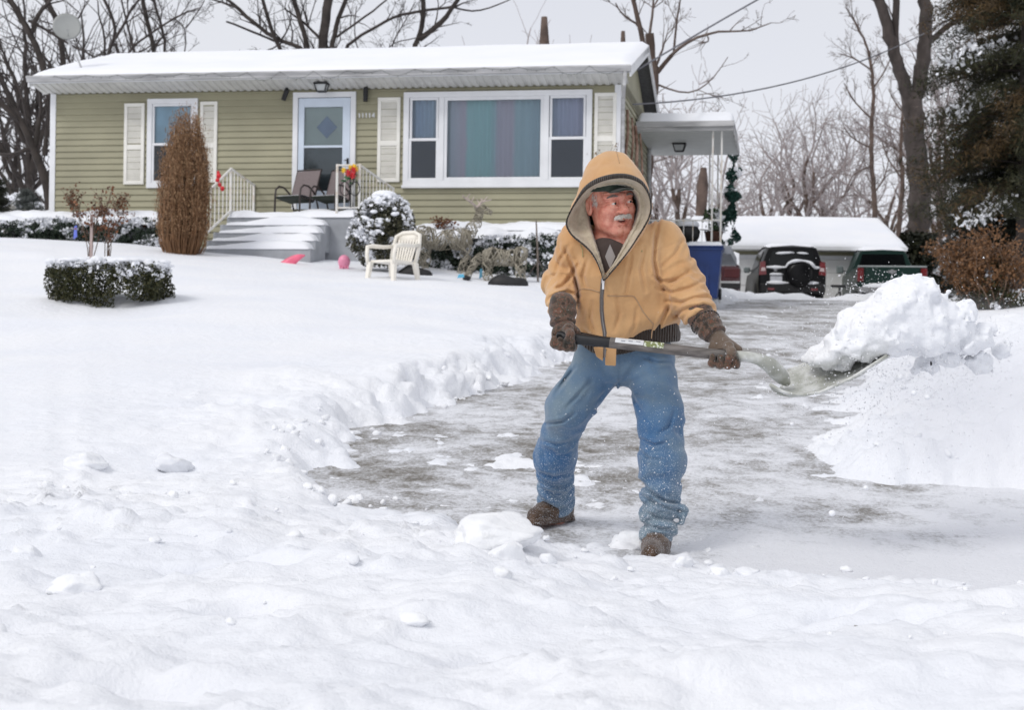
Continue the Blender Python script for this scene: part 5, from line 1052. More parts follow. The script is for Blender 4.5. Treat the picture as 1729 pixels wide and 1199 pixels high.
# far left neighbour's outbuilding
nb = empty('outbuilding', P(40, 420, 52), 0, 'small pale gabled outbuilding under snow at the far left', 'outbuilding'); NBD = 52
a0, a1, pk = P(-12, 362, NBD), P(92, 362, NBD), P(30, 337, NBD)
b = MB(); b.extrude([(a0[0], NBD, 2.2), (a1[0], NBD, 2.2), (a1[0], NBD, a1[2]), (pk[0], NBD, pk[2]), (a0[0], NBD, a0[2])], (0, 6, 0)); b.build('wall', pm('pale siding', (.40, .38, .33), rough=.8), nb, True)
for q, sg in ((a0, -1), (a1, 1)):
    dx, dz = q[0] - pk[0], q[2] - pk[2]; e_ = (q[0] + dx * .12, q[2] + dz * .12)
    b = MB(); b.extrude([(pk[0], NBD - .3, pk[2] + .02), (e_[0], NBD - .3, e_[1] + .02), (e_[0], NBD - .3, e_[1] + .22), (pk[0], NBD - .3, pk[2] + .22)], (0, 6.5, 0)); b.build('snow_roof', SNOWFAR, nb, True)
b = MB(); b.ell((pk[0] - .1, NBD - .02, pk[2] - .45), (.13, .03, .13), 10, 6); b.build('vent', M_DARK, nb, True)
# overhead service wires
M_CAB = pm('weathered cable', (.16, .16, .18), rough=.7)
def cable(p0, p1, sag, r_, label, n=26):
    pts = [np.array(p0) + (np.array(p1) - np.array(p0)) * t - np.array([0, 0, sag * 4 * t * (1 - t)]) for t in np.linspace(0, 1, n)]; b = MB(); b.tube(pts, r_, 5); o_ = b.build('overhead_cable', M_CAB, None); tag(o_, label, 'cable')
cable(h2w(L + .2, 1.2, ZE + .3), P(1640, -190, 30), -.1, .018, 'upper service cable rising from the roof end past the bare tree')
cable(h2w(L + .15, 1.0, WT - .2), P(1700, -30, 44), .75, .016, 'lower sagging service cable running across the sky to the right')
# ================================================================ bare trees
def seg_mesh(name, p0, p1, r0, r1, m, parent, k=4):
    p0, p1 = np.asarray(p0, float), np.asarray(p1, float); r0, r1 = np.asarray(r0, float)[:, None], np.asarray(r1, float)[:, None]; n = len(p0)
    d = p1 - p0; d /= np.linalg.norm(d, axis=1)[:, None] + 1e-9; up = np.where(np.abs(d[:, 2:3]) > .9, np.array([[1.0, 0, 0]]), np.array([[0, 0, 1.0]])); a = np.cross(up, d); a /= np.linalg.norm(a, axis=1)[:, None] + 1e-9; b = np.cross(d, a)
    vs = []
    for e, rr in ((p0, r0), (p1 + d * r1 * .5, r1)):
        for j in range(k): t = 2 * math.pi * j / k; vs.append(e + rr * (math.cos(t) * a + math.sin(t) * b))
    V = np.stack(vs, 1).reshape(-1, 3); base = np.arange(n)[:, None] * 2 * k; F = np.concatenate([base + np.array([[j, (j + 1) % k, k + (j + 1) % k, k + j]]) for j in range(k)])
    return mesh_np(name, V, F, m, parent, world=True, smooth=True)
def norm(v): return v / (np.linalg.norm(v) + 1e-12)
class Tree:
    def __init__(s, seed): s.rng = np.random.default_rng(seed); s.big = []; s.small = []
    def seg(s, a, b, ra, rb): (s.big if ra > s.cut else s.small).append((a, b, ra, rb))
    def branch(s, p, d, length, r, lvl, up=.12, wig=.22, dens=1.0, minr=.004):
        n = max(3, int(length / (.38 if lvl > 1 else .5))); st = length / n; q = np.array(p, float); d = norm(np.array(d, float)); rr = r; tipr = max(minr, r * .22)
        for i in range(n):
            t = (i + 1) / n; d = norm(d + s.rng.normal(size=3) * wig + np.array([0, 0, up * .5])); e = q + d * st; rn = r + (tipr - r) * t; s.seg(q, e, rr, rn)
            if lvl > 0 and t > .2:
                k = s.rng.poisson(dens * (1.0 if lvl > 1 else 1.2))
                for _ in range(k):
                    ax = norm(np.cross(d, s.rng.normal(size=3))); an = s.rng.uniform(.45, 1.0); dd = norm(d * math.cos(an) + ax * math.sin(an)); s.branch(e, dd, length * s.rng.uniform(.32, .58) * (1.15 - .5 * t), max(minr, rn * .5), lvl - 1, up, wig, dens, minr)
            q, rr = e, rn
    def limb(s, pts, r0, r1, lvl, blen, dens=1.0, up=.12, start=.1, minr=.004, wig=.22):
        pts = [np.array(p, float) for p in pts]; cum = np.concatenate([[0], np.cumsum([np.linalg.norm(b - a) for a, b in zip(pts, pts[1:])])]); n = max(6, int(cum[-1] / .3)); ts = np.linspace(0, cum[-1], n + 1); P3 = np.array(pts)
        # catmull-rom through the control points
        Q = np.stack([np.interp(ts, cum, P3[:, k]) for k in range(3)], 1)
        for _ in range(2): Q[1:-1] = Q[1:-1] * .5 + (Q[:-2] + Q[2:]) * .25
        Q[1:-1] += s.rng.normal(size=Q[1:-1].shape) * r0 * .12; rs = np.linspace(r0, r1, n + 1)
        for i in range(n):
            s.seg(Q[i], Q[i + 1], rs[i], rs[i + 1])
            if i / n > start and lvl >= 0:
                for _ in range(s.rng.poisson(dens * .8)):
                    d = norm(Q[i + 1] - Q[i]); ax = norm(np.cross(d, s.rng.normal(size=3))); an = s.rng.uniform(.5, 1.1); s.branch(Q[i + 1], norm(d * math.cos(an) + ax * math.sin(an) + [0, 0, .15]), blen * s.rng.uniform(.5, 1.1) * (1.1 - .5 * i / n), max(minr, min(rs[i] * .5, blen * .017)), lvl, up, wig, dens, minr)
        return Q
    cut = .05
    def build(s, root, m1, m2, tname='trunk'):
        if s.big: a = list(zip(*s.big)); seg_mesh(tname, a[0], a[1], a[2], a[3], m1, root, 8)
        if s.small: a = list(zip(*s.small)); o_ = seg_mesh('crown', a[0], a[1], a[2], a[3], m2, root, 3)
BARK = pm('dark wet bark', (.042, .034, .030), rough=.9, var=.35, scale=3, bump=.6, bscale=12); TWIG = pm('dark twigs', (.055, .045, .042), rough=.9, var=.2)
BARKB = pm('brown bark', (.105, .074, .060), rough=.9, var=.35, scale=3, bump=.6, bscale=12); TWIGB = pm('brown grey twigs', (.15, .115, .10), rough=.9, var=.2); BARKG = pm('grey brown bark', (.060, .048, .043), rough=.9, var=.35, scale=4, bump=.8, bscale=14, stretch=(1, 1, .35)); TWIGG = pm('far twigs', (.36, .315, .31), rough=.9, var=.2)
def d_join(limbs, L_): return limbs[0][0][0][1] == 300 and L_[0][0][0] < 900 and abs(L_[0][0][0] - limbs[0][0][0][0]) > 8
def guided(name, depth, limbs, label, seed, lvl=2, blen=2.2, dens=1.0, bark=BARK, twig=TWIG, cat='tree', base=None, group=None, up=.12, djit=1.0, cut=.06, minr=.005, start=.1):
    t = Tree(seed); t.cut = cut; b0 = P(*limbs[0][0][0], depth); gzz = base if base is not None else 2.3
    root = empty(name, (b0[0], depth, gzz), 0, label, cat, group)
    for i, L_ in enumerate(limbs):
        pts, w0, w1 = L_[:3]; rg = L_[3] if len(L_) > 3 else lvl; dj = t.rng.uniform(-1, 1) * djit if i else 0; n = len(pts); PP = [P(x, y, depth + dj * (k / max(1, n - 1))) for k, (x, y) in enumerate(pts)]
        if i == 0 and PP[0][2] > gzz: PP = [np.array([PP[0][0], depth, gzz - .3])] + PP
        if i and L_[0][0][1] > 70 and d_join(limbs, L_): PP = [P(limbs[0][0][0][0], 230, depth), P((limbs[0][0][0][0] + pts[0][0]) / 2, 150, depth)] + PP
        t.limb(PP, w0 / 2 / FPX * depth, max(minr, w1 / 2 / FPX * depth), rg, blen, dens, up, start=start, minr=minr)
    t.build(root, bark, twig); return root
guided('bare_tree', 36, [([(88, 352), (80, 318), (75, 290), (56, 247), (45, 213), (22, 181), (-12, 166)], 24, 9), ([(53, 250), (30, 258), (8, 266), (-25, 250)], 9, 5), ([(60, 246), (66, 205), (76, 165), (66, 150), (60, 110)], 10, 4), ([(76, 262), (79, 205), (83, 160), (90, 120)], 9, 4), ([(45, 213), (36, 150), (8, 110), (-10, 60)], 5, 2)], 'dark bare tree leaning left beside the left end of the house', 5, 2, 1.5, .8, group=None)
guided('bare_tree', 46, [([(95, 300), (79, 127), (66, 88), (48, 48), (30, 20), (8, -14)], 16, 10), ([(56, 52), (60, 25), (80, 8), (98, -16)], 8, 6), ([(48, 34), (75, 46), (96, 62), (126, 80), (150, 88), (174, 106)], 6, 3), ([(40, 80), (0, 70), (-30, 40)], 3, 2)], 'bare tree with a forked trunk rising left of the satellite dish', 6, 2, 1.9, .8)
guided('bare_tree', 50, [([(112, 300), (108, 118), (103, 62), (91, 22), (74, -16)], 13, 9), ([(104, 75), (125, 40), (150, 0)], 4, 2)], 'bare tree with a straight trunk directly behind the satellite dish', 7, 2, 1.9, .8)
guided('bare_tree', 48, [([(186, 300), (176, 106), (192, 72), (196, 36), (181, 10), (170, -12)], 8, 6), ([(205, 100), (194, 74)], 7, 6), ([(207, 98), (226, 75), (262, 50), (288, 34), (318, 18)], 7, 3), ([(194, 66), (211, 40), (221, 12), (243, -8)], 6, 4)], 'bare many-limbed tree behind the left end of the roof', 8, 2, 1.7, .9)
guided('bare_tree', 49, [([(268, 300), (261, 92), (257, 58), (247, 38), (240, -12)], 10, 7), ([(279, 90), (277, 55), (266, 28), (258, -12)], 7, 5), ([(257, 55), (275, 42), (300, 25), (340, 12)], 4, 2), ([(313, 88), (315, 50), (307, 34), (286, 30)], 3.5, 2), ([(314, 46), (335, 18), (345, 0)], 3, 2)], 'bare tree with twin vertical limbs above the bedroom end of the roof', 9, 2, 1.8, .9)
guided('bare_tree', 50, [([(546, 300), (546, 80), (549, 44), (553, 0), (555, -14)], 20, 15), ([(559, 80), (567, 45), (578, 16), (588, -12)], 11, 7), ([(519, 80), (509, 38), (494, -10)], 10, 8), ([(538, 62), (520, 44), (503, 29), (480, 14)], 6, 3), ([(517, 80), (473, 69), (446, 53), (400, 12), (370, -14)], 8, 6), ([(470, 78), (456, 45), (442, -8)], 8, 6), ([(382, 36), (402, 43), (438, 58), (466, 70)], 4, 5, 1), ([(471, 70), (480, 62), (495, 30), (487, 8)], 4, 2), ([(568, 62), (590, 45), (640, 12), (660, -10)], 5, 3), ([(400, 12), (350, -5)], 5, 3)], 'massive dark bare tree with many limbs behind the middle of the roof', 10, 2, 2.1, 1.0)
guided('bare_tree', 52, [([(690, 300), (700, 72), (712, 50), (717, 25), (713, -12)], 11, 8), ([(708, 66), (745, 38), (766, 10), (780, -12)], 10, 7), ([(766, 12), (790, 21), (828, 14), (870, -6)], 4, 2), ([(575, 84), (584, 76), (622, 52), (664, 28), (700, 19), (747, 14), (768, 10)], 7, 5), ([(657, 76), (678, 48), (690, 24), (700, 5)], 4, 2), ([(600, 78), (598, 40), (602, 10)], 3, 2), ([(650, 74), (720, 60), (740, 50)], 2, 2)], 'dark bare tree with a long arching limb above the front door', 11, 2, 1.9, 1.0)
# cut trunk poking above the roof
def stump(px0, py0, px1, py1, w, d, label, zb=2.3):
    a, c = P(px0, py0, d), P(px1, py1, d); a[2] = min(a[2], zb) if zb else a[2]; r_ = w / 2 / FPX * d; b = MB(); n = 9; pts = [a + (c - a) * t for t in np.linspace(0, 1, n)]; rad = [r_ * (1 + .08 * math.sin(k * 2.1)) for k in range(n)]; rad[-1] = r_ * .55; b.tube(pts, rad, 10); o_ = b.build('cut_trunk', BARKB, None, smooth=True); tag(o_, label, 'tree trunk')
stump(922, 300, 919, 28, 19, 42, 'cut-off brown tree trunk poking above the roof ridge')
stump(1176, 372, 1188, 283, 19, 50, 'sawn-off leaning trunk seen under the side porch roof')
stump(1056, 130, 1052, 52, 12, 44, 'short cut trunk showing above the right end of the roof')
guided('bare_tree', 43, [([(1094, 200), (1100, 165), (1109, 140), (1104, 112), (1098, 82), (1097, 60)], 20, 15), ([(1100, 112), (1084, 66), (1076, 30), (1066, -12)], 10, 7), ([(1095, 66), (1101, 30), (1104, -12)], 6, 4), ([(1110, 122), (1138, 86), (1152, 74), (1192, 55), (1232, 52), (1262, 54), (1302, 38)], 8, 2), ([(1138, 86), (1140, 50), (1147, 8), (1150, -12)], 5, 3), ([(1107, 112), (1120, 80), (1126, 58)], 6, 2), ([(1112, 143), (1148, 158), (1176, 160), (1212, 124), (1229, 96)], 4, 1.6), ([(1176, 160), (1210, 156)], 2, 1), ([(1078, 40), (1052, 26), (1040, 5)], 5, 3), ([(1192, 55), (1200, 70), (1180, 72)], 3, 3, 0)], 'brown pruned tree with sawn limbs behind the right gable', 12, 2, 1.3, .9, BARKB, TWIGB)
guided('bare_tree', 62, [([(1478, 366), (1474, 310), (1470, 240), (1475, 160), (1473, 110), (1462, 70), (1440, 30)], 12, 4), ([(1473, 330), (1495, 300), (1500, 270)], 4, 2), ([(1472, 200), (1440, 170), (1425, 140)], 4, 2), ([(1474, 150), (1500, 110), (1510, 80)], 4, 2), ([(1472, 250), (1440, 235), (1425, 215)], 4, 2), ([(1474, 120), (1440, 95), (1418, 90)], 4, 2), ([(1474, 280), (1440, 290), (1425, 330)], 4, 2)], 'slender bare tree with clumped twigs behind the garage', 13, 2, 1.5, 1.5, BARKB, TWIGB)
guided('large_tree', 50, [([(1556, 480), (1552, 395), (1550, 300), (1545, 210), (1540, 168)], 42, 34, -1), ([(1538, 180), (1520, 122), (1506, 72), (1492, 22), (1478, -16)], 24, 17, 1), ([(1543, 180), (1558, 112), (1563, 60), (1560, -16)], 27, 21, 1), ([(1563, 74), (1590, 52), (1622, 30)], 12, 9), ([(1513, 92), (1512, 40), (1513, -14)], 13, 11, 1), ([(1552, 250), (1575, 225), (1590, 190)], 5, 2), ([(1548, 200), (1520, 190), (1500, 150)], 5, 2)], 'thick grey-brown forked tree standing right of the garage', 14, 2, 2.0, .7, BARKG, TWIGB)
guided('bare_tree', 56, [([(1517, 430), (1516, 400), (1524, 310), (1520, 240), (1526, 170), (1520, 130)], 12, 4), ([(1522, 300), (1500, 270), (1490, 240)], 4, 2), ([(1521, 240), (1540, 200)], 4, 2)], 'thin crooked tree just left of the thick forked trunk', 15, 2, 1.5, 1.0, BARKB, TWIGB)
guided('bare_tree', 56, [([(1612, 440), (1598, 390), (1590, 335), (1574, 285), (1568, 240)], 13, 5), ([(1590, 335), (1610, 290), (1600, 250)], 5, 2), ([(1580, 300), (1560, 330)], 4, 2)], 'leaning bare tree between the forked trunk and the dark pine', 16, 2, 1.6, 1.0, BARKG, TWIGB)
# grown trees, no guide
def auto_tree(px, d, hpx, label, seed, group=None, lvl=2, bark=BARKB, twig=TWIGG, spread=.5, name='bare_tree', base_row=None, nb=7, minr=.009):
    t = Tree(seed); t.cut = .07; x = P(px, 400, d)[0]; h = hpx / FPX * d; z0 = 2.3 if base_row is None else P(px, base_row, d)[2]; root = empty(name, (x, d, z0), 0, label, 'tree', group); p = np.array([x, d, z0 - .2]); 
    k = [p, p + [t.rng.normal() * .1, 0, h * .3], p + [t.rng.normal() * .2, 0, h * .6]]; r_ = h * .018; t.limb(k, r_, r_ * .6, lvl, h * .3, 1.0, .1, start=.5, minr=minr)
    for i in range(nb):
        a = i / nb * 6.283 + t.rng.uniform(0, .6); st = k[1] + (k[2] - k[1]) * t.rng.uniform(.1, 1); t.branch(st, (math.cos(a) * spread, math.sin(a) * spread, 1.0), h * t.rng.uniform(.4, .62), r_ * .55, lvl, .08, .16, 1.0, minr)
    t.build(root, bark, twig)
rng = np.random.default_rng(77)
LT = [(1112, 62, 230, 'bare tree seen between the house and the porch railing'), (1145, 58, 250, 'bare tree filling the view under the left of the porch roof'), (1215, 66, 210, 'bare tree behind the garland on the side porch'), (1262, 74, 190, 'pale bare tree above the left end of the garage roof'), (1290, 70, 210, 'brownish bare shrub-like tree behind the garage left of the SUV'), (1322, 76, 250, 'tall pale bare tree above the middle of the garage roof'), (1362, 72, 260, 'pale bare tree with fanned twigs above the SUV'), (1400, 78, 230, 'leaning pale bare tree over the garage between SUV and pickup'), (1440, 74, 200, 'small pale bare tree by the slender trunk behind the garage'), (1500, 70, 220, 'bare tree right of the garage ridge end'), (1590, 72, 320, 'tall bare tree behind the gap beside the pine'), (25, 66, 330, 'bare tree at the far left edge behind the outbuilding'), (850, 72, 330, 'pale bare treetop showing above the roof left of the cut trunk'), (985, 70, 340, 'pale bare treetop showing above the roof right of the cut trunk'), (145, 60, 430, 'fine-twigged bare tree between the dish and the roof'), (50, 58, 420, 'fine-twigged bare tree behind the left-leaning tree')]
for i, (px, d, h, lab) in enumerate(LT):
    auto_tree(px, d, h + 105, lab, 200 + i, lvl=2 if (px > 1000) else 1, nb=6 if h < 300 else 9, spread=.55 if px > 1000 else .6, twig=TWIGG if px > 800 else TWIG, bark=BARKB if px > 800 else BARK, minr=.011)
# brush behind the garage that reads as one mass
t = Tree(3); t.cut = 9
for i in range(55):
    px = rng.uniform(1090, 1640); d = rng.uniform(64, 84); x = P(px, 400, d)[0]; t.branch((x, d, 2.3), (rng.normal() * .3, 0, 1), rng.uniform(3.2, 5.0), .03, 1, .1, .15, .9, .012)
a = list(zip(*t.small)); o = seg_mesh('brushwood', a[0], a[1], a[2], a[3], pm('reddish brush', (.33, .26, .25), rough=.9), None, 3); tag(o, 'tangle of leafless brush on the skyline behind the garage', 'brush', kind='stuff')
# ================================================================ evergreens on the right
L_PINE = leafmat('pine needles', (.010, .015, .006), (.052, .050, .020)); L_PINEB = leafmat('browned pine needles', (.035, .022, .009), (.11, .068, .026)); L_CED = leafmat('dark cedar scales', (.006, .009, .005), (.028, .030, .016))
def conifer(name, base, h, r_, label, seed, nb, lm, tuft=26, droop=.25, snow=.1, brown=None, size=.10, z_lo=.06, cat='tree', taper=.8):
    root = empty(name, base, 0, label, cat); rng = np.random.default_rng(seed); base = np.array(base, float); b = MB(); b.tube([base - [0, 0, .3], base + [0, 0, h * .5], base + [0, 0, h]], [h * .018, h * .012, .02], 8); b.build('trunk', BARKG, root, True)
    cen, cb, cs, bb = [], [], [], MB()
    for i in range(nb):
        t = z_lo + (1 - z_lo) * rng.uniform(0, 1) ** .9; a = rng.uniform(0, 6.283); l = r_ * (1 - t) ** taper * rng.uniform(.6, 1.15) + .15; p0 = base + [0, 0, h * t]; pts = []
        for k in range(8):
            q = k / 7; pts.append(p0 + np.array([math.cos(a) * l * q, math.sin(a) * l * q, l * (.18 * q - droop * q * q)]))
        bb.tube(pts, np.linspace(.03, .006, 8), 3, cap=False); dst = cs if rng.uniform() < snow else (cb if (brown and rng.uniform() < brown) else cen)
        for k in range(2, 8):
            m_ = int(tuft * 1.6 * (.5 + k / 8)); q = pts[k] + rng.normal(size=(m_, 3)) * [.16, .16, .075] * (l * .35 + .35); dst.append(q) if dst is not cs else (cs.append(q[: m_ // 3] + [0, 0, .05]), cen.append(q[m_ // 3:]))
    bb.build('branches', BARK, root, True)['kind'] = 'stuff'
    for nm, cc, mm, sz in (('foliage', cen, lm, size), ('browned_foliage', cb, L_PINEB, size), ('snow_dusting', cs, L_SNOW, size * .9)):
        if cc:
            cc = np.concatenate(cc); v, f = leaf_quads(cc, 0, sz, rng, aspect=.13 if nm != 'snow_dusting' else .7); mesh_np(nm, v, f, mm, root, world=True)['kind'] = 'stuff'
    return root
b_ = P(1712, 480, 33); conifer('pine_tree', (b_[0] + .2, 33, 2.2), 10.5, 2.5, 'tall olive pine with rusty needles filling the right edge', 51, 330, L_PINE, 40, .38, .025, .22, .075, z_lo=.17, taper=.45)
b_ = P(1755, 480, 37); conifer('pine_tree', (b_[0], 37, 2.3), 13, 3.0, 'second tall dark pine behind the first at the right edge', 52, 260, L_PINE, 40, .3, .02, .10, .08, z_lo=.12, taper=.5)
b_ = P(1645, 440, 36); conifer('cedar_tree', (b_[0], 36, 2.3), 4.1, .62, 'dark narrow cedar between the rust bush and the forked tree', 53, 150, L_CED, 26, .05, .04, None, .06, z_lo=.03, taper=.45)
b_ = P(1702, 440, 34); conifer('cedar_tree', (b_[0], 34, 2.2), 3.4, .9, 'broad snow-flecked cedar behind the rust bush at the right edge', 54, 170, L_CED, 26, .1, .08, None, .06, z_lo=.03, taper=.5)
b_ = P(1552, 480, 48.5); iv = empty('ivy_mass', (b_[0], 48.5, 2.2), 0, 'dark ivy mass round the foot of the forked tree', 'ivy')
bush(iv, lambda p: np.hypot(p[:, 0] - b_[0], (p[:, 1] - 48.5)) < (.55 + .18 * fbm(p[:, 0] * 2, p[:, 2] * 2, oct=2, seed=2) + .25 * np.clip(3.0 - p[:, 2], 0, 1)), ((b_[0] - 1, 47.6, 2.2), (b_[0] + 1, 49.4, P(1552, 394, 48.5)[2])), 3500, .11, L_CED, snow_frac=.02, seed=61)
b_ = P(48, 350, 44); conifer('spruce_tree', (b_[0], 44, 2.3), 3.0, 1.0, 'small grey-green spruce flecked with snow beside the left tree', 55, 130, leafmat('grey spruce', (.05, .06, .055), (.14, .15, .14)), 18, .1, .18, None, .06)
b_ = P(-14, 400, 30); conifer('cedar_tree', (b_[0], 30, 2.3), 1.75, .32, 'dark clipped evergreen cut by the left edge of the picture', 56, 90, L_CED, 26, .05, .0, None, .05, z_lo=.02)
# undergrowth right of the garage
for px, d, hh, w, lab, sd_ in ((1585, 52, 1.9, 1.3, 'dark evergreen undergrowth between ivy and rust bush', 3), (1530, 56, 1.4, 1.0, 'dark shrubs behind the pickup at the garage corner', 4)):
    b_ = P(px, 450, d); u_ = empty('evergreen_shrub', (b_[0], d, 2.3), 0, lab, 'shrub'); bush(u_, lambda p: ((p[:, 0] - b_[0]) / w) ** 2 + ((p[:, 1] - d) / .7) ** 2 + ((p[:, 2] - 2.3) / hh) ** 2 < 1, ((b_[0] - w, d - .7, 2.2), (b_[0] + w, d + .7, 2.3 + hh)), 3000, .10, L_CED, snow_frac=.12, seed=70 + sd_)
# rust-leaved bush with bare arching stems
RBX, RBY = P(1664, 480, 24)[0], 24.0; rz0 = gz(RBX, RBY) - .05; rbh = P(1664, 392, 24)[2] - rz0
rb2 = empty('rust_bush', (RBX, RBY, rz0), 0, 'spreading bush with rust-brown leaves and bare stems on the right snowbank', 'bush')
rng = np.random.default_rng(9); b = MB(); tips = []
for i in range(60):
    a = rng.uniform(0, 6.283); sp = rng.uniform(.2, .72); hh = rbh * rng.uniform(.6, 1.0) * (1.05 - .35 * sp); p0 = np.array([RBX + rng.normal() * .14, RBY + rng.normal() * .12, rz0]); pts = [p0 + np.array([math.cos(a) * sp * (q ** .8), math.sin(a) * sp * .8 * (q ** .8), hh * q]) + rng.normal(size=3) * .02 * (q > 0) for q in np.linspace(0, 1, 6)]; b.tube(pts, np.linspace(.013, .004, 6), 4)
    for k in range(3, 6):
        for _ in range(2):
            d = rng.normal(size=3) * .12; b.tube([pts[k], pts[k] + d + [0, 0, .06]], [.004, .002], 3, cap=False); tips.append(pts[k] + d + [0, 0, .06]); tips.append(pts[k] + d * .5)
b.build('stems', pm('pale brown stems', (.20, .13, .09), rough=.8, var=.2), rb2, True)
tips = np.array(tips); c = np.repeat(tips, 10, 0) + rng.normal(size=(len(tips) * 10, 3)) * .05; v, f = leaf_quads(c, 0, .026, rng, aspect=.6); mesh_np('leaves', v, f, leafmat('rust leaves', (.08, .040, .018), (.25, .125, .055)), rb2, world=True)
bush(rb2, lambda p: ((p[:, 0] - RBX - .1) / .62) ** 2 + ((p[:, 1] - RBY - .1) / .5) ** 2 + ((p[:, 2] - rz0 - .15) / (rbh * .62)) ** 2 < 1, ((RBX - .7, RBY - .6, rz0), (RBX + .8, RBY + .6, rz0 + rbh)), 4500, .028, L_BOX, name='inner_foliage', snow_frac=.05, seed=66)
# ================================================================ signed-distance modelling (surface nets)
from mathutils.bvhtree import BVHTree
def sd_cap(p, a, b, ra, rb=None):
    rb = ra if rb is None else rb; a = np.asarray(a); ba = np.asarray(b) - a; t = np.clip(((p - a) @ ba) / (ba @ ba + 1e-12), 0, 1); return np.linalg.norm(p - a - t[..., None] * ba, axis=-1) - (ra + (rb - ra) * t)
def sd_ell(p, c, r, Rm=None):
    q = p - np.asarray(c)
    if Rm is not None: q = q @ np.asarray(Rm)
    r = np.asarray(r, float); k0 = np.linalg.norm(q / r, axis=-1); k1 = np.linalg.norm(q / (r * r), axis=-1); return k0 * (k0 - 1) / (k1 + 1e-9)
def sd_box(p, c, h, Rm=None, rd=.01):
    q = p - np.asarray(c)
    if Rm is not None: q = q @ np.asarray(Rm)
    q = np.abs(q) - (np.asarray(h) - rd); return np.linalg.norm(np.maximum(q, 0), axis=-1) + np.minimum(q.max(-1), 0) - rd
def smin(a, b, k):
    h = np.clip(.5 + .5 * (b - a) / k, 0, 1); return b + (a - b) * h - k * h * (1 - h)
def smax(a, b, k): return -smin(-a, -b, k)
def chain(p, pts, rad, k=.03):
    d = None
    for i in range(len(pts) - 1):
        e = sd_cap(p, pts[i], pts[i + 1], rad[i], rad[i + 1]); d = e if d is None else smin(d, e, k)
    return d
def along(p, pts):
    """arc-length coordinate of the nearest point on a polyline, and the distance to it"""
    best = np.full(p.shape[:-1], 1e9); s = np.zeros(p.shape[:-1]); acc = 0
    for a, b in zip(pts[:-1], pts[1:]):
        a = np.asarray(a); ba = np.asarray(b) - a; l = np.linalg.norm(ba); t = np.clip(((p - a) @ ba) / (l * l), 0, 1); d = np.linalg.norm(p - a - t[..., None] * ba, axis=-1); m = d < best; best = np.where(m, d, best); s = np.where(m, acc + t * l, s); acc += l
    return s, best
def sparse_eval(fn, G, st=4, margin=None):
    if margin is None: return fn(G)
    Fc = fn(G[::st, ::st, ::st]); F = Fc.repeat(st, 0).repeat(st, 1).repeat(st, 2)[:G.shape[0], :G.shape[1], :G.shape[2]].copy(); m = np.abs(F) < margin; F[m] = fn(G[m]); return F
def nets(fn, xs, ys, zs, margin=None):
    G = np.stack(np.meshgrid(xs, ys, zs, indexing='ij'), -1); F = sparse_eval(fn, G, 4, margin); nx, ny, nz = F.shape; S = F < 0
    c = [S[i:nx - 1 + i, j:ny - 1 + j, k:nz - 1 + k] for i in (0, 1) for j in (0, 1) for k in (0, 1)]; cnt = sum(q.astype(np.int8) for q in c); act = (cnt > 0) & (cnt < 8)
    I = np.argwhere(act); vid = -np.ones(act.shape, int); vid[tuple(I.T)] = np.arange(len(I)); acc = np.zeros((len(I), 3)); n = np.zeros(len(I))
    for ax in range(3):
        oth = [q for q in range(3) if q != ax]
        for u in (0, 1):
            for v in (0, 1):
                o_ = [0, 0, 0]; o_[oth[0]] = u; o_[oth[1]] = v; A = I + o_; B = A.copy(); B[:, ax] += 1; fa = F[tuple(A.T)]; fb = F[tuple(B.T)]; m = (fa < 0) != (fb < 0); t = np.where(m, fa / (fa - fb + 1e-12), 0); P_ = G[tuple(A.T)] + t[:, None] * (G[tuple(B.T)] - G[tuple(A.T)]); acc += np.where(m[:, None], P_, 0); n += m
    V = acc / n[:, None]; faces = []
    for ax in range(3):
        a, b = [(1, 2), (2, 0), (0, 1)][ax]; sl0 = [slice(1, -1)] * 3; sl0[ax] = slice(0, -1); sl1 = list(sl0); sl1[ax] = slice(1, None)
        s0, s1 = S[tuple(sl0)], S[tuple(sl1)]; E = np.argwhere(s0 != s1); E2 = E.copy(); 
        for q in range(3):
            if q != ax: E2[:, q] += 1
        flip = s0[tuple(E.T)]; quad = []
        for (da, db) in ((-1, -1), (0, -1), (0, 0), (-1, 0)):
            Q = E2.copy(); Q[:, a] += da; Q[:, b] += db; quad.append(vid[tuple(Q.T)])
        quad = np.stack(quad, 1); quad[~flip] = quad[~flip][:, ::-1]; faces.append(quad)
    Fc = np.concatenate(faces); Fc = Fc[(Fc >= 0).all(1)]; return V, Fc
def sdf_obj(name, fn, lo, hi, res, m, parent, axes=None, local=None):
    if axes is None: axes = [np.arange(lo[k], hi[k] + res, res) for k in range(3)]
    V, Fc = nets(fn, *axes, margin=(res * 6.5 + .02) if res else None)
    if local is not None: V = V @ local[0].T + local[1]
    return mesh_np(name, V, Fc, m, parent, world=True, smooth=True)
def bb(pts, pad): q = np.array(pts); return q.min(0) - pad, q.max(0) + pad
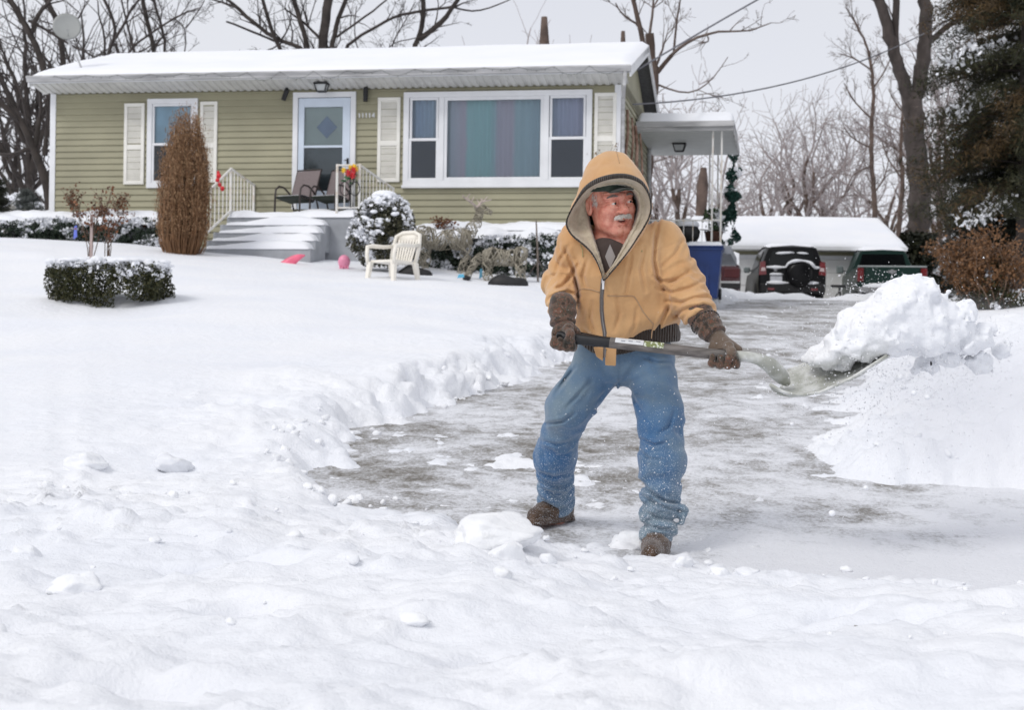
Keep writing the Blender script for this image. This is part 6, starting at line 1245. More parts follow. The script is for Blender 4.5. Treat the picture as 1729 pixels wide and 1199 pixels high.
# ================================================================ cloth materials
def cloth(name, base, alt, bump_scale=350, bump=.25, rough=.85, big=5, dust=None, ribs=None, sheen=.3, lo=.35, hi=.65):
    m = bpy.data.materials.new(name); m.use_nodes = True; t = m.node_tree; b = t.nodes['Principled BSDF']; b.inputs['Roughness'].default_value = rough; b.inputs['Sheen Weight'].default_value = sheen; b.inputs['Specular IOR Level'].default_value = .2
    tc = N(t, 'ShaderNodeTexCoord'); L_ = t.links.new; n1 = N(t, 'ShaderNodeTexNoise', Scale=big, Detail=6, Roughness=.6); L_(tc.outputs['Object'], n1.inputs['Vector']); rp = N(t, 'ShaderNodeValToRGB'); e = rp.color_ramp.elements; e[0].position = lo; e[1].position = hi; e[0].color = (*base, 1); e[1].color = (*alt, 1); L_(n1.outputs['Fac'], rp.inputs['Fac']); col = rp.outputs['Color']
    n2 = N(t, 'ShaderNodeTexNoise', Scale=bump_scale, Detail=3); L_(tc.outputs['Object'], n2.inputs['Vector']); h = n2.outputs['Fac']
    mxc = N(t, 'ShaderNodeMix', data_type='RGBA', blend_type='MULTIPLY'); mxc.inputs['Factor'].default_value = .35; L_(col, mxc.inputs['A']); r2 = N(t, 'ShaderNodeValToRGB'); r2.color_ramp.elements[0].color = (.55, .55, .55, 1); r2.color_ramp.elements[1].color = (1, 1, 1, 1); L_(h, r2.inputs['Fac']); L_(r2.outputs['Color'], mxc.inputs['B']); col = mxc.outputs['Result']
    if dust:     # snow grains caught in the cloth: (z where thickest, z where gone, amount)
        sx = N(t, 'ShaderNodeSeparateXYZ'); L_(tc.outputs['Object'], sx.inputs[0]); mr = N(t, 'ShaderNodeMapRange'); mr.inputs['From Min'].default_value = dust[0]; mr.inputs['From Max'].default_value = dust[1]; mr.inputs['To Min'].default_value = dust[2]; mr.inputs['To Max'].default_value = dust[3]; L_(sx.outputs['Z'], mr.inputs['Value'])
        n3 = N(t, 'ShaderNodeTexNoise', Scale=230, Detail=2, Roughness=.8); L_(tc.outputs['Object'], n3.inputs['Vector']); ad = N(t, 'ShaderNodeMath', operation='ADD'); L_(n3.outputs['Fac'], ad.inputs[0]); L_(mr.outputs[0], ad.inputs[1]); th = N(t, 'ShaderNodeMapRange'); th.inputs['From Min'].default_value = .66; th.inputs['From Max'].default_value = .72; L_(ad.outputs[0], th.inputs['Value'])
        m2 = N(t, 'ShaderNodeMix', data_type='RGBA'); L_(th.outputs[0], m2.inputs['Factor']); L_(col, m2.inputs['A']); m2.inputs['B'].default_value = (.8, .84, .9, 1); col = m2.outputs['Result']
    L_(col, b.inputs['Base Color']); bp = N(t, 'ShaderNodeBump', Strength=bump, Distance=.002); L_(h, bp.inputs['Height']); nrm = bp
    if ribs:
        wv = N(t, 'ShaderNodeTexWave', Scale=ribs[0], Distortion=.3); wv.bands_direction = ribs[1]; L_(tc.outputs['Object'], wv.inputs['Vector']); b2 = N(t, 'ShaderNodeBump', Strength=.9, Distance=.004); L_(wv.outputs['Fac'], b2.inputs['Height']); L_(bp.outputs['Normal'], b2.inputs['Normal']); nrm = b2
    L_(nrm.outputs['Normal'], b.inputs['Normal']); return m
M_JACK = cloth('tan duck canvas', (.57, .315, .140), (.68, .42, .21), big=4)
M_FLEECE = cloth('cream sherpa lining', (.46, .385, .28), (.60, .52, .40), bump_scale=110, bump=1.0, big=22)
M_KNIT = cloth('dark brown rib knit', (.028, .019, .014), (.05, .036, .027), ribs=(28, 'X'), big=30)
M_TRIM = cloth('dark hood trim', (.035, .026, .021), (.06, .047, .038), ribs=(42, 'X'), big=60)
M_JEAN = cloth('blue denim', (.060, .150, .300), (.175, .245, .305), bump_scale=420, big=2.6, dust=(.05, .85, .10, -.055), lo=.38, hi=.62)
M_BOOT = cloth('brown boot', (.055, .032, .020), (.12, .075, .05), bump_scale=160, big=25, dust=(-.05, .25, .06, .04))
M_SWEAT = cloth('dark brown sweater', (.055, .038, .034), (.075, .055, .048), big=12)
def camo(name):
    m = cloth(name, (.03, .028, .02), (.03, .028, .02), bump_scale=240, dust=(.0, 1.2, .03, -.03)); t = m.node_tree; rp = [n for n in t.nodes if n.type == 'VALTORGB'][0]; n1 = [n for n in t.nodes if n.type == 'TEX_NOISE'][0]; n1.inputs['Scale'].default_value = 26; n1.inputs['Detail'].default_value = 3; cr_ = rp.color_ramp; cr_.interpolation = 'EASE'; cr_.elements[0].position = .30; cr_.elements[0].color = (.025, .022, .016, 1); cr_.elements[1].position = .74; cr_.elements[1].color = (.20, .16, .12, 1)
    for p_, c_ in ((.42, (.055, .04, .03, 1)), (.5, (.15, .085, .06, 1)), (.56, (.07, .062, .045, 1)), (.63, (.16, .07, .045, 1))): cr_.elements.new(p_).color = c_
    return m
M_CAMO = camo('camouflage knit'); M_PALM = cloth('brown glove palm', (.13, .095, .07), (.17, .125, .095), bump_scale=260, big=14, dust=(.0, 1.2, .02, -.03))
def skinmat():
    m = bpy.data.materials.new('weathered skin'); m.use_nodes = True; t = m.node_tree; b = t.nodes['Principled BSDF']; b.inputs['Roughness'].default_value = .5; b.inputs['Subsurface Weight'].default_value = .12; b.inputs['Subsurface Radius'].default_value = (1, .35, .2); b.inputs['Subsurface Scale'].default_value = .008
    tc = N(t, 'ShaderNodeTexCoord'); n1 = N(t, 'ShaderNodeTexNoise', Scale=34, Detail=7, Roughness=.65); t.links.new(tc.outputs['Object'], n1.inputs['Vector']); rp = N(t, 'ShaderNodeValToRGB'); e = rp.color_ramp.elements; e[0].position = .35; e[0].color = (.50, .150, .105, 1); e[1].position = .68; e[1].color = (.70, .34, .25, 1); t.links.new(n1.outputs['Fac'], rp.inputs['Fac']); t.links.new(rp.outputs['Color'], b.inputs['Base Color'])
    n2 = N(t, 'ShaderNodeTexNoise', Scale=260, Detail=3); bp = N(t, 'ShaderNodeBump', Strength=.25, Distance=.001); t.links.new(tc.outputs['Object'], n2.inputs['Vector']); t.links.new(n2.outputs['Fac'], bp.inputs['Height']); t.links.new(bp.outputs['Normal'], b.inputs['Normal']); return m
M_SKIN = skinmat()
# ================================================================ the man
# head frame
YAW, ROLLH, PIT = R(27), R(10), R(-6)
hf = np.array([math.sin(YAW) * math.cos(PIT), -math.cos(YAW) * math.cos(PIT), math.sin(PIT)]); hx = np.array([math.cos(YAW), math.sin(YAW), 0]); hz = np.cross(hf, hx) * -1
if hz[2] < 0: hz = -hz
hx2 = hx * math.cos(ROLLH) + hz * math.sin(ROLLH); hz2 = -hx * math.sin(ROLLH) + hz * math.cos(ROLLH)
HS = 1.13; HR = np.stack([hx2, hf, hz2], 1); HC = P(1029, 341, 6.30)          # world = HC + HS * HR @ local
def hl(p): return ((p - HC) @ HR) / HS
def hw(q): return HC + HS * (np.asarray(q) @ HR.T)
def head_sdf(q):
    X, Y, Z = q[..., 0], q[..., 1], q[..., 2]; ax = np.abs(X); qs = np.stack([ax, Y, Z], -1)
    d = sd_ell(q, (0, -.018, .035), (.077, .098, .092)); d = smin(d, sd_ell(q, (0, .018, -.035), (.063, .072, .084)), .03); d = smin(d, sd_ell(qs, (.018, .066, -.103), (.026, .022, .018)), .03)
    d = smin(d, sd_ell(qs, (.046, .030, -.065), (.020, .04, .035)), .03)
    d = smin(d, sd_ell(qs, (.040, .060, -.026), (.025, .023, .022)), .022)                       # cheeks
    d = smin(d, sd_cap(qs, (.008, .083, .022), (.050, .066, .024), .013, .012), .018)              # brow
    d = smax(d, -sd_ell(qs, (.032, .097, .001), (.020, .018, .012)), .014)                         # sockets
    d = smin(d, sd_cap(q, (0, .080, .012), (0, .104, -.026), .0085, .013), .012)                   # nose
    d = smin(d, sd_ell(q, (0, .106, -.029), (.0145, .013, .012)), .008); d = smin(d, sd_ell(qs, (.0155, .093, -.033), (.0085, .011, .008)), .006)
    d = smax(d, -sd_ell(qs, (.0085, .101, -.041), (.0045, .006, .004)), .003)
    d = smin(d, sd_ell(qs, (.032, .0785, .0005), (.0150, .0145, .0125)), .005)                      # lids
    slit = sd_ell(qs, (.032, .094, -.0005), (.0118, .014, .0042)); d = smax(d, -slit, .0025)
    bag = sd_cap(qs, (.022, .089, -.014), (.042, .082, -.013), .0052); d = smin(d, bag, .004)
    d = smin(d, sd_cap(qs, (0, .0865, -.053), (.024, .076, -.059), .0075, .005), .008)              # upper lip
    d = smin(d, sd_cap(qs, (0, .086, -.0755), (.022, .076, -.069), .0078, .004), .008)
    qm = qs.copy(); qm[..., 2] = Z - 9.0 * ax * ax; d = smax(d, -sd_ell(qm, (0.0, .094, -.0665), (.027, .019, .0062)), .003)                       # parted mouth
    d = smax(d, -sd_cap(qs, (.018, .096, -.036), (.035, .079, -.064), .0046, .0030), .005); d = smax(d, -sd_cap(qs, (.012, .084, -.084), (.02, .078, -.083), .002), .006)
    ear = sd_ell(qs, (.079, -.012, -.008), (.009, .020, .033), None); ear = smax(ear, -sd_ell(qs, (.088, -.008, -.004), (.007, .011, .021)), .004); d = smin(d, ear, .006)
    fore = np.clip((Z - .03) / .01, 0, 1) * np.clip((Y - .04) / .02, 0, 1); d = d + .0021 * fore * np.sin(Z * 520 + 3 * np.sin(X * 40)) + .0008 * np.clip((Y - .02) / .03, 0, 1) * fbm(X * 60, Y * 60, Z * 60, oct=2, seed=3)
    crow = np.clip(1 - np.hypot(ax - .056, Z) / .02, 0, 1); d = d + .0026 * crow * np.sin((Z + ax * .3) * 700); return d
J = dict(  # joints: photo pixels and metres from the camera
    neck=P(1034, 405, 6.36), chest=P(1048, 440, 6.36), waist=P(1062, 560, 6.46), pelvis=P(1060, 610, 6.47),
    shL=P(972, 420, 6.36), elL=P(947, 482, 6.44), wrL=P(950, 535, 6.25), haL=P(950, 565, 6.20),
    shR=P(1122, 418, 6.36), elR=P(1156, 488, 6.34), wrR=P(1200, 552, 6.16), haR=P(1216, 588, 6.10),
    hipL=P(1012, 622, 6.50), knL=P(948, 722, 6.55), anL=P(941, 858, 6.90), toL=P(906, 878, 6.78),
    hipR=P(1096, 622, 6.46), knR=P(1117, 735, 6.30), anR=P(1110, 915, 6.24), toR=P(1102, 945, 6.04))
def body_sdf(p):
    sh_ = p.shape[:-1]; p = p.reshape(-1, 3); near = np.linalg.norm(p - HC, axis=1) < .24; d = np.full(len(p), .3); d[near] = head_sdf(hl(p[near])) * HS
    d = smin(d, sd_cap(p, hw((0, -.02, -.05)), J['neck'], .058, .062), .03)
    d = smin(d, sd_ell(p, J['chest'] + [0, .02, 0], (.165, .11, .16)), .04); d = smin(d, sd_cap(p, J['chest'], J['waist'], .12, .12), .05); d = smin(d, sd_ell(p, J['pelvis'], (.145, .10, .10)), .05)
    for s in 'LR':
        d = smin(d, chain(p, [J['sh' + s], J['el' + s], J['wr' + s], J['ha' + s]], [.052, .042, .030, .030]), .03); d = smin(d, chain(p, [J['hip' + s], J['kn' + s], J['an' + s] + [0, 0, -.04], J['to' + s]], [.072, .050, .036, .026]), .03)
    return d.reshape(sh_)
man = empty('person', (float(J['pelvis'][0]), 6.45, 0.0), 0, 'elderly man in a tan hooded jacket and jeans flinging snow with a shovel', 'person')
lo, hi = bb(list(J.values()) + [HC + [0, 0, .16]], .16)
def axis(lo_, hi_, a, b, fine, coarse): return np.concatenate([np.arange(lo_, a, coarse), np.arange(a, b, fine), np.arange(b, hi_, coarse)])
axs = [axis(lo[0], hi[0], HC[0] - .10, HC[0] + .15, .0021, .016), axis(lo[1], hi[1], HC[1] - .16, HC[1] + .03, .0021, .016), axis(lo[2], hi[2], HC[2] - .155, HC[2] + .08, .0021, .018)]
sdf_obj('body', body_sdf, None, None, None, M_SKIN, man, axs)
# eyes, looking to the right
M_EYE = pm('eye white', (.66, .58, .52), rough=.15, var=.05); M_IRIS = pm('dark iris', (.015, .009, .006), rough=.1)
for sg in (-1, 1):
    e = hw((sg * .032, .0785, .0005)); b = MB(); b.ell(e, (.0122 * HS,) * 3, 18, 12); ey = b.build('eye', M_EYE, man, True, True); g = norm(hf + .48 * hx2 + .05 * hz2) if 'norm' in globals() else hf; b = MB(); b.ell(e + g * .0085 * HS, (.0064 * HS,) * 3, 12, 8); b.build('iris', M_IRIS, ey, True, True)
b = MB(); Rm_ = HR; b.ell(hw((0, .0765, -.0655)), (.021 * HS, .004, .0065), 14, 8, Rm_); b.build('mouth_interior', pm('mouth interior', (.10, .012, .012), rough=.5), man, True, True)
b = MB(); b.ell(hw((0, .0800, -.0625)), (.014 * HS, .003, .0022), 12, 6, Rm_); b.build('teeth', pm('teeth', (.60, .53, .42), rough=.3), man, True, True)
# moustache, brows, sideburn hair: many fine tapering strands
M_HAIRW = pm('white hair', (.62, .58, .53), rough=.6, var=.2, scale=60); M_HAIRG = pm('grey hair', (.20, .175, .16), rough=.6, var=.3, scale=60)
def strands(name, roots, dirs, length, r, m, seed, curl=.3):
    rg = np.random.default_rng(seed); b = MB()
    for a, d in zip(roots, dirs):
        l = length * rg.uniform(.7, 1.2); d = norm(np.array(d) + rg.normal(size=3) * .14); pts = [np.array(a), np.array(a) + d * l * .5 + rg.normal(size=3) * l * .03, np.array(a) + d * l + np.array([0, -.0, -curl * l])]; b.tube([hw(q) for q in pts], [r * HS, r * .9 * HS, r * .3 * HS], 4, cap=False)
    return b.build(name, m, man, True, True)
rg = np.random.default_rng(6); ro, di = [], []
for i in range(520):
    x = rg.uniform(-1, 1); x = x * .030; ro.append((x, .0925 - 6.5 * x * x + rg.uniform(-.001, .006), -.0425 + rg.uniform(-.005, .004) - abs(x) * .18)); di.append((x * 30, -.2 - abs(x) * 6, -1.0))
mous = strands('moustache', ro, di, .0105, .0010, M_HAIRW, 7, .1)
ro, di = [], []
for sg in (-1, 1):
    for i in range(60): t = rg.uniform(0, 1); ro.append((sg * (.014 + .036 * t), .0935 - .016 * t * t, .0225 + .006 * math.sin(t * 3) + rg.uniform(-.003, .003))); di.append((sg * 1.0, -.1, .35 - .8 * t))
strands('eyebrows', ro, di, .009, .0007, M_HAIRG, 8, 0)
ro = [(-.073 + rg.uniform(-.002, .004), .022 + rg.uniform(-.012, .014), .02 + rg.uniform(-.022, .022)) for i in range(70)]; strands('sideburn', ro, [(-.25, -.35, -.9)] * 70, .014, .0006, M_HAIRW, 9, 0)
# cap with a short brim under the hood
def cap_sdf(q):
    d = sd_ell(q, (0, -.018, .047), (.086, .107, .090)); d = smax(d, -(q[..., 2] - .045 + .10 * (q[..., 1] < -1)), .006); br = sd_ell(q, (0, .075, .047), (.066, .062, .010)); br = np.maximum(br, np.abs(q[..., 2] - .049 + 5.5 * q[..., 0] ** 2 - .0) - .0035); return np.minimum(d, br)
sdf_obj('cap', cap_sdf, (-.10, -.13, .015), (.10, .145, .145), .0035, cloth('dark green cap', (.022, .035, .026), (.05, .065, .05), big=20), man, local=(HS * HR, HC))
# sweater front
def sweat(p):
    d = sd_cap(p, P(1032, 418, 6.35), P(1034, 435, 6.32), .068, .080); d = smin(d, sd_cap(p, P(1034, 438, 6.33), P(1046, 475, 6.33), .105, .12), .03); return d + .002 * fbm(p[..., 0] * 30, p[..., 1] * 30, p[..., 2] * 18, oct=2, seed=2)
lo, hi = bb([P(1036, 398, 6.31), P(1046, 480, 6.35)], .14); sw = sdf_obj('sweater', sweat, lo, hi, .007, M_SWEAT, man)
# ---------------------------------------------------------------- jacket
AL = [P(978, 408, 6.36), P(950, 478, 6.44), P(950, 528, 6.24)]; AR = [P(1116, 410, 6.36), P(1152, 486, 6.32), P(1190, 543, 6.17)]
def stack(p, zs, cx, cy, w, dd):
    z = p[..., 2]; X = np.interp(z, zs, cx); Y = np.interp(z, zs, cy); Wd = np.interp(z, zs, w); D = np.interp(z, zs, dd); k = np.sqrt(((p[..., 0] - X) / Wd) ** 2 + ((p[..., 1] - Y) / D) ** 2); return (k - 1) * np.minimum(Wd, D)
rows = [352, 385, 400, 420, 470, 520, 560, 600, 640]; T_z = np.array([P(1055, r_, 6.38)[2] for r_ in rows]); cxp = [1042, 1045, 1046, 1046, 1050, 1058, 1064, 1066, 1068]; hwp = [30, 62, 76, 84, 84, 84, 90, 88, 80]
T_x = np.array([P(a, r_, 6.38)[0] for a, r_ in zip(cxp, rows)]); T_w = np.array(hwp) / FPX * 6.38; T_y = np.array([6.37, 6.36, 6.36, 6.36, 6.37, 6.40, 6.43, 6.45, 6.46]); T_d = np.array([.06, .11, .13, .155, .17, .17, .165, .155, .15]); o_ = np.argsort(T_z)
T_z, T_x, T_w, T_y, T_d = T_z[o_], T_x[o_], T_w[o_], T_y[o_], T_d[o_]
hemA, hemB = P(975, 566, 6.3), P(1152, 550, 6.3)
def hem_z(p):       # height of the jacket's lower edge, sagging at the zip
    t = (p[..., 0] - hemA[0]) / (hemB[0] - hemA[0]); z = hemA[2] + (hemB[2] - hemA[2]) * t; sag = np.exp(-((t - .30) / .26) ** 2); return z - .066 * sag * np.clip((6.47 - p[..., 1]) / .1, 0, 1)
def pix(p):
    X, Y, Z = p[..., 0], p[..., 1], p[..., 2] - CAM[2]; return np.stack([CX + FPX * (X * cr + Z * sr) / Y, CY - FPX * (-X * sr + Z * cr) / Y], -1)
def creases(p, lines, ymid, depth=.0105, w=2.7):
    q = pix(p); out = np.zeros(p.shape[:-1]); front = np.clip((ymid - p[..., 1]) / .04, 0, 1)
    for L_ in lines:
        k = 1.0
        if isinstance(L_[0], (int, float)): k, L_ = L_[0], L_[1:]
        L_ = np.array(L_, float); best = np.full(out.shape, 1e9); tt = np.zeros(out.shape); n = len(L_) - 1
        for i in range(n):
            a, ba = L_[i], L_[i + 1] - L_[i]; t = np.clip(((q - a) @ ba) / (ba @ ba), 0, 1); d = np.linalg.norm(q - a - t[..., None] * ba, axis=-1); m = d < best; best = np.where(m, d, best); tt = np.where(m, (i + t) / n, tt)
        tap = np.sin(np.pi * np.clip(tt * .84 + .08, 0, 1)) ** .7; out += k * depth * tap * (np.exp(-(best / w) ** 2) - .55 * np.exp(-((best - w * 2.2) / (w * 1.3)) ** 2))
    return out * front
JCR = [[(1103, 466), (1118, 475), (1140, 474), (1162, 460)], [(1110, 486), (1135, 494), (1165, 486), (1187, 474)], [(1126, 507), (1150, 511), (1172, 503), (1194, 500)], [(1138, 533), (1158, 522), (1188, 515), (1204, 520)], [(1157, 560), (1166, 541), (1190, 528), (1212, 533)], [(1172, 566), (1184, 552), (1207, 543)], [.8, (1152, 405), (1140, 430), (1118, 450)],
  [(977, 446), (962, 468), (950, 483), (931, 490)], [(979, 500), (960, 493), (940, 497), (926, 505)], [(977, 514), (958, 507), (938, 511), (924, 521)], [(975, 529), (955, 519), (935, 524)], [.7, (962, 412), (945, 440), (936, 466)],
  [1.3, (1112, 372), (1106, 405), (1104, 440), (1110, 470), (1128, 500)], [1.3, (954, 418), (967, 452), (976, 490), (975, 525)], [.8, (1066, 430), (1061, 465), (1057, 498)], [.8, (1088, 415), (1082, 455), (1090, 492)], [(1133, 512), (1117, 542), (1104, 572)], [(1149, 543), (1122, 556), (1098, 574)], [(985, 556), (1000, 570), (1014, 574)], [.7, (992, 436), (984, 466), (990, 486)], [.7, (1040, 500), (1046, 530), (1038, 560)], [.6, (1075, 520), (1072, 550), (1060, 575)], [.6, (1000, 510), (996, 540), (1004, 565)]]
PCR = [[(903, 812), (925, 822), (950, 824), (972, 813)], [(905, 823), (935, 832), (974, 838)], [(910, 840), (935, 846), (969, 848)], [.7, (915, 800), (935, 806), (965, 800)], [1.3, (1078, 812), (1105, 836), (1125, 848), (1152, 850)], [(1084, 838), (1115, 855), (1158, 866)], [(1082, 862), (1110, 875), (1150, 880)], [(1082, 885), (1110, 893), (1139, 897)], [.8, (1047, 643), (1030, 665), (1008, 692)], [.8, (1047, 645), (1066, 668), (1082, 692)], [.8, (1088, 604), (1110, 613), (1145, 610)], [.8, (972, 620), (955, 640), (938, 664)], [(970, 698), (950, 712), (922, 716)], [(1083, 742), (1105, 752), (1128, 747)], [.7, (1000, 640), (975, 668), (955, 690)], [.7, (1078, 760), (1095, 775), (1120, 778)], [.7, (915, 745), (940, 752), (962, 745)], [.6, (1140, 690), (1130, 720), (1110, 735)]]
def fold(s, f, ph, n): w = np.sin(s * f + ph + n); return np.abs(w) ** .6 * np.sign(w)
def jacket(p):
    x, y, z = p[..., 0], p[..., 1], p[..., 2]
    tor = stack(p, T_z, T_x, T_y, T_w, T_d); tor = smax(tor, z - P(1040, 384, 6.36)[2] - .02, .05)
    n3 = fbm(x * 7, y * 7, z * 5, oct=2, seed=12)
    # soft drags from the armpits and the zip, blousing over the hem
    tor = tor + .006 * np.sin((x * .75 + z) * 46 + 3.2 * n3) * np.clip(1 - np.abs(z - P(1050, 500, 6.3)[2]) / .22, 0, 1) * np.clip(.25 + .9 * fbm(x * 3, y * 3, z * 3, oct=1, seed=14), 0, 1) - .010 * np.exp(-((z - hem_z(p) - .05) / .035) ** 2) + .010 * np.exp(-((z - hem_z(p)) / .012) ** 2)
    d = tor
    for pts, rad, k_ in ((AL, [.088, .070, .060], 0), (AR, [.094, .088, .062], 1)):
        s, dd = along(p, pts); L_ = sum(np.linalg.norm(np.array(b) - np.array(a)) for a, b in zip(pts, pts[1:])); a = chain(p, pts, rad, .05); el = np.linalg.norm(np.array(pts[1]) - pts[0])
        nn = fbm(x * 9, y * 9, z * 9, oct=2, seed=20 + k_)
        env = np.exp(-((s - el) / .10) ** 2) + .8 * sstep(L_ - .12, L_ - .02, s); ang = (x - pts[1][0]) * 9 + (y - pts[1][1]) * 6
        a = a + env * .0065 * fold(s, 95 + 15 * k_, ang * 1.4, 2.8 * nn) + .0035 * np.sin(s * 38 + 5 * nn + ang) + .010 * sstep(L_ - .035, L_, s) * 1.0
        cut = ((p - pts[2]) @ norm(np.array(pts[2]) - pts[1])) - .012; a = smax(a, cut, .008); d = smin(d, a, .016)
        seam = np.abs(np.abs(s - .045) - .0) ; d = d + .0035 * np.exp(-(seam / .006) ** 2) * (dd < rad[0] * 1.25)
    d = smax(d, hem_z(p) - z, .008)
    # open V at the throat
    c0, c1, c2 = P(1004, 398, 6.2), P(1019, 468, 6.2), P(1072, 398, 6.2); zz = (z - c1[2]) / (c0[2] - c1[2]); xl_ = c1[0] + (c0[0] - c1[0]) * zz; xr_ = c1[0] + (c2[0] - c1[0]) * zz; v = np.maximum(np.maximum(xl_ - x, x - xr_) * .9, y - 6.30); v = np.maximum(v, -(z - c1[2])); d = smax(d, -v, .010)
    d = d + creases(p, JCR, 6.40)
    d = smax(d, -sd_ell(p, P(1030, 380, 6.27), (.125, .13, .10)), .01)
    return d + .0022 * fbm(x * 16, y * 16, z * 16, oct=3, seed=9)
lo, hi = bb([P(905, 350, 6.2), P(1250, 630, 6.2), P(905, 630, 6.65)], .02); lo[1] = 6.05; hi[1] = 6.66
jk = sdf_obj('jacket', jacket, lo, hi, .0050, M_JACK, man)
Mw = np.array(world_mat(man)); jv = [Vector(v.co) + man.location for v in jk.data.vertices]; jt = BVHTree.FromPolygons(jv, [tuple(f.vertices) for f in jk.data.polygons])
def onj(px, py, off=.004, tree=None, dmax=None):
    r_ = ray(px, py); rn = r_ / np.linalg.norm(r_); h = (tree or jt).ray_cast(Vector(CAM), Vector(rn)); q = np.array(h[0]) if h[0] is not None else P(px, py, 6.25); return q - rn * off
# rib knit: waistband and glove-side cuffs
def knit(p):
    d = stack(p, T_z, T_x, T_y, T_w * .965, T_d * .97); z = p[..., 2]; hz_ = hem_z(p); d = d + .0015 * np.sin((p[..., 0] * .8 + p[..., 1] * .6) * 520); sl = -.055 * np.clip((p[..., 0] - hemA[0]) / (hemB[0] - hemA[0]), 0, 1)
    return smax(smax(d, z - hz_ - .02, .004), (hz_ - .030 - .034 * sstep(.3, .6, (p[..., 0] - hemA[0]) / (hemB[0] - hemA[0]))) - z, .010)
lo, hi = bb([P(960, 530, 6.25), P(1165, 640, 6.25)], .03); lo[1] = 6.22; hi[1] = 6.66; kn_ = sdf_obj('waistband', knit, lo, hi, .006, M_KNIT, man)
# zip: tape, teeth, slider, lower placket flaps
zp = [(1018.5, 470), (1017, 485), (1016, 505), (1016, 525), (1018, 545), (1021, 562), (1022, 575), (1022, 590), (1021, 604)]
zc_ = [onj(a, c, .004) for a, c in zp]; 
for i in range(1, len(zc_)):
    if zc_[i][1] > zc_[i - 1][1] + .03: zc_[i] = P(*zp[i], zc_[i - 1][1] + .002)
Z_ = np.array(zc_); b = MB(); w_ = .0085
def ribbon(b, C, w, t=.003, dirx=(1, 0, 0)):
    C = np.array(C); dx = np.array(dirx, float); rings = [np.array([c - dx * w, c + dx * w, c + dx * w + [0, t, 0], c - dx * w + [0, t, 0]]) for c in C]; b.loft(rings, True, True, True)
ribbon(b, Z_, w_); b.build('zip_tape', cloth('grey zip tape', (.16, .13, .12), (.20, .17, .15)), man, True)
b = MB(); b.tube(Z_ + [0, -.003, 0], .0022, 5); b.build('zip_teeth', pm('zip metal', (.30, .30, .31), rough=.35, metal=.7, var=.2, scale=300), man, True)
zs_ = onj(1018.5, 472, .010); b = MB(); b.box(-.006, .006, -.004, .004, -.016, .010, .002, None, zs_); b.box(-.0045, .0045, -.006, -.003, -.040, -.012, .001, None, zs_); b.build('zip_slider', pm('bright zinc', (.75, .75, .77), rough=.25, metal=.8, var=.05), man, True)
b = MB()
for a, c in (((1002, 1019), (586, 610)), ((1022, 1041), (586, 618))):
    q = [P(a[0], c[0], Z_[-2][1] + .001), P(a[1], c[0], Z_[-2][1]), P(a[1] - 1, c[1], Z_[-1][1] - .006), P(a[0] + (5 if a[0] < 1010 else 0), c[1] - (8 if a[0] < 1010 else 1), Z_[-1][1] - .004)]; b.extrude(q, (0, .012, 0))
fl_ = b.build('placket', M_JACK, man, True); md = fl_.modifiers.new('bevel', 'BEVEL'); md.width = .004; md.segments = 2
# hand-warmer pockets: raised stitched edges
def seam_line(pts, r_=.0028, name='pocket_seam', mm=None):
    C = []
    for (a, c), (e, f) in zip(pts, pts[1:]):
        for t in np.linspace(0, 1, 6)[:-1]: C.append(onj(a + (e - a) * t, c + (f - c) * t, .001))
    C.append(onj(*pts[-1], .001)); C = np.array(C)
    for _ in range(2): C[1:-1] = C[1:-1] * .5 + (C[:-2] + C[2:]) * .25
    b = MB(); b.tube(C, r_, 6); return b.build(name, mm or cloth(name + ' thread', (.42, .22, .10), (.50, .29, .14)), man, True, True)
M_SEAM = cloth('pocket stitching', (.40, .24, .13), (.5, .33, .19))
seam_line([(1026, 499), (1045, 500), (1070, 499), (1076, 508), (1086, 527), (1097, 540), (1103, 547)], mm=M_SEAM); seam_line([(1012, 493), (1000, 489), (985, 487), (976, 491), (973, 500), (974, 512)], mm=M_SEAM)
seam_line([(1103, 547), (1101, 560), (1100, 572)], .002, mm=M_SEAM)
for a, c in (((1076, 391), (1084, 425)), ((980, 412), (984, 434))):
    q0 = onj(*a, .012); q1 = onj(*c, .006); b = MB(); b.tube([q0, (q0 + q1) / 2 + [.004, -.004, 0], q1], .0022, 5); b.build('drawstring', pm('olive cord', (.42, .38, .18), rough=.8), man, True, True)
# ---------------------------------------------------------------- hood
RIM = [(1050, 300, 6.115), (1068, 303, 6.12), (1084, 312, 6.14), (1094, 328, 6.17), (1098, 346, 6.19), (1096, 363, 6.195), (1088, 380, 6.19), (1077, 398, 6.175), (1064, 418, 6.165), (1049, 438, 6.165), (1035, 455, 6.165), (1020, 471, 6.17), (1015, 458, 6.17), (1008, 440, 6.175), (998, 424, 6.185), (985, 411, 6.20), (970, 399, 6.22), (961, 387, 6.235), (958, 375, 6.245), (964, 358, 6.235), (974, 341, 6.21), (988, 322, 6.175), (1008, 309, 6.145), (1030, 302, 6.12)]
INN = [(1042, 312, 6.19), (1058, 314, 6.19), (1070, 322, 6.20), (1077, 334, 6.22), (1079, 350, 6.235), (1076, 366, 6.235), (1070, 382, 6.23), (1062, 398, 6.22), (1053, 415, 6.20), (1042, 436, 6.195), (1031, 453, 6.19), (1021, 466, 6.19), (1018, 455, 6.19), (1014, 440, 6.195), (1009, 424, 6.21), (1004, 408, 6.235), (999, 393, 6.27), (995, 380, 6.30), (993, 366, 6.32), (992, 352, 6.32), (996, 338, 6.30), (1003, 326, 6.26), (1014, 317, 6.22), (1028, 313, 6.20)]
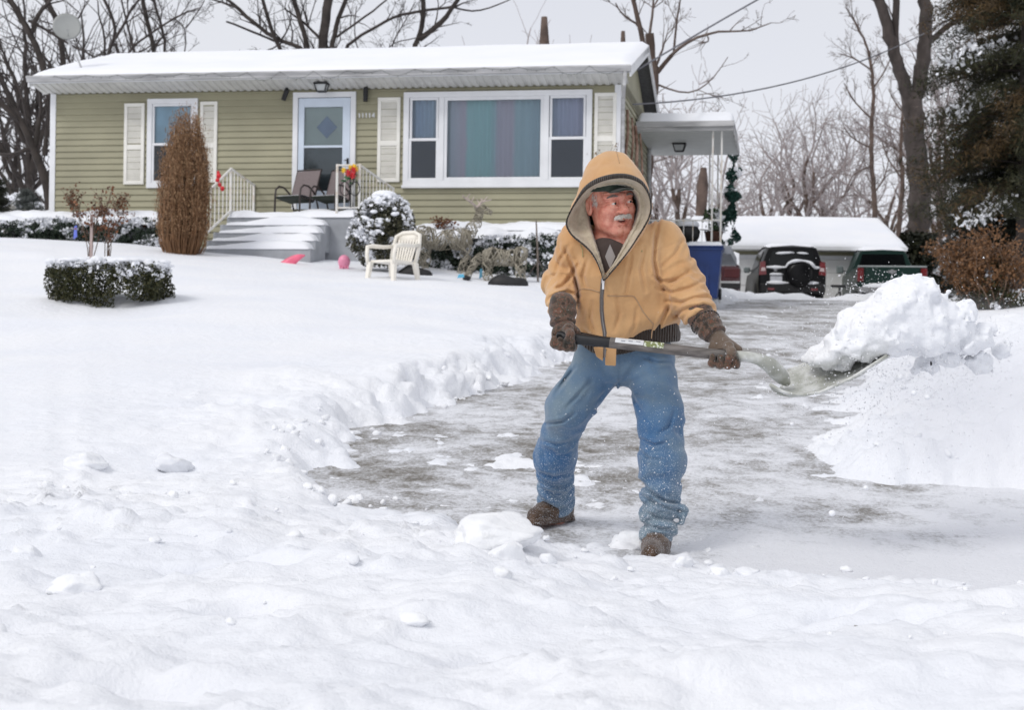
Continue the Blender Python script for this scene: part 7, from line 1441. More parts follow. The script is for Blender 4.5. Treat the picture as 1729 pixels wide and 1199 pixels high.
BACK = [(1042, 318, 6.36), (1056, 320, 6.36), (1066, 328, 6.36), (1072, 340, 6.37), (1073, 352, 6.37), (1070, 366, 6.37), (1066, 380, 6.36), (1060, 394, 6.34), (1053, 410, 6.31), (1045, 428, 6.29), (1035, 444, 6.28), (1024, 456, 6.28), (1020, 450, 6.28), (1016, 436, 6.29), (1012, 422, 6.31), (1007, 410, 6.34), (1002, 396, 6.38), (998, 382, 6.40), (996, 368, 6.41), (996, 354, 6.41), (1000, 340, 6.40), (1007, 330, 6.38), (1018, 321, 6.37), (1030, 318, 6.36)]
DOM = [(1040, 255, 6.28), (1058, 262, 6.28), (1073, 280, 6.28), (1084, 302, 6.29), (1092, 325, 6.30), (1094, 348, 6.31), (1091, 370, 6.31), (1086, 386, 6.30), (1078, 400, 6.29), (1064, 416, 6.29), (1046, 430, 6.29), (1026, 440, 6.29), (1014, 436, 6.30), (1004, 428, 6.31), (994, 416, 6.32), (984, 404, 6.33), (976, 392, 6.34), (973, 378, 6.345), (974, 362, 6.34), (977, 344, 6.33), (980, 322, 6.32), (984, 296, 6.30), (999, 270, 6.29), (1019, 257, 6.28)]
def ring3(Rr): return np.array([P(*q) for q in Rr])
def up_ring(A, n=96):
    A = np.array(A); m = len(A); t = np.linspace(0, m, n, endpoint=False); i = np.floor(t).astype(int); f = (t - i)[:, None]; p0, p1, p2, p3 = [A[(i + k) % m] for k in (-1, 0, 1, 2)]; return .5 * ((2 * p1) + (-p0 + p2) * f + (2 * p0 - 5 * p1 + 4 * p2 - p3) * f ** 2 + (-p0 + 3 * p1 - 3 * p2 + p3) * f ** 3)
def ctrl_loft(rings, n=96, sub=8):
    Rg = [up_ring(r_, n) for r_ in rings]; m = len(Rg); out = []
    for i in range(m - 1):
        p0, p1, p2, p3 = Rg[max(i - 1, 0)], Rg[i], Rg[i + 1], Rg[min(i + 2, m - 1)]
        for k in range(sub):
            f = k / sub; out.append(.5 * ((2 * p1) + (-p0 + p2) * f + (2 * p0 - 5 * p1 + 4 * p2 - p3) * f ** 2 + (-p0 + 3 * p1 - 3 * p2 + p3) * f ** 3))
    out.append(Rg[-1]); return np.array(out)
rim, inn, bk_, dom = map(ring3, (RIM, INN, BACK, DOM)); cen_ = P(1034, 335, 6.42)
mid = (rim * .5 + inn * .5) + np.array([0, .0, 0]); wd_ = np.linalg.norm(rim - inn, axis=1)[:, None]; mid = mid + np.array([0, 1, 0]) * wd_ * .25
def disp(Rs, amp, fr, seed):
    nrm = np.zeros_like(Rs); du = np.roll(Rs, -1, 1) - np.roll(Rs, 1, 1); dv = np.gradient(Rs, axis=0); nrm = np.cross(du, dv); nrm /= np.linalg.norm(nrm, axis=2)[..., None] + 1e-9; return Rs + nrm * (amp * fbm(Rs[..., 0] * fr, Rs[..., 1] * fr, Rs[..., 2] * fr, oct=3, seed=seed))[..., None]
def loft_np(name, Rs, m, parent):
    a, n = Rs.shape[:2]; ii = (np.arange(a - 1)[:, None] * n + np.arange(n)[None, :]); jj = (np.arange(a - 1)[:, None] * n + (np.arange(n)[None, :] + 1) % n); F_ = np.stack([ii, jj, jj + n, ii + n], -1).reshape(-1, 4); return mesh_np(name, Rs.reshape(-1, 3), F_, m, parent, world=True, smooth=True)
lin = ctrl_loft([rim, mid, inn, bk_], 200, 14); lin = disp(lin, .0022, 150, 4); loft_np('hood_lining', lin, M_FLEECE, man)
r1 = dom.copy(); mid0 = rim * .5 + dom * .5; outw = mid0 - P(1036, 345, 6.22); outw[:, 1] = 0; outw /= np.linalg.norm(outw, axis=1)[:, None]; mid0 = mid0 + outw * .012
r2 = cen_ + (dom - cen_) * [.93, 1, .93] + [0, .11, 0]; r3 = cen_ + (dom - cen_) * [.66, 1, .66] + [0, .19, 0]; r4 = cen_ + (dom - cen_) * [.25, 1, .25] + [0, .22, 0]; r5 = cen_ + (dom - cen_) * [.02, 0.1, .02] + [0, .12, 0]
sh = ctrl_loft([rim, mid0, r1, r2, r3, r4, r5], 160, 9); sh = disp(sh, .0035, 22, 6); hood = loft_np('hood', sh, M_JACK, man)
# ribbed band round the opening, broad at the brow and thin at the sides
rb_ = up_ring(rim, 220); ob = up_ring(mid0, 220); dirn = ob - rb_; dirn /= np.linalg.norm(dirn, axis=1)[:, None]; rows_ = np.linspace(0, 24, 220, endpoint=False); topw = np.clip(np.cos(rows_ / 24 * 2 * math.pi - .25) * 1.6, 0, 1)
wv_ = .0045 + .020 * topw; outn = rb_ - P(1036, 350, 6.5); outn /= np.linalg.norm(outn, axis=1)[:, None]; rib = .0012 * np.sin(np.arange(220) * 2 * math.pi / 2.75)
rings = [rb_ - dirn * .003, rb_ + outn * (.0045 + rib[:, None]), rb_ + dirn * wv_[:, None] * .5 + outn * (.0130 + rib[:, None]), rb_ + dirn * wv_[:, None] + outn * .0105, rb_ + dirn * wv_[:, None] - outn * .002]
loft_np('hood_trim', np.array(rings), M_TRIM, man)
b = MB(); cs_ = sh[:, 0][8:34] ; b.tube(cs_ + [0, 0, .0005], .0016, 5); b.build('hood_seam', M_SEAM, man, True, True)
# ---------------------------------------------------------------- jeans
LL = [P(1016, 612, 6.48), P(960, 690, 6.50), P(937, 770, 6.68), P(939, 852, 6.88)]; LR = [P(1094, 612, 6.45), P(1115, 700, 6.33), P(1118, 780, 6.27), P(1111, 906, 6.24)]
def jeans(p):
    x, y, z = p[..., 0], p[..., 1], p[..., 2]; wt = P(1060, 575, 6.45)[2]; d = sd_ell(p, P(1055, 598, 6.47), (.205, .135, .135)); n = fbm(x * 8, y * 8, z * 6, oct=2, seed=33); crot = P(1045, 650, 6.4)
    for pts, rad, k_ in ((LL, [.112, .086, .080, .078], 0), (LR, [.112, .086, .084, .074], 1)):
        s, dd = along(p, pts); Ln = sum(np.linalg.norm(np.array(b) - np.array(a)) for a, b in zip(pts, pts[1:])); a = chain(p, pts, rad, .06)
        e = sstep(Ln - .30, Ln - .19, s); ang = np.arctan2(y - 6.6, x - pts[2][0]); a = a - e * .009 * fold(s, 78, 1.1 * np.sin(ang * 1 + k_ * 2), 2.4 * n) + .003 * e
        kn = np.exp(-((s - Ln * .48) / .09) ** 2); a = a + .004 * kn * np.sin(s * 60 + 4 * n) + .0045 * np.sin((x * 1.2 + z * .5) * 30 + 6 * n) * (1 - e) * .6
        cut = ((p - pts[-1]) @ norm(np.array(pts[-1]) - pts[-2])) - .022; a = smax(a, cut, .006)
        a = np.where(s > Ln - .04, a + .004 * np.sin(ang * 3), a); d = smin(d, a, .025)
    # the loose flap of folded hem kicked out at the front leg
    f = sd_cap(p, P(1138, 846, 6.24), P(1155, 862, 6.22), .022, .016); f = smin(f, sd_cap(p, P(1155, 862, 6.22), P(1150, 882, 6.22), .016, .012), .01); d = smin(d, f, .018)
    # drag lines radiating from the crotch
    r_ = np.hypot(x - crot[0], z - crot[2]); an = np.arctan2(z - crot[2], x - crot[0]); d = d + .005 * np.sin(an * 9 + 2 * n) * np.exp(-((r_ - .10) / .07) ** 2)
    # fly and inseam ridges
    d = d - .003 * np.exp(-((x - P(1042, 630, 6.4)[0]) / .004) ** 2) * (z > crot[2] - .0) * (y < 6.45)
    d = d + creases(p, PCR, np.where(x < .45, 6.75, 6.38),   .0125, 2.5); d = smax(d, z - wt, .01); return d + .0018 * fbm(x * 22, y * 22, z * 22, oct=2, seed=8)
lo, hi = bb(LL + LR, .15); hi[2] = P(1060, 570, 6.45)[2] + .03; je = sdf_obj('jeans', jeans, lo, hi, .0055, M_JEAN, man)
# ---------------------------------------------------------------- boots
def boot(name, an, toe, zs, label=None):
    an = np.array(an); toe = np.array(toe); f = toe - an; f[2] = 0; f = norm(f); heel = an - f * .045
    def fn(p):
        q = p.copy(); d = sd_cap(p, an + [0, 0, .03], [an[0], an[1], zs + .07], .050, .052); foot = chain(p, [np.array([heel[0], heel[1], zs + .045]), np.array([an[0] + f[0] * .08, an[1] + f[1] * .08, zs + .05]), np.array([toe[0], toe[1], zs + .036])], [.046, .050, .040], .03); d = smin(d, foot, .04)
        sole = chain(p, [np.array([heel[0], heel[1], zs + .012]), np.array([toe[0], toe[1], zs + .012])], [.050, .052]); sole = smax(sole, np.abs(p[..., 2] - zs - .012) - .013, .004); sole = sole + .003 * np.sin(((p - heel) @ f) * 420) * (p[..., 2] < zs + .01); d = smin(d, sole, .003); d = smax(d, zs - p[..., 2], .003)
        return d + .002 * fbm(p[..., 0] * 30, p[..., 1] * 30, p[..., 2] * 30, oct=2, seed=4) + .0025 * np.sin(p[..., 2] * 260) * np.clip(((p - an) @ f) / .05, 0, 1) * (p[..., 2] > zs + .07)
    lo, hi = bb([heel, toe, an], .09); lo[2] = zs - .02; hi[2] = an[2] + .09; o_ = sdf_obj(name, fn, lo, hi, .0055, M_BOOT, man); return o_
zL = float(drive_z(0, 6.85)) + .01; zR = float(drive_z(0, 6.15)) - .01
boot('boot', P(943, 860, 6.90), P(905, 872, 6.76), zL); boot('boot', P(1110, 920, 6.25), P(1099, 930, 6.04), zR)
# ---------------------------------------------------------------- shovel geometry (needed by the hands)
SA, SB_ = P(944, 569, 6.165), P(1241, 602, 6.055); sdv = norm(SB_ - SA); sup = norm(np.array([0, 0, 1.0]) - sdv * sdv[2]); sfw = np.cross(sdv, sup); sfw = sfw if sfw[1] < 0 else -sfw     # sfw: towards the camera
# ---------------------------------------------------------------- gloves
def glove(name, wrist, C, side, mA, span, cuffr, thumb_to, fl=1.0, finger_dir=1, backn=0.0):
    """C: point on the shaft in the middle of the grip. The palm lies behind the shaft, the fingers come under it and close in front."""
    wrist = np.array(wrist); fing = []
    off = np.linspace(-span, span, 4); lens = [.90, 1.0, .97, .82] if side > 0 else [.82, .97, 1.0, .90]
    for o__, ln in zip(off, lens):
        c = C + sdv * o__; up_, fw = sup, sfw; R_ = .030
        pts = [c + up_ * .026 - fw * .034, c - up_ * .012 - fw * .040, c - up_ * .040 * ln - fw * .014, c - up_ * .038 * ln + fw * .020, c - up_ * .010 + fw * .034 * ln]
        fing.append((pts, [.0165, .0160, .0150, .0142, .0125]))
    palmc = C + sup * .012 - sfw * .036; tb = C + sup * .038 - sfw * .012 + sdv * thumb_to * -.02
    th = [palmc + sdv * thumb_to * -.006 + sup * .012, C + sup * .036 + sdv * thumb_to * .012 + sfw * .004, C + sup * .016 + sdv * thumb_to * .026 + sfw * .034, C - sup * .006 + sdv * thumb_to * .024 + sfw * .040]
    def fn(p):
        nf = None
        for pts, rad in fing: e = chain(p, pts, rad, .012); nf = e if nf is None else smin(nf, e, .004)
        Rm = np.stack([sdv, sup, sfw], 1); palm = sd_ell(p, palmc, (span + .022, .042, .022), Rm); back = sd_cap(p, palmc + sup * .018, wrist, .036, .034); d = smin(smin(palm, back, .03), nf, .012); d = smin(d, chain(p, th, [.020, .018, .0165, .014], .012), .010)
        d = smax(d, -(sd_cap(p, C - sdv * .25, C + sdv * .25, .0225)), .003)
        return d + .0016 * fbm(p[..., 0] * 40, p[..., 1] * 40, p[..., 2] * 40, oct=2, seed=5) + .0015 * np.sin(((p - wrist) @ norm(C - wrist)) * 210) * np.clip(1 - np.linalg.norm(p - wrist, axis=-1) / .05, 0, 1)
    lo, hi = bb([wrist, C - sdv * (span + .03), C + sdv * (span + .03), C - sup * .07, C + sfw * .06, C - sfw * .07], .045); o_ = sdf_obj(name, fn, lo, hi, .0034, mA, man); return o_, wrist, C
CL = SA + sdv * .022; CRt = P(1224, 600, 6.06); CRt = SA + sdv * float((CRt - SA) @ sdv)
wL, wR = P(950, 541, 6.23), P(1203, 560, 6.14)
glove('glove', wL, CL, -1, M_CAMO, .036, .05, 1); gR = glove('glove', wR, CRt, 1, M_CAMO, .046, .05, 1)[0]
gR.data.materials.append(M_PALM)
for f in gR.data.polygons:        # plain brown back and thumb, camouflage fingers
    c = np.array(gR.matrix_world @ f.center) if False else np.array(f.center) + np.array(man.location); f.material_index = 1 if ((c - CRt) @ sup > .006) else 0
# knitted camouflage cuffs between sleeve and glove
for a, c, r0, r1, sd_ in ((AL[2], wL, .058, .050, 1), (AR[2], wR, .060, .050, 2)):
    a = np.array(a); c = np.array(c); ax_ = norm(c - a)
    def fn(p): s, dd = along(p, [a - ax_ * .03, c + ax_ * .025]); d = sd_cap(p, a - ax_ * .03, c + ax_ * .018, r0, r1); d = smax(d, (p - c) @ ax_ - .020, .008); return d + .003 * np.sin(s * 150 + 2 * fbm(p[..., 0] * 14, p[..., 1] * 14, p[..., 2] * 14, oct=1, seed=sd_))
    lo, hi = bb([a, c], .09); sdf_obj('glove_cuff', fn, lo, hi, .0045, M_CAMO, man)
# sleeve hem stitching (dark dashes) on the far cuff
a = np.array(AR[2]); ax_ = norm(a - np.array(AR[1])); u_, v_, _ = frame_of(ax_)
for k in range(26): t = k / 26 * 6.283; t2 = t + .13; q = a + ax_ * .006; rr = .0605; b = MB(); b.tube([q + rr * (math.cos(t) * u_ + math.sin(t) * v_), q + rr * (math.cos(t2) * u_ + math.sin(t2) * v_)], .0028, 5); b.build('cuff_stitch', M_DARK, man, True)
# grey triangle printed on the sweater
sv = [Vector(v.co) + man.location for v in sw.data.vertices]; st_ = BVHTree.FromPolygons(sv, [tuple(f.vertices) for f in sw.data.polygons])
c4 = np.array([(1030, 412), (1039, 433), (1030, 454), (1021.5, 433)], float); tri = []
for u in np.linspace(0, 1, 7):
    for v in np.linspace(0, 1, 7): q = (c4[0] * (1 - u) + c4[1] * u) * (1 - v) + (c4[3] * (1 - u) + c4[2] * u) * v; tri.append(onj(q[0], q[1], .004, st_))
ii = (np.arange(6)[:, None] * 7 + np.arange(6)[None, :]).ravel(); mesh_np('sweater_print', tri, np.stack([ii, ii + 1, ii + 8, ii + 7], 1), pm('grey print', (.27, .245, .235), rough=.9), man, True)
# ================================================================ shovel
shv = empty('snow_shovel', SA, 0, 'snow shovel with grey wooden shaft and pale scoop held by the man', 'shovel')
M_GRIP = pm('black plastic grip', (.010, .010, .012), rough=.4, var=.2, scale=30); M_WOODG = pm('weathered grey wood', (.15, .135, .125), rough=.75, var=.3, scale=9, stretch=(1, 8, 8), bump=.4, bscale=30)
g1 = SA + sdv * .215
b = MB(); rings = []
for t, r_a, r_b in ((-.012, .010, .010), (-.008, .018, .020), (0, .0205, .0235), (.03, .019, .022), (.12, .0195, .0215), (.205, .022, .022), (.215, .0205, .0205)):
    an = np.arange(20) / 20 * 6.283; rings.append(SA + sdv * t + (np.cos(an)[:, None] * sfw * r_a + np.sin(an)[:, None] * sup * r_b))
b.loft(rings, True, True, True); b.build('grip', M_GRIP, shv, True, True)
b = MB(); b.tube([SA + sdv * .00 - sfw * .055 + sup * .012, SA + sdv * .07 - sfw * .062 + sup * .018, SA + sdv * .15 - sfw * .035 + sup * .010, SA + sdv * .2], [.012, .013, .014, .016], 10); b.tube([SA - sfw * .06, SA], .014, 10); b.build('handle_loop', M_GRIP, shv, True, True)
b = MB(); b.lathe([(.010, -.002), (.0125, 0), (.0125, .004)], (0, 0, 0), 14); o_ = b.build('grip_hole', pm('hole', (.002, .002, .002), rough=.9), None); o_.parent = shv; o_.rotation_euler = Vector(sfw).to_track_quat('Z', 'Y').to_euler(); o_.location = Vector(SA + sfw * .0185 + sdv * .004) - shv.location
g2 = SA + sdv * float((P(1246, 603, 6.055) - SA) @ sdv)
b = MB(); b.tube([g1 - sdv * .01 + (g2 - g1) * t for t in np.linspace(0, 1, 12)], [.0225 - .002 * t for t in np.linspace(0, 1, 12)], 18); b.build('shaft', M_WOODG, shv, True, True)
def sleeve_patch(name, t0, t1, a0, a1, m, r_=.0232, n=8):
    an = np.linspace(a0, a1, n); rings = [np.array([g1 + sdv * t + (math.cos(q) * sfw + math.sin(q) * sup) * r_ for q in an]) for t in (t0, t1)]; b = MB(); b.loft(rings, False); return b.build(name, m, shv, True, True)
sleeve_patch('paper_label', .012, .125, .15, 1.5, pm('worn white label', (.66, .67, .68), rough=.5, var=.1, scale=30))
sleeve_patch('paper_label', .127, .205, .0, 1.35, pm('green speckled label', (.20, .23, .08), rough=.5, var=.1, scale=90, col2=(.62, .65, .55), lo=.5, hi=.56))
for k in range(3): sleeve_patch('label_print', .035 + k * .03, .052 + k * .03, .5 + .1 * k, .62 + .1 * k, pm('dark print', (.08, .10, .16), rough=.6), .0236, 3)
M_SCOOP = pm('snow-dusted pale plastic', (.44, .45, .40), rough=.45, var=.12, scale=14, bump=.5, bscale=60, col2=(.66, .67, .65), lo=.40, hi=.62)
nk = [g2 - sdv * .035, P(1262, 602, 6.05), P(1282, 607, 6.06), P(1299, 616, 6.08), P(1312, 628, 6.13), P(1323, 640, 6.15), P(1331, 649, 6.16)]
b = MB(); b.tube(up_ring(np.array(nk + nk[::-1]), 60)[:26] if False else nk, [.0225, .021, .024, .031, .034, .028, .012], 14); b.build('neck', M_SCOOP, shv, True, True)
# scoop: curved sheet; u runs from the back (towards the shaft) to the front lip, v across from the near edge to the far edge
def scoop_pt(u, v):
    near = P(1301 + 197 * u, float(np.interp(u, [0, .12, .25, .42, .7, 1], [650, 663, 667, 663, 638, 600])), 5.99 - .05 * u); far = P(1330 + 178 * u, float(np.interp(u, [0, .33, .66, 1], [626, 603, 586, 574])), 6.36 - .04 * u); q = near * (1 - v) + far * v; w = (2 * v - 1) ** 2; lift = -.030 * (1 - w) - .02 * (1 - w) * (1 - u); return q + np.array([0, 0, lift])
U = np.linspace(0, 1, 26); V = np.linspace(0, 1, 22); S_ = np.array([[scoop_pt(u, v) for v in V] for u in U]); n_u, n_v = 26, 22; ii = (np.arange(n_u - 1)[:, None] * n_v + np.arange(n_v - 1)[None, :]).ravel()
sc_ = mesh_np('scoop', S_.reshape(-1, 3), np.stack([ii, ii + 1, ii + n_v + 1, ii + n_v], 1), M_SCOOP, shv, True, smooth=True); md = sc_.modifiers.new('thick', 'SOLIDIFY'); md.thickness = .006; md.offset = 0
b = MB()
for v in (0.0, 1.0): b.tube([scoop_pt(u, v) for u in np.linspace(0, 1, 20)], .006, 8)
b.tube([scoop_pt(0, v) for v in np.linspace(0, 1, 16)], .006, 8); b.build('rim', M_SCOOP, shv, True, True)
b = MB()
for v in (.3, .5, .7): b.tube([scoop_pt(u, v) - [0, 0, .006] for u in np.linspace(0, .8, 14)], .007, 8)
b.build('stiffening_ribs', M_SCOOP, shv, True, True)['kind'] = 'stuff'
# ================================================================ snow on the move
def lump_sdf(name, blobs, res, amp, fr, seed, m, label, cat, parent=None, tagit=True):
    c = np.array([q[0] for q in blobs]); r_ = max(max(q[1]) for q in blobs); lo, hi = c.min(0) - r_ - .04, c.max(0) + r_ + .04
    def fn(p):
        d = None
        for cc, rr in blobs: e = sd_ell(p, cc, rr); d = e if d is None else smin(d, e, .05)
        x, y, z = p[..., 0], p[..., 1], p[..., 2]; return d + amp * fbm(x * fr, y * fr, z * fr, oct=5, seed=seed, gain=.55) - amp * .6 * np.abs(fbm(x * fr * .6, y * fr * .6, z * fr * .6, oct=2, seed=seed + 5))
    o_ = sdf_obj(name, fn, lo, hi, res, m, parent); 
    if tagit: tag(o_, label, cat)
    return o_
SNOWC = make_snow('loose snow', (.87, .885, .92), (.91, .92, .94), bs=90, bst=.35)
s_ = 6.2 / FPX
def B(px, py, d, rx, ry, rz): return (P(px, py, d), (rx * s_, rz * s_ * 1.0, ry * s_))
lump_sdf('flying_snow', [B(1396, 606, 6.18, 30, 14, 55), B(1425, 588, 6.18, 40, 26, 66), B(1458, 562, 6.18, 46, 38, 70), B(1490, 536, 6.18, 42, 38, 66), B(1520, 508, 6.18, 30, 30, 52), B(1552, 494, 6.18, 26, 18, 42), B(1535, 540, 6.2, 50, 42, 62), B(1585, 536, 6.2, 36, 24, 50), B(1500, 578, 6.18, 55, 18, 60), B(1565, 570, 6.2, 50, 26, 50), B(1610, 560, 6.22, 40, 20, 45), B(1640, 575, 6.25, 34, 16, 40)],   .0085, .024, 12, 5, SNOWC, 'big white lump of snow flying off the scoop', 'snow clump')
for k_, (px, py, rx, ry, sd_) in enumerate([(1622, 528, 17, 12, 3), (1660, 560, 15, 12, 4), (1600, 600, 20, 12, 5), (1650, 610, 16, 12, 6), (1592, 505, 9, 8, 7), (1690, 590, 12, 9, 8), (1560, 615, 14, 8, 9)]):
    lump_sdf('flying_snow', [B(px, py, 6.2 + .03 * k_, rx, ry, rx), B(px + rx * .6, py + ry * .4, 6.2 + .03 * k_, rx * .6, ry * .6, rx * .6)], .007, .022, 20, 15 + sd_, SNOWC, ['ragged clod of snow breaking away right of the big lump', 'ragged clod farthest up and right in the thrown snow', 'ragged clod dropping under the thrown lump', 'ragged clod low at the right in the thrown snow', 'small clod just above the shoulder of the thrown lump', 'rightmost small clod of the thrown snow', 'small clod beneath the front lip of the scoop'][k_], 'snow clump')
rng = np.random.default_rng(31)
# airborne grains and small clods
def grains(n, fn_pos, smin_, smax_, pw=2.5):
    c = np.array([fn_pos() for _ in range(n)]); s = smin_ + (smax_ - smin_) * rng.uniform(0, 1, n) ** pw; base = np.array([[1, 0, -.5], [-.5, .87, -.5], [-.5, -.87, -.5], [0, 0, 1.0]]); V = (c[:, None, :] + base[None] * s[:, None, None] * rng.uniform(.7, 1.3, (n, 4, 1))).reshape(-1, 3); F_ = (np.arange(n)[:, None, None] * 4 + np.array([[0, 1, 3], [1, 2, 3], [2, 0, 3], [0, 2, 1]])[None]).reshape(-1, 3); return V, F_
def pos():
    k = rng.uniform()
    if k < .30: return P(rng.normal(1600, 60), rng.normal(600, 45), rng.uniform(5.7, 7.0))
    if k < .72: return P(rng.normal(1440, 90), rng.normal(615, 60), rng.uniform(5.8, 6.6))
    if k < .86: return P(rng.uniform(1280, 1760), rng.uniform(540, 900), rng.uniform(5.6, 7.6))
    if k < .93: return P(rng.normal(1480, 45), rng.normal(490, 16), rng.uniform(6.0, 6.6))
    return P(rng.normal(1120, 90), rng.normal(820, 90), rng.uniform(6.0, 6.16))
V, F_ = grains(17000, pos, .0006, .0048, 5); o = mesh_np('snow_grains', V, F_, SNOWC); tag(o, 'fine snow grains hanging in the air round the thrown snow', 'snow spray', kind='stuff')
for i, (px, py, d, r_, lab) in enumerate([(1519, 637, 6.0, .014, 'small round snowball in the air below the tip of the scoop'), (1543, 664, 5.9, .012, 'left one of two small clods falling below the thrown snow'), (1566, 671, 5.9, .012, 'right one of two small clods falling below the thrown snow'), (1462, 824, 5.7, .010, 'small clod of snow falling at knee height near the apron'), (1405, 867, 5.6, .013, 'lowest falling snow clod above the right of the plough bank'), (1337, 716, 6.0, .008, 'tiny snow pellet over the driveway right of the jeans')]):
    b = MB(); b.ell(P(px, py, d), (r_ * 1.0, r_, r_ * .9), 10, 7); o_ = b.build('snow_clod', SNOWC, None, smooth=True); tag(o_, lab, 'snow clod')
# powder cloud blowing off the throw
def mist_mat():
    m = bpy.data.materials.new('blown powder'); m.use_nodes = True; t = m.node_tree; t.nodes.clear(); L_ = t.links.new; o_ = N(t, 'ShaderNodeOutputMaterial'); v = N(t, 'ShaderNodeVolumePrincipled'); v.inputs['Color'].default_value = (.97, .975, 1, 1); v.inputs['Anisotropy'].default_value = .2
    tc = N(t, 'ShaderNodeTexCoord'); n1 = N(t, 'ShaderNodeTexNoise', Scale=1.9, Detail=3, Roughness=.55); L_(tc.outputs['Object'], n1.inputs['Vector']); g = N(t, 'ShaderNodeTexGradient', gradient_type='SPHERICAL'); L_(tc.outputs['Object'], g.inputs['Vector'])
    gm = N(t, 'ShaderNodeMapRange'); gm.inputs['From Min'].default_value = .0; gm.inputs['From Max'].default_value = .75; L_(g.outputs['Fac'], gm.inputs['Value']); nm = N(t, 'ShaderNodeMapRange'); nm.inputs['From Min'].default_value = .30; nm.inputs['From Max'].default_value = .65; L_(n1.outputs['Fac'], nm.inputs['Value'])
    a = N(t, 'ShaderNodeMath', operation='MULTIPLY'); L_(gm.outputs[0], a.inputs[0]); L_(nm.outputs[0], a.inputs[1]); b_ = N(t, 'ShaderNodeMath', operation='MULTIPLY'); b_.inputs[1].default_value = 2.0; L_(a.outputs[0], b_.inputs[0]); L_(b_.outputs[0], v.inputs['Density']); L_(v.outputs[0], o_.inputs['Volume']); return m
MM = mist_mat()
mc = P(1650, 670, 6.9); b = MB(); b.ell((0, 0, 0), (1, 1, 1), 24, 16); o_ = b.build('powder_cloud', MM, None); o_.location = mc; o_.scale = (.80, .8, .46); o_.rotation_euler = (0, R(14), 0); tag(o_, 'cloud of blown powder snow right of the thrown clump', 'snow spray', kind='stuff')
# ================================================================ clods lying about
def clod(c, r_, seed, sq=.62, res=None, sharp=.25):
    n_u, n_v = (34, 22) if r_ > .045 else (12, 8)
    b = MB(); b.ell((0, 0, 0), (1, 1, 1), n_u, n_v); v = np.concatenate(b.v); rg = np.random.default_rng(seed); Rm = np.array(Matrix.Rotation(rg.uniform(0, 6.28), 3, 'Z') @ Matrix.Rotation(rg.uniform(-.4, .4), 3, 'X'))
    # chip flat facets off a ball
    for _ in range(16): nrm = rg.normal(size=3); nrm /= np.linalg.norm(nrm); h = rg.uniform(.45, .8); ex = np.clip(v @ nrm - h, 0, None); v = v - ex[:, None] * nrm * .85
    v = v * (1 + .16 * fbm(v[:, 0] * 2.5 + seed, v[:, 1] * 2.5, v[:, 2] * 2.5, oct=4, seed=seed))[:, None] * np.array([rg.uniform(.8, 1.25), rg.uniform(.7, 1.1), sq]) * r_; return v @ Rm.T + np.asarray(c), b.f
big = [(845, 922, 5.75, .27, 'broad flat slab of broken snow before the man left boot'), (1062, 932, 5.75, .10, 'upright slab of snow between the two boots'), (1190, 950, 5.6, .075, 'lumpy snow block right of the front boot'), (1150, 960, 5.5, .06, 'snow block just below the front boot'), (135, 1000, 4.6, .085, 'smooth round boulder of snow at the left of the plough bank'), (40, 948, 5.0, .085, 'rounded snow lump cut by the left edge'), (285, 790, 7.4, .12, 'snow chunk at the left shoulder of the bank'), (150, 795, 7.3, .14, 'broad snow chunk on the left shoulder of the bank'), (560, 830, 6.9, .10, 'crumbled chunk at the near corner of the cleared driveway'), (600, 855, 6.7, .08, 'round snow chunk at the driveway corner'), (1260, 975, 5.4, .055, 'snow chunk in the plough bank right of the man'), (1497, 918, 6.6, .045, 'lone white clod on the slush of the driveway mouth'), (1592, 925, 6.5, .05, 'half melted clod near the right edge'), (1560, 905, 6.9, .07, 'flattish snow lump on the slush at right'), (1215, 975, 5.3, .05, 'small square block in the front bank'), (860, 945, 5.5, .09, 'flat broken slab left of the man boots')]
for i, (px, py, d, r_, lab) in enumerate(big):
    q = snow_hit(px, py, 2.2); 
    v, f = clod(q + [0, 0, r_ * .16], r_, 100 + i, .30 if r_ > .2 else (.5 if r_ > .1 else .7)); o_ = mesh_np('snow_chunk', v, f, SNOWC, None, smooth=True); tag(o_, lab, 'snow chunk')
vs, fs, nn = [], [], 0
def addc(c, r_, seed):
    global nn
    v, f = clod(c, r_, seed, .7); vs.append(v); fs.extend([tuple(int(k) + nn for k in q) for q in f]); nn += len(v)
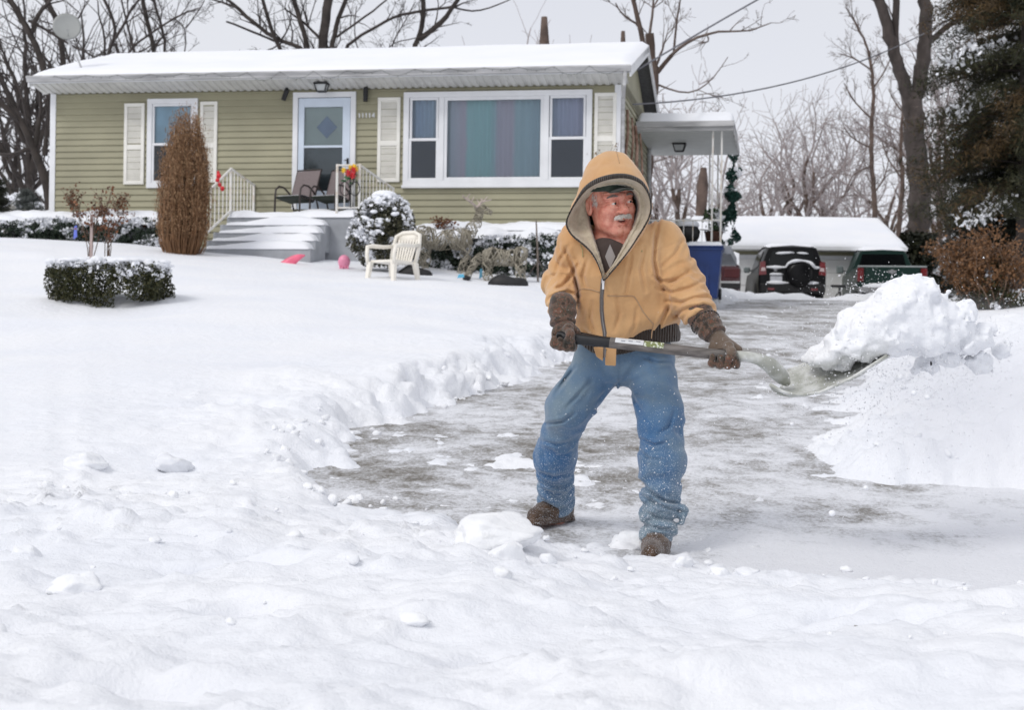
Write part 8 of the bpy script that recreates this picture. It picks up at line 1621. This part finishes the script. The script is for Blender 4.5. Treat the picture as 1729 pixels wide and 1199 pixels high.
for i in range(430):
    k = rng.uniform()
    if k < .55: y = 7.0 + 20 * rng.uniform() ** 1.8; x = float(xl(y)) + abs(rng.normal()) * .16 * (1 + .03 * y) - .12
    elif k < .68: y = 8.3 + 10 * rng.uniform() ** 2; x = float(xr(y)) - abs(rng.normal()) * .15 + .1
    elif k < .85: x = rng.uniform(-2.6, 3.0); y = float(yf(x)) - abs(rng.normal()) * .35 + .1
    else: x = rng.uniform(-2.5, 2.5); y = rng.uniform(3.6, 6)
    r_ = (.008 + .036 * rng.uniform() ** 2.8) * (1 + .04 * max(0, y - 7)); addc((x, y, max(gz(x, y), float(drive_z(x, y))) + r_ * .25), r_, 500 + i)
o = mesh_np('snow_crumbs', np.concatenate(vs), fs, SNOWC, None, smooth=True); tag(o, 'crumbs of broken snow along the shovelled edges', 'snow crumbs', kind='stuff')
# stray grass tufts and a stone
M_GR = pm('dead grass', (.16, .13, .07), rough=.9, var=.3, scale=20)
for px, py, n_, hh, lab in ((1552, 862, 22, .05, 'tuft of dead grass and dirt poking from the slush, left one'), (1660, 880, 22, .04, 'flattened tuft of dead grass and dirt in the slush'), (1712, 872, 16, .045, 'brownish grass tuft by the right edge under the bank'), (1702, 912, 6, .06, 'thin dark twigs standing in the snow, left group'), (1722, 925, 6, .07, 'thin dark twigs standing in the snow at the right edge')):
    q = snow_hit(px, py, 3); b = MB()
    for i in range(n_): a = rng.uniform(0, 6.28); p0 = q + [rng.normal() * .035, rng.normal() * .05, -.01]; b.tube([p0, p0 + [math.cos(a) * .02, math.sin(a) * .02, hh * rng.uniform(.2, .7)], p0 + [math.cos(a) * .05, math.sin(a) * .04, hh * rng.uniform(.1, 1)]], [.003, .002, .001], 3, cap=False)
    o_ = b.build('grass_tuft' if hh < .06 else 'twigs', M_GR if hh < .06 else M_STEM, None); tag(o_, lab, 'grass' if hh < .06 else 'twig')
q = snow_hit(1445, 1068, 2.2); v, f = clod(q + [0, 0, .004], .022, 77, .6); o_ = mesh_np('pebble', v, f, pm('grey stone', (.22, .20, .17), rough=.8, var=.3, scale=60), None, smooth=True); tag(o_, 'small grey pebble bedded in the front snowbank', 'pebble')
q = snow_hit(432, 1078, 2.2); b = MB(); b.tube([q + [-.03, 0, .0], q + [-.015, -.01, .012], q + [.015, -.01, .01], q + [.035, 0, -.006]], .0022, 5); o_ = b.build('bent_twig', M_STEM, None); tag(o_, 'small bent twig in the hollow at the lower left', 'twig')
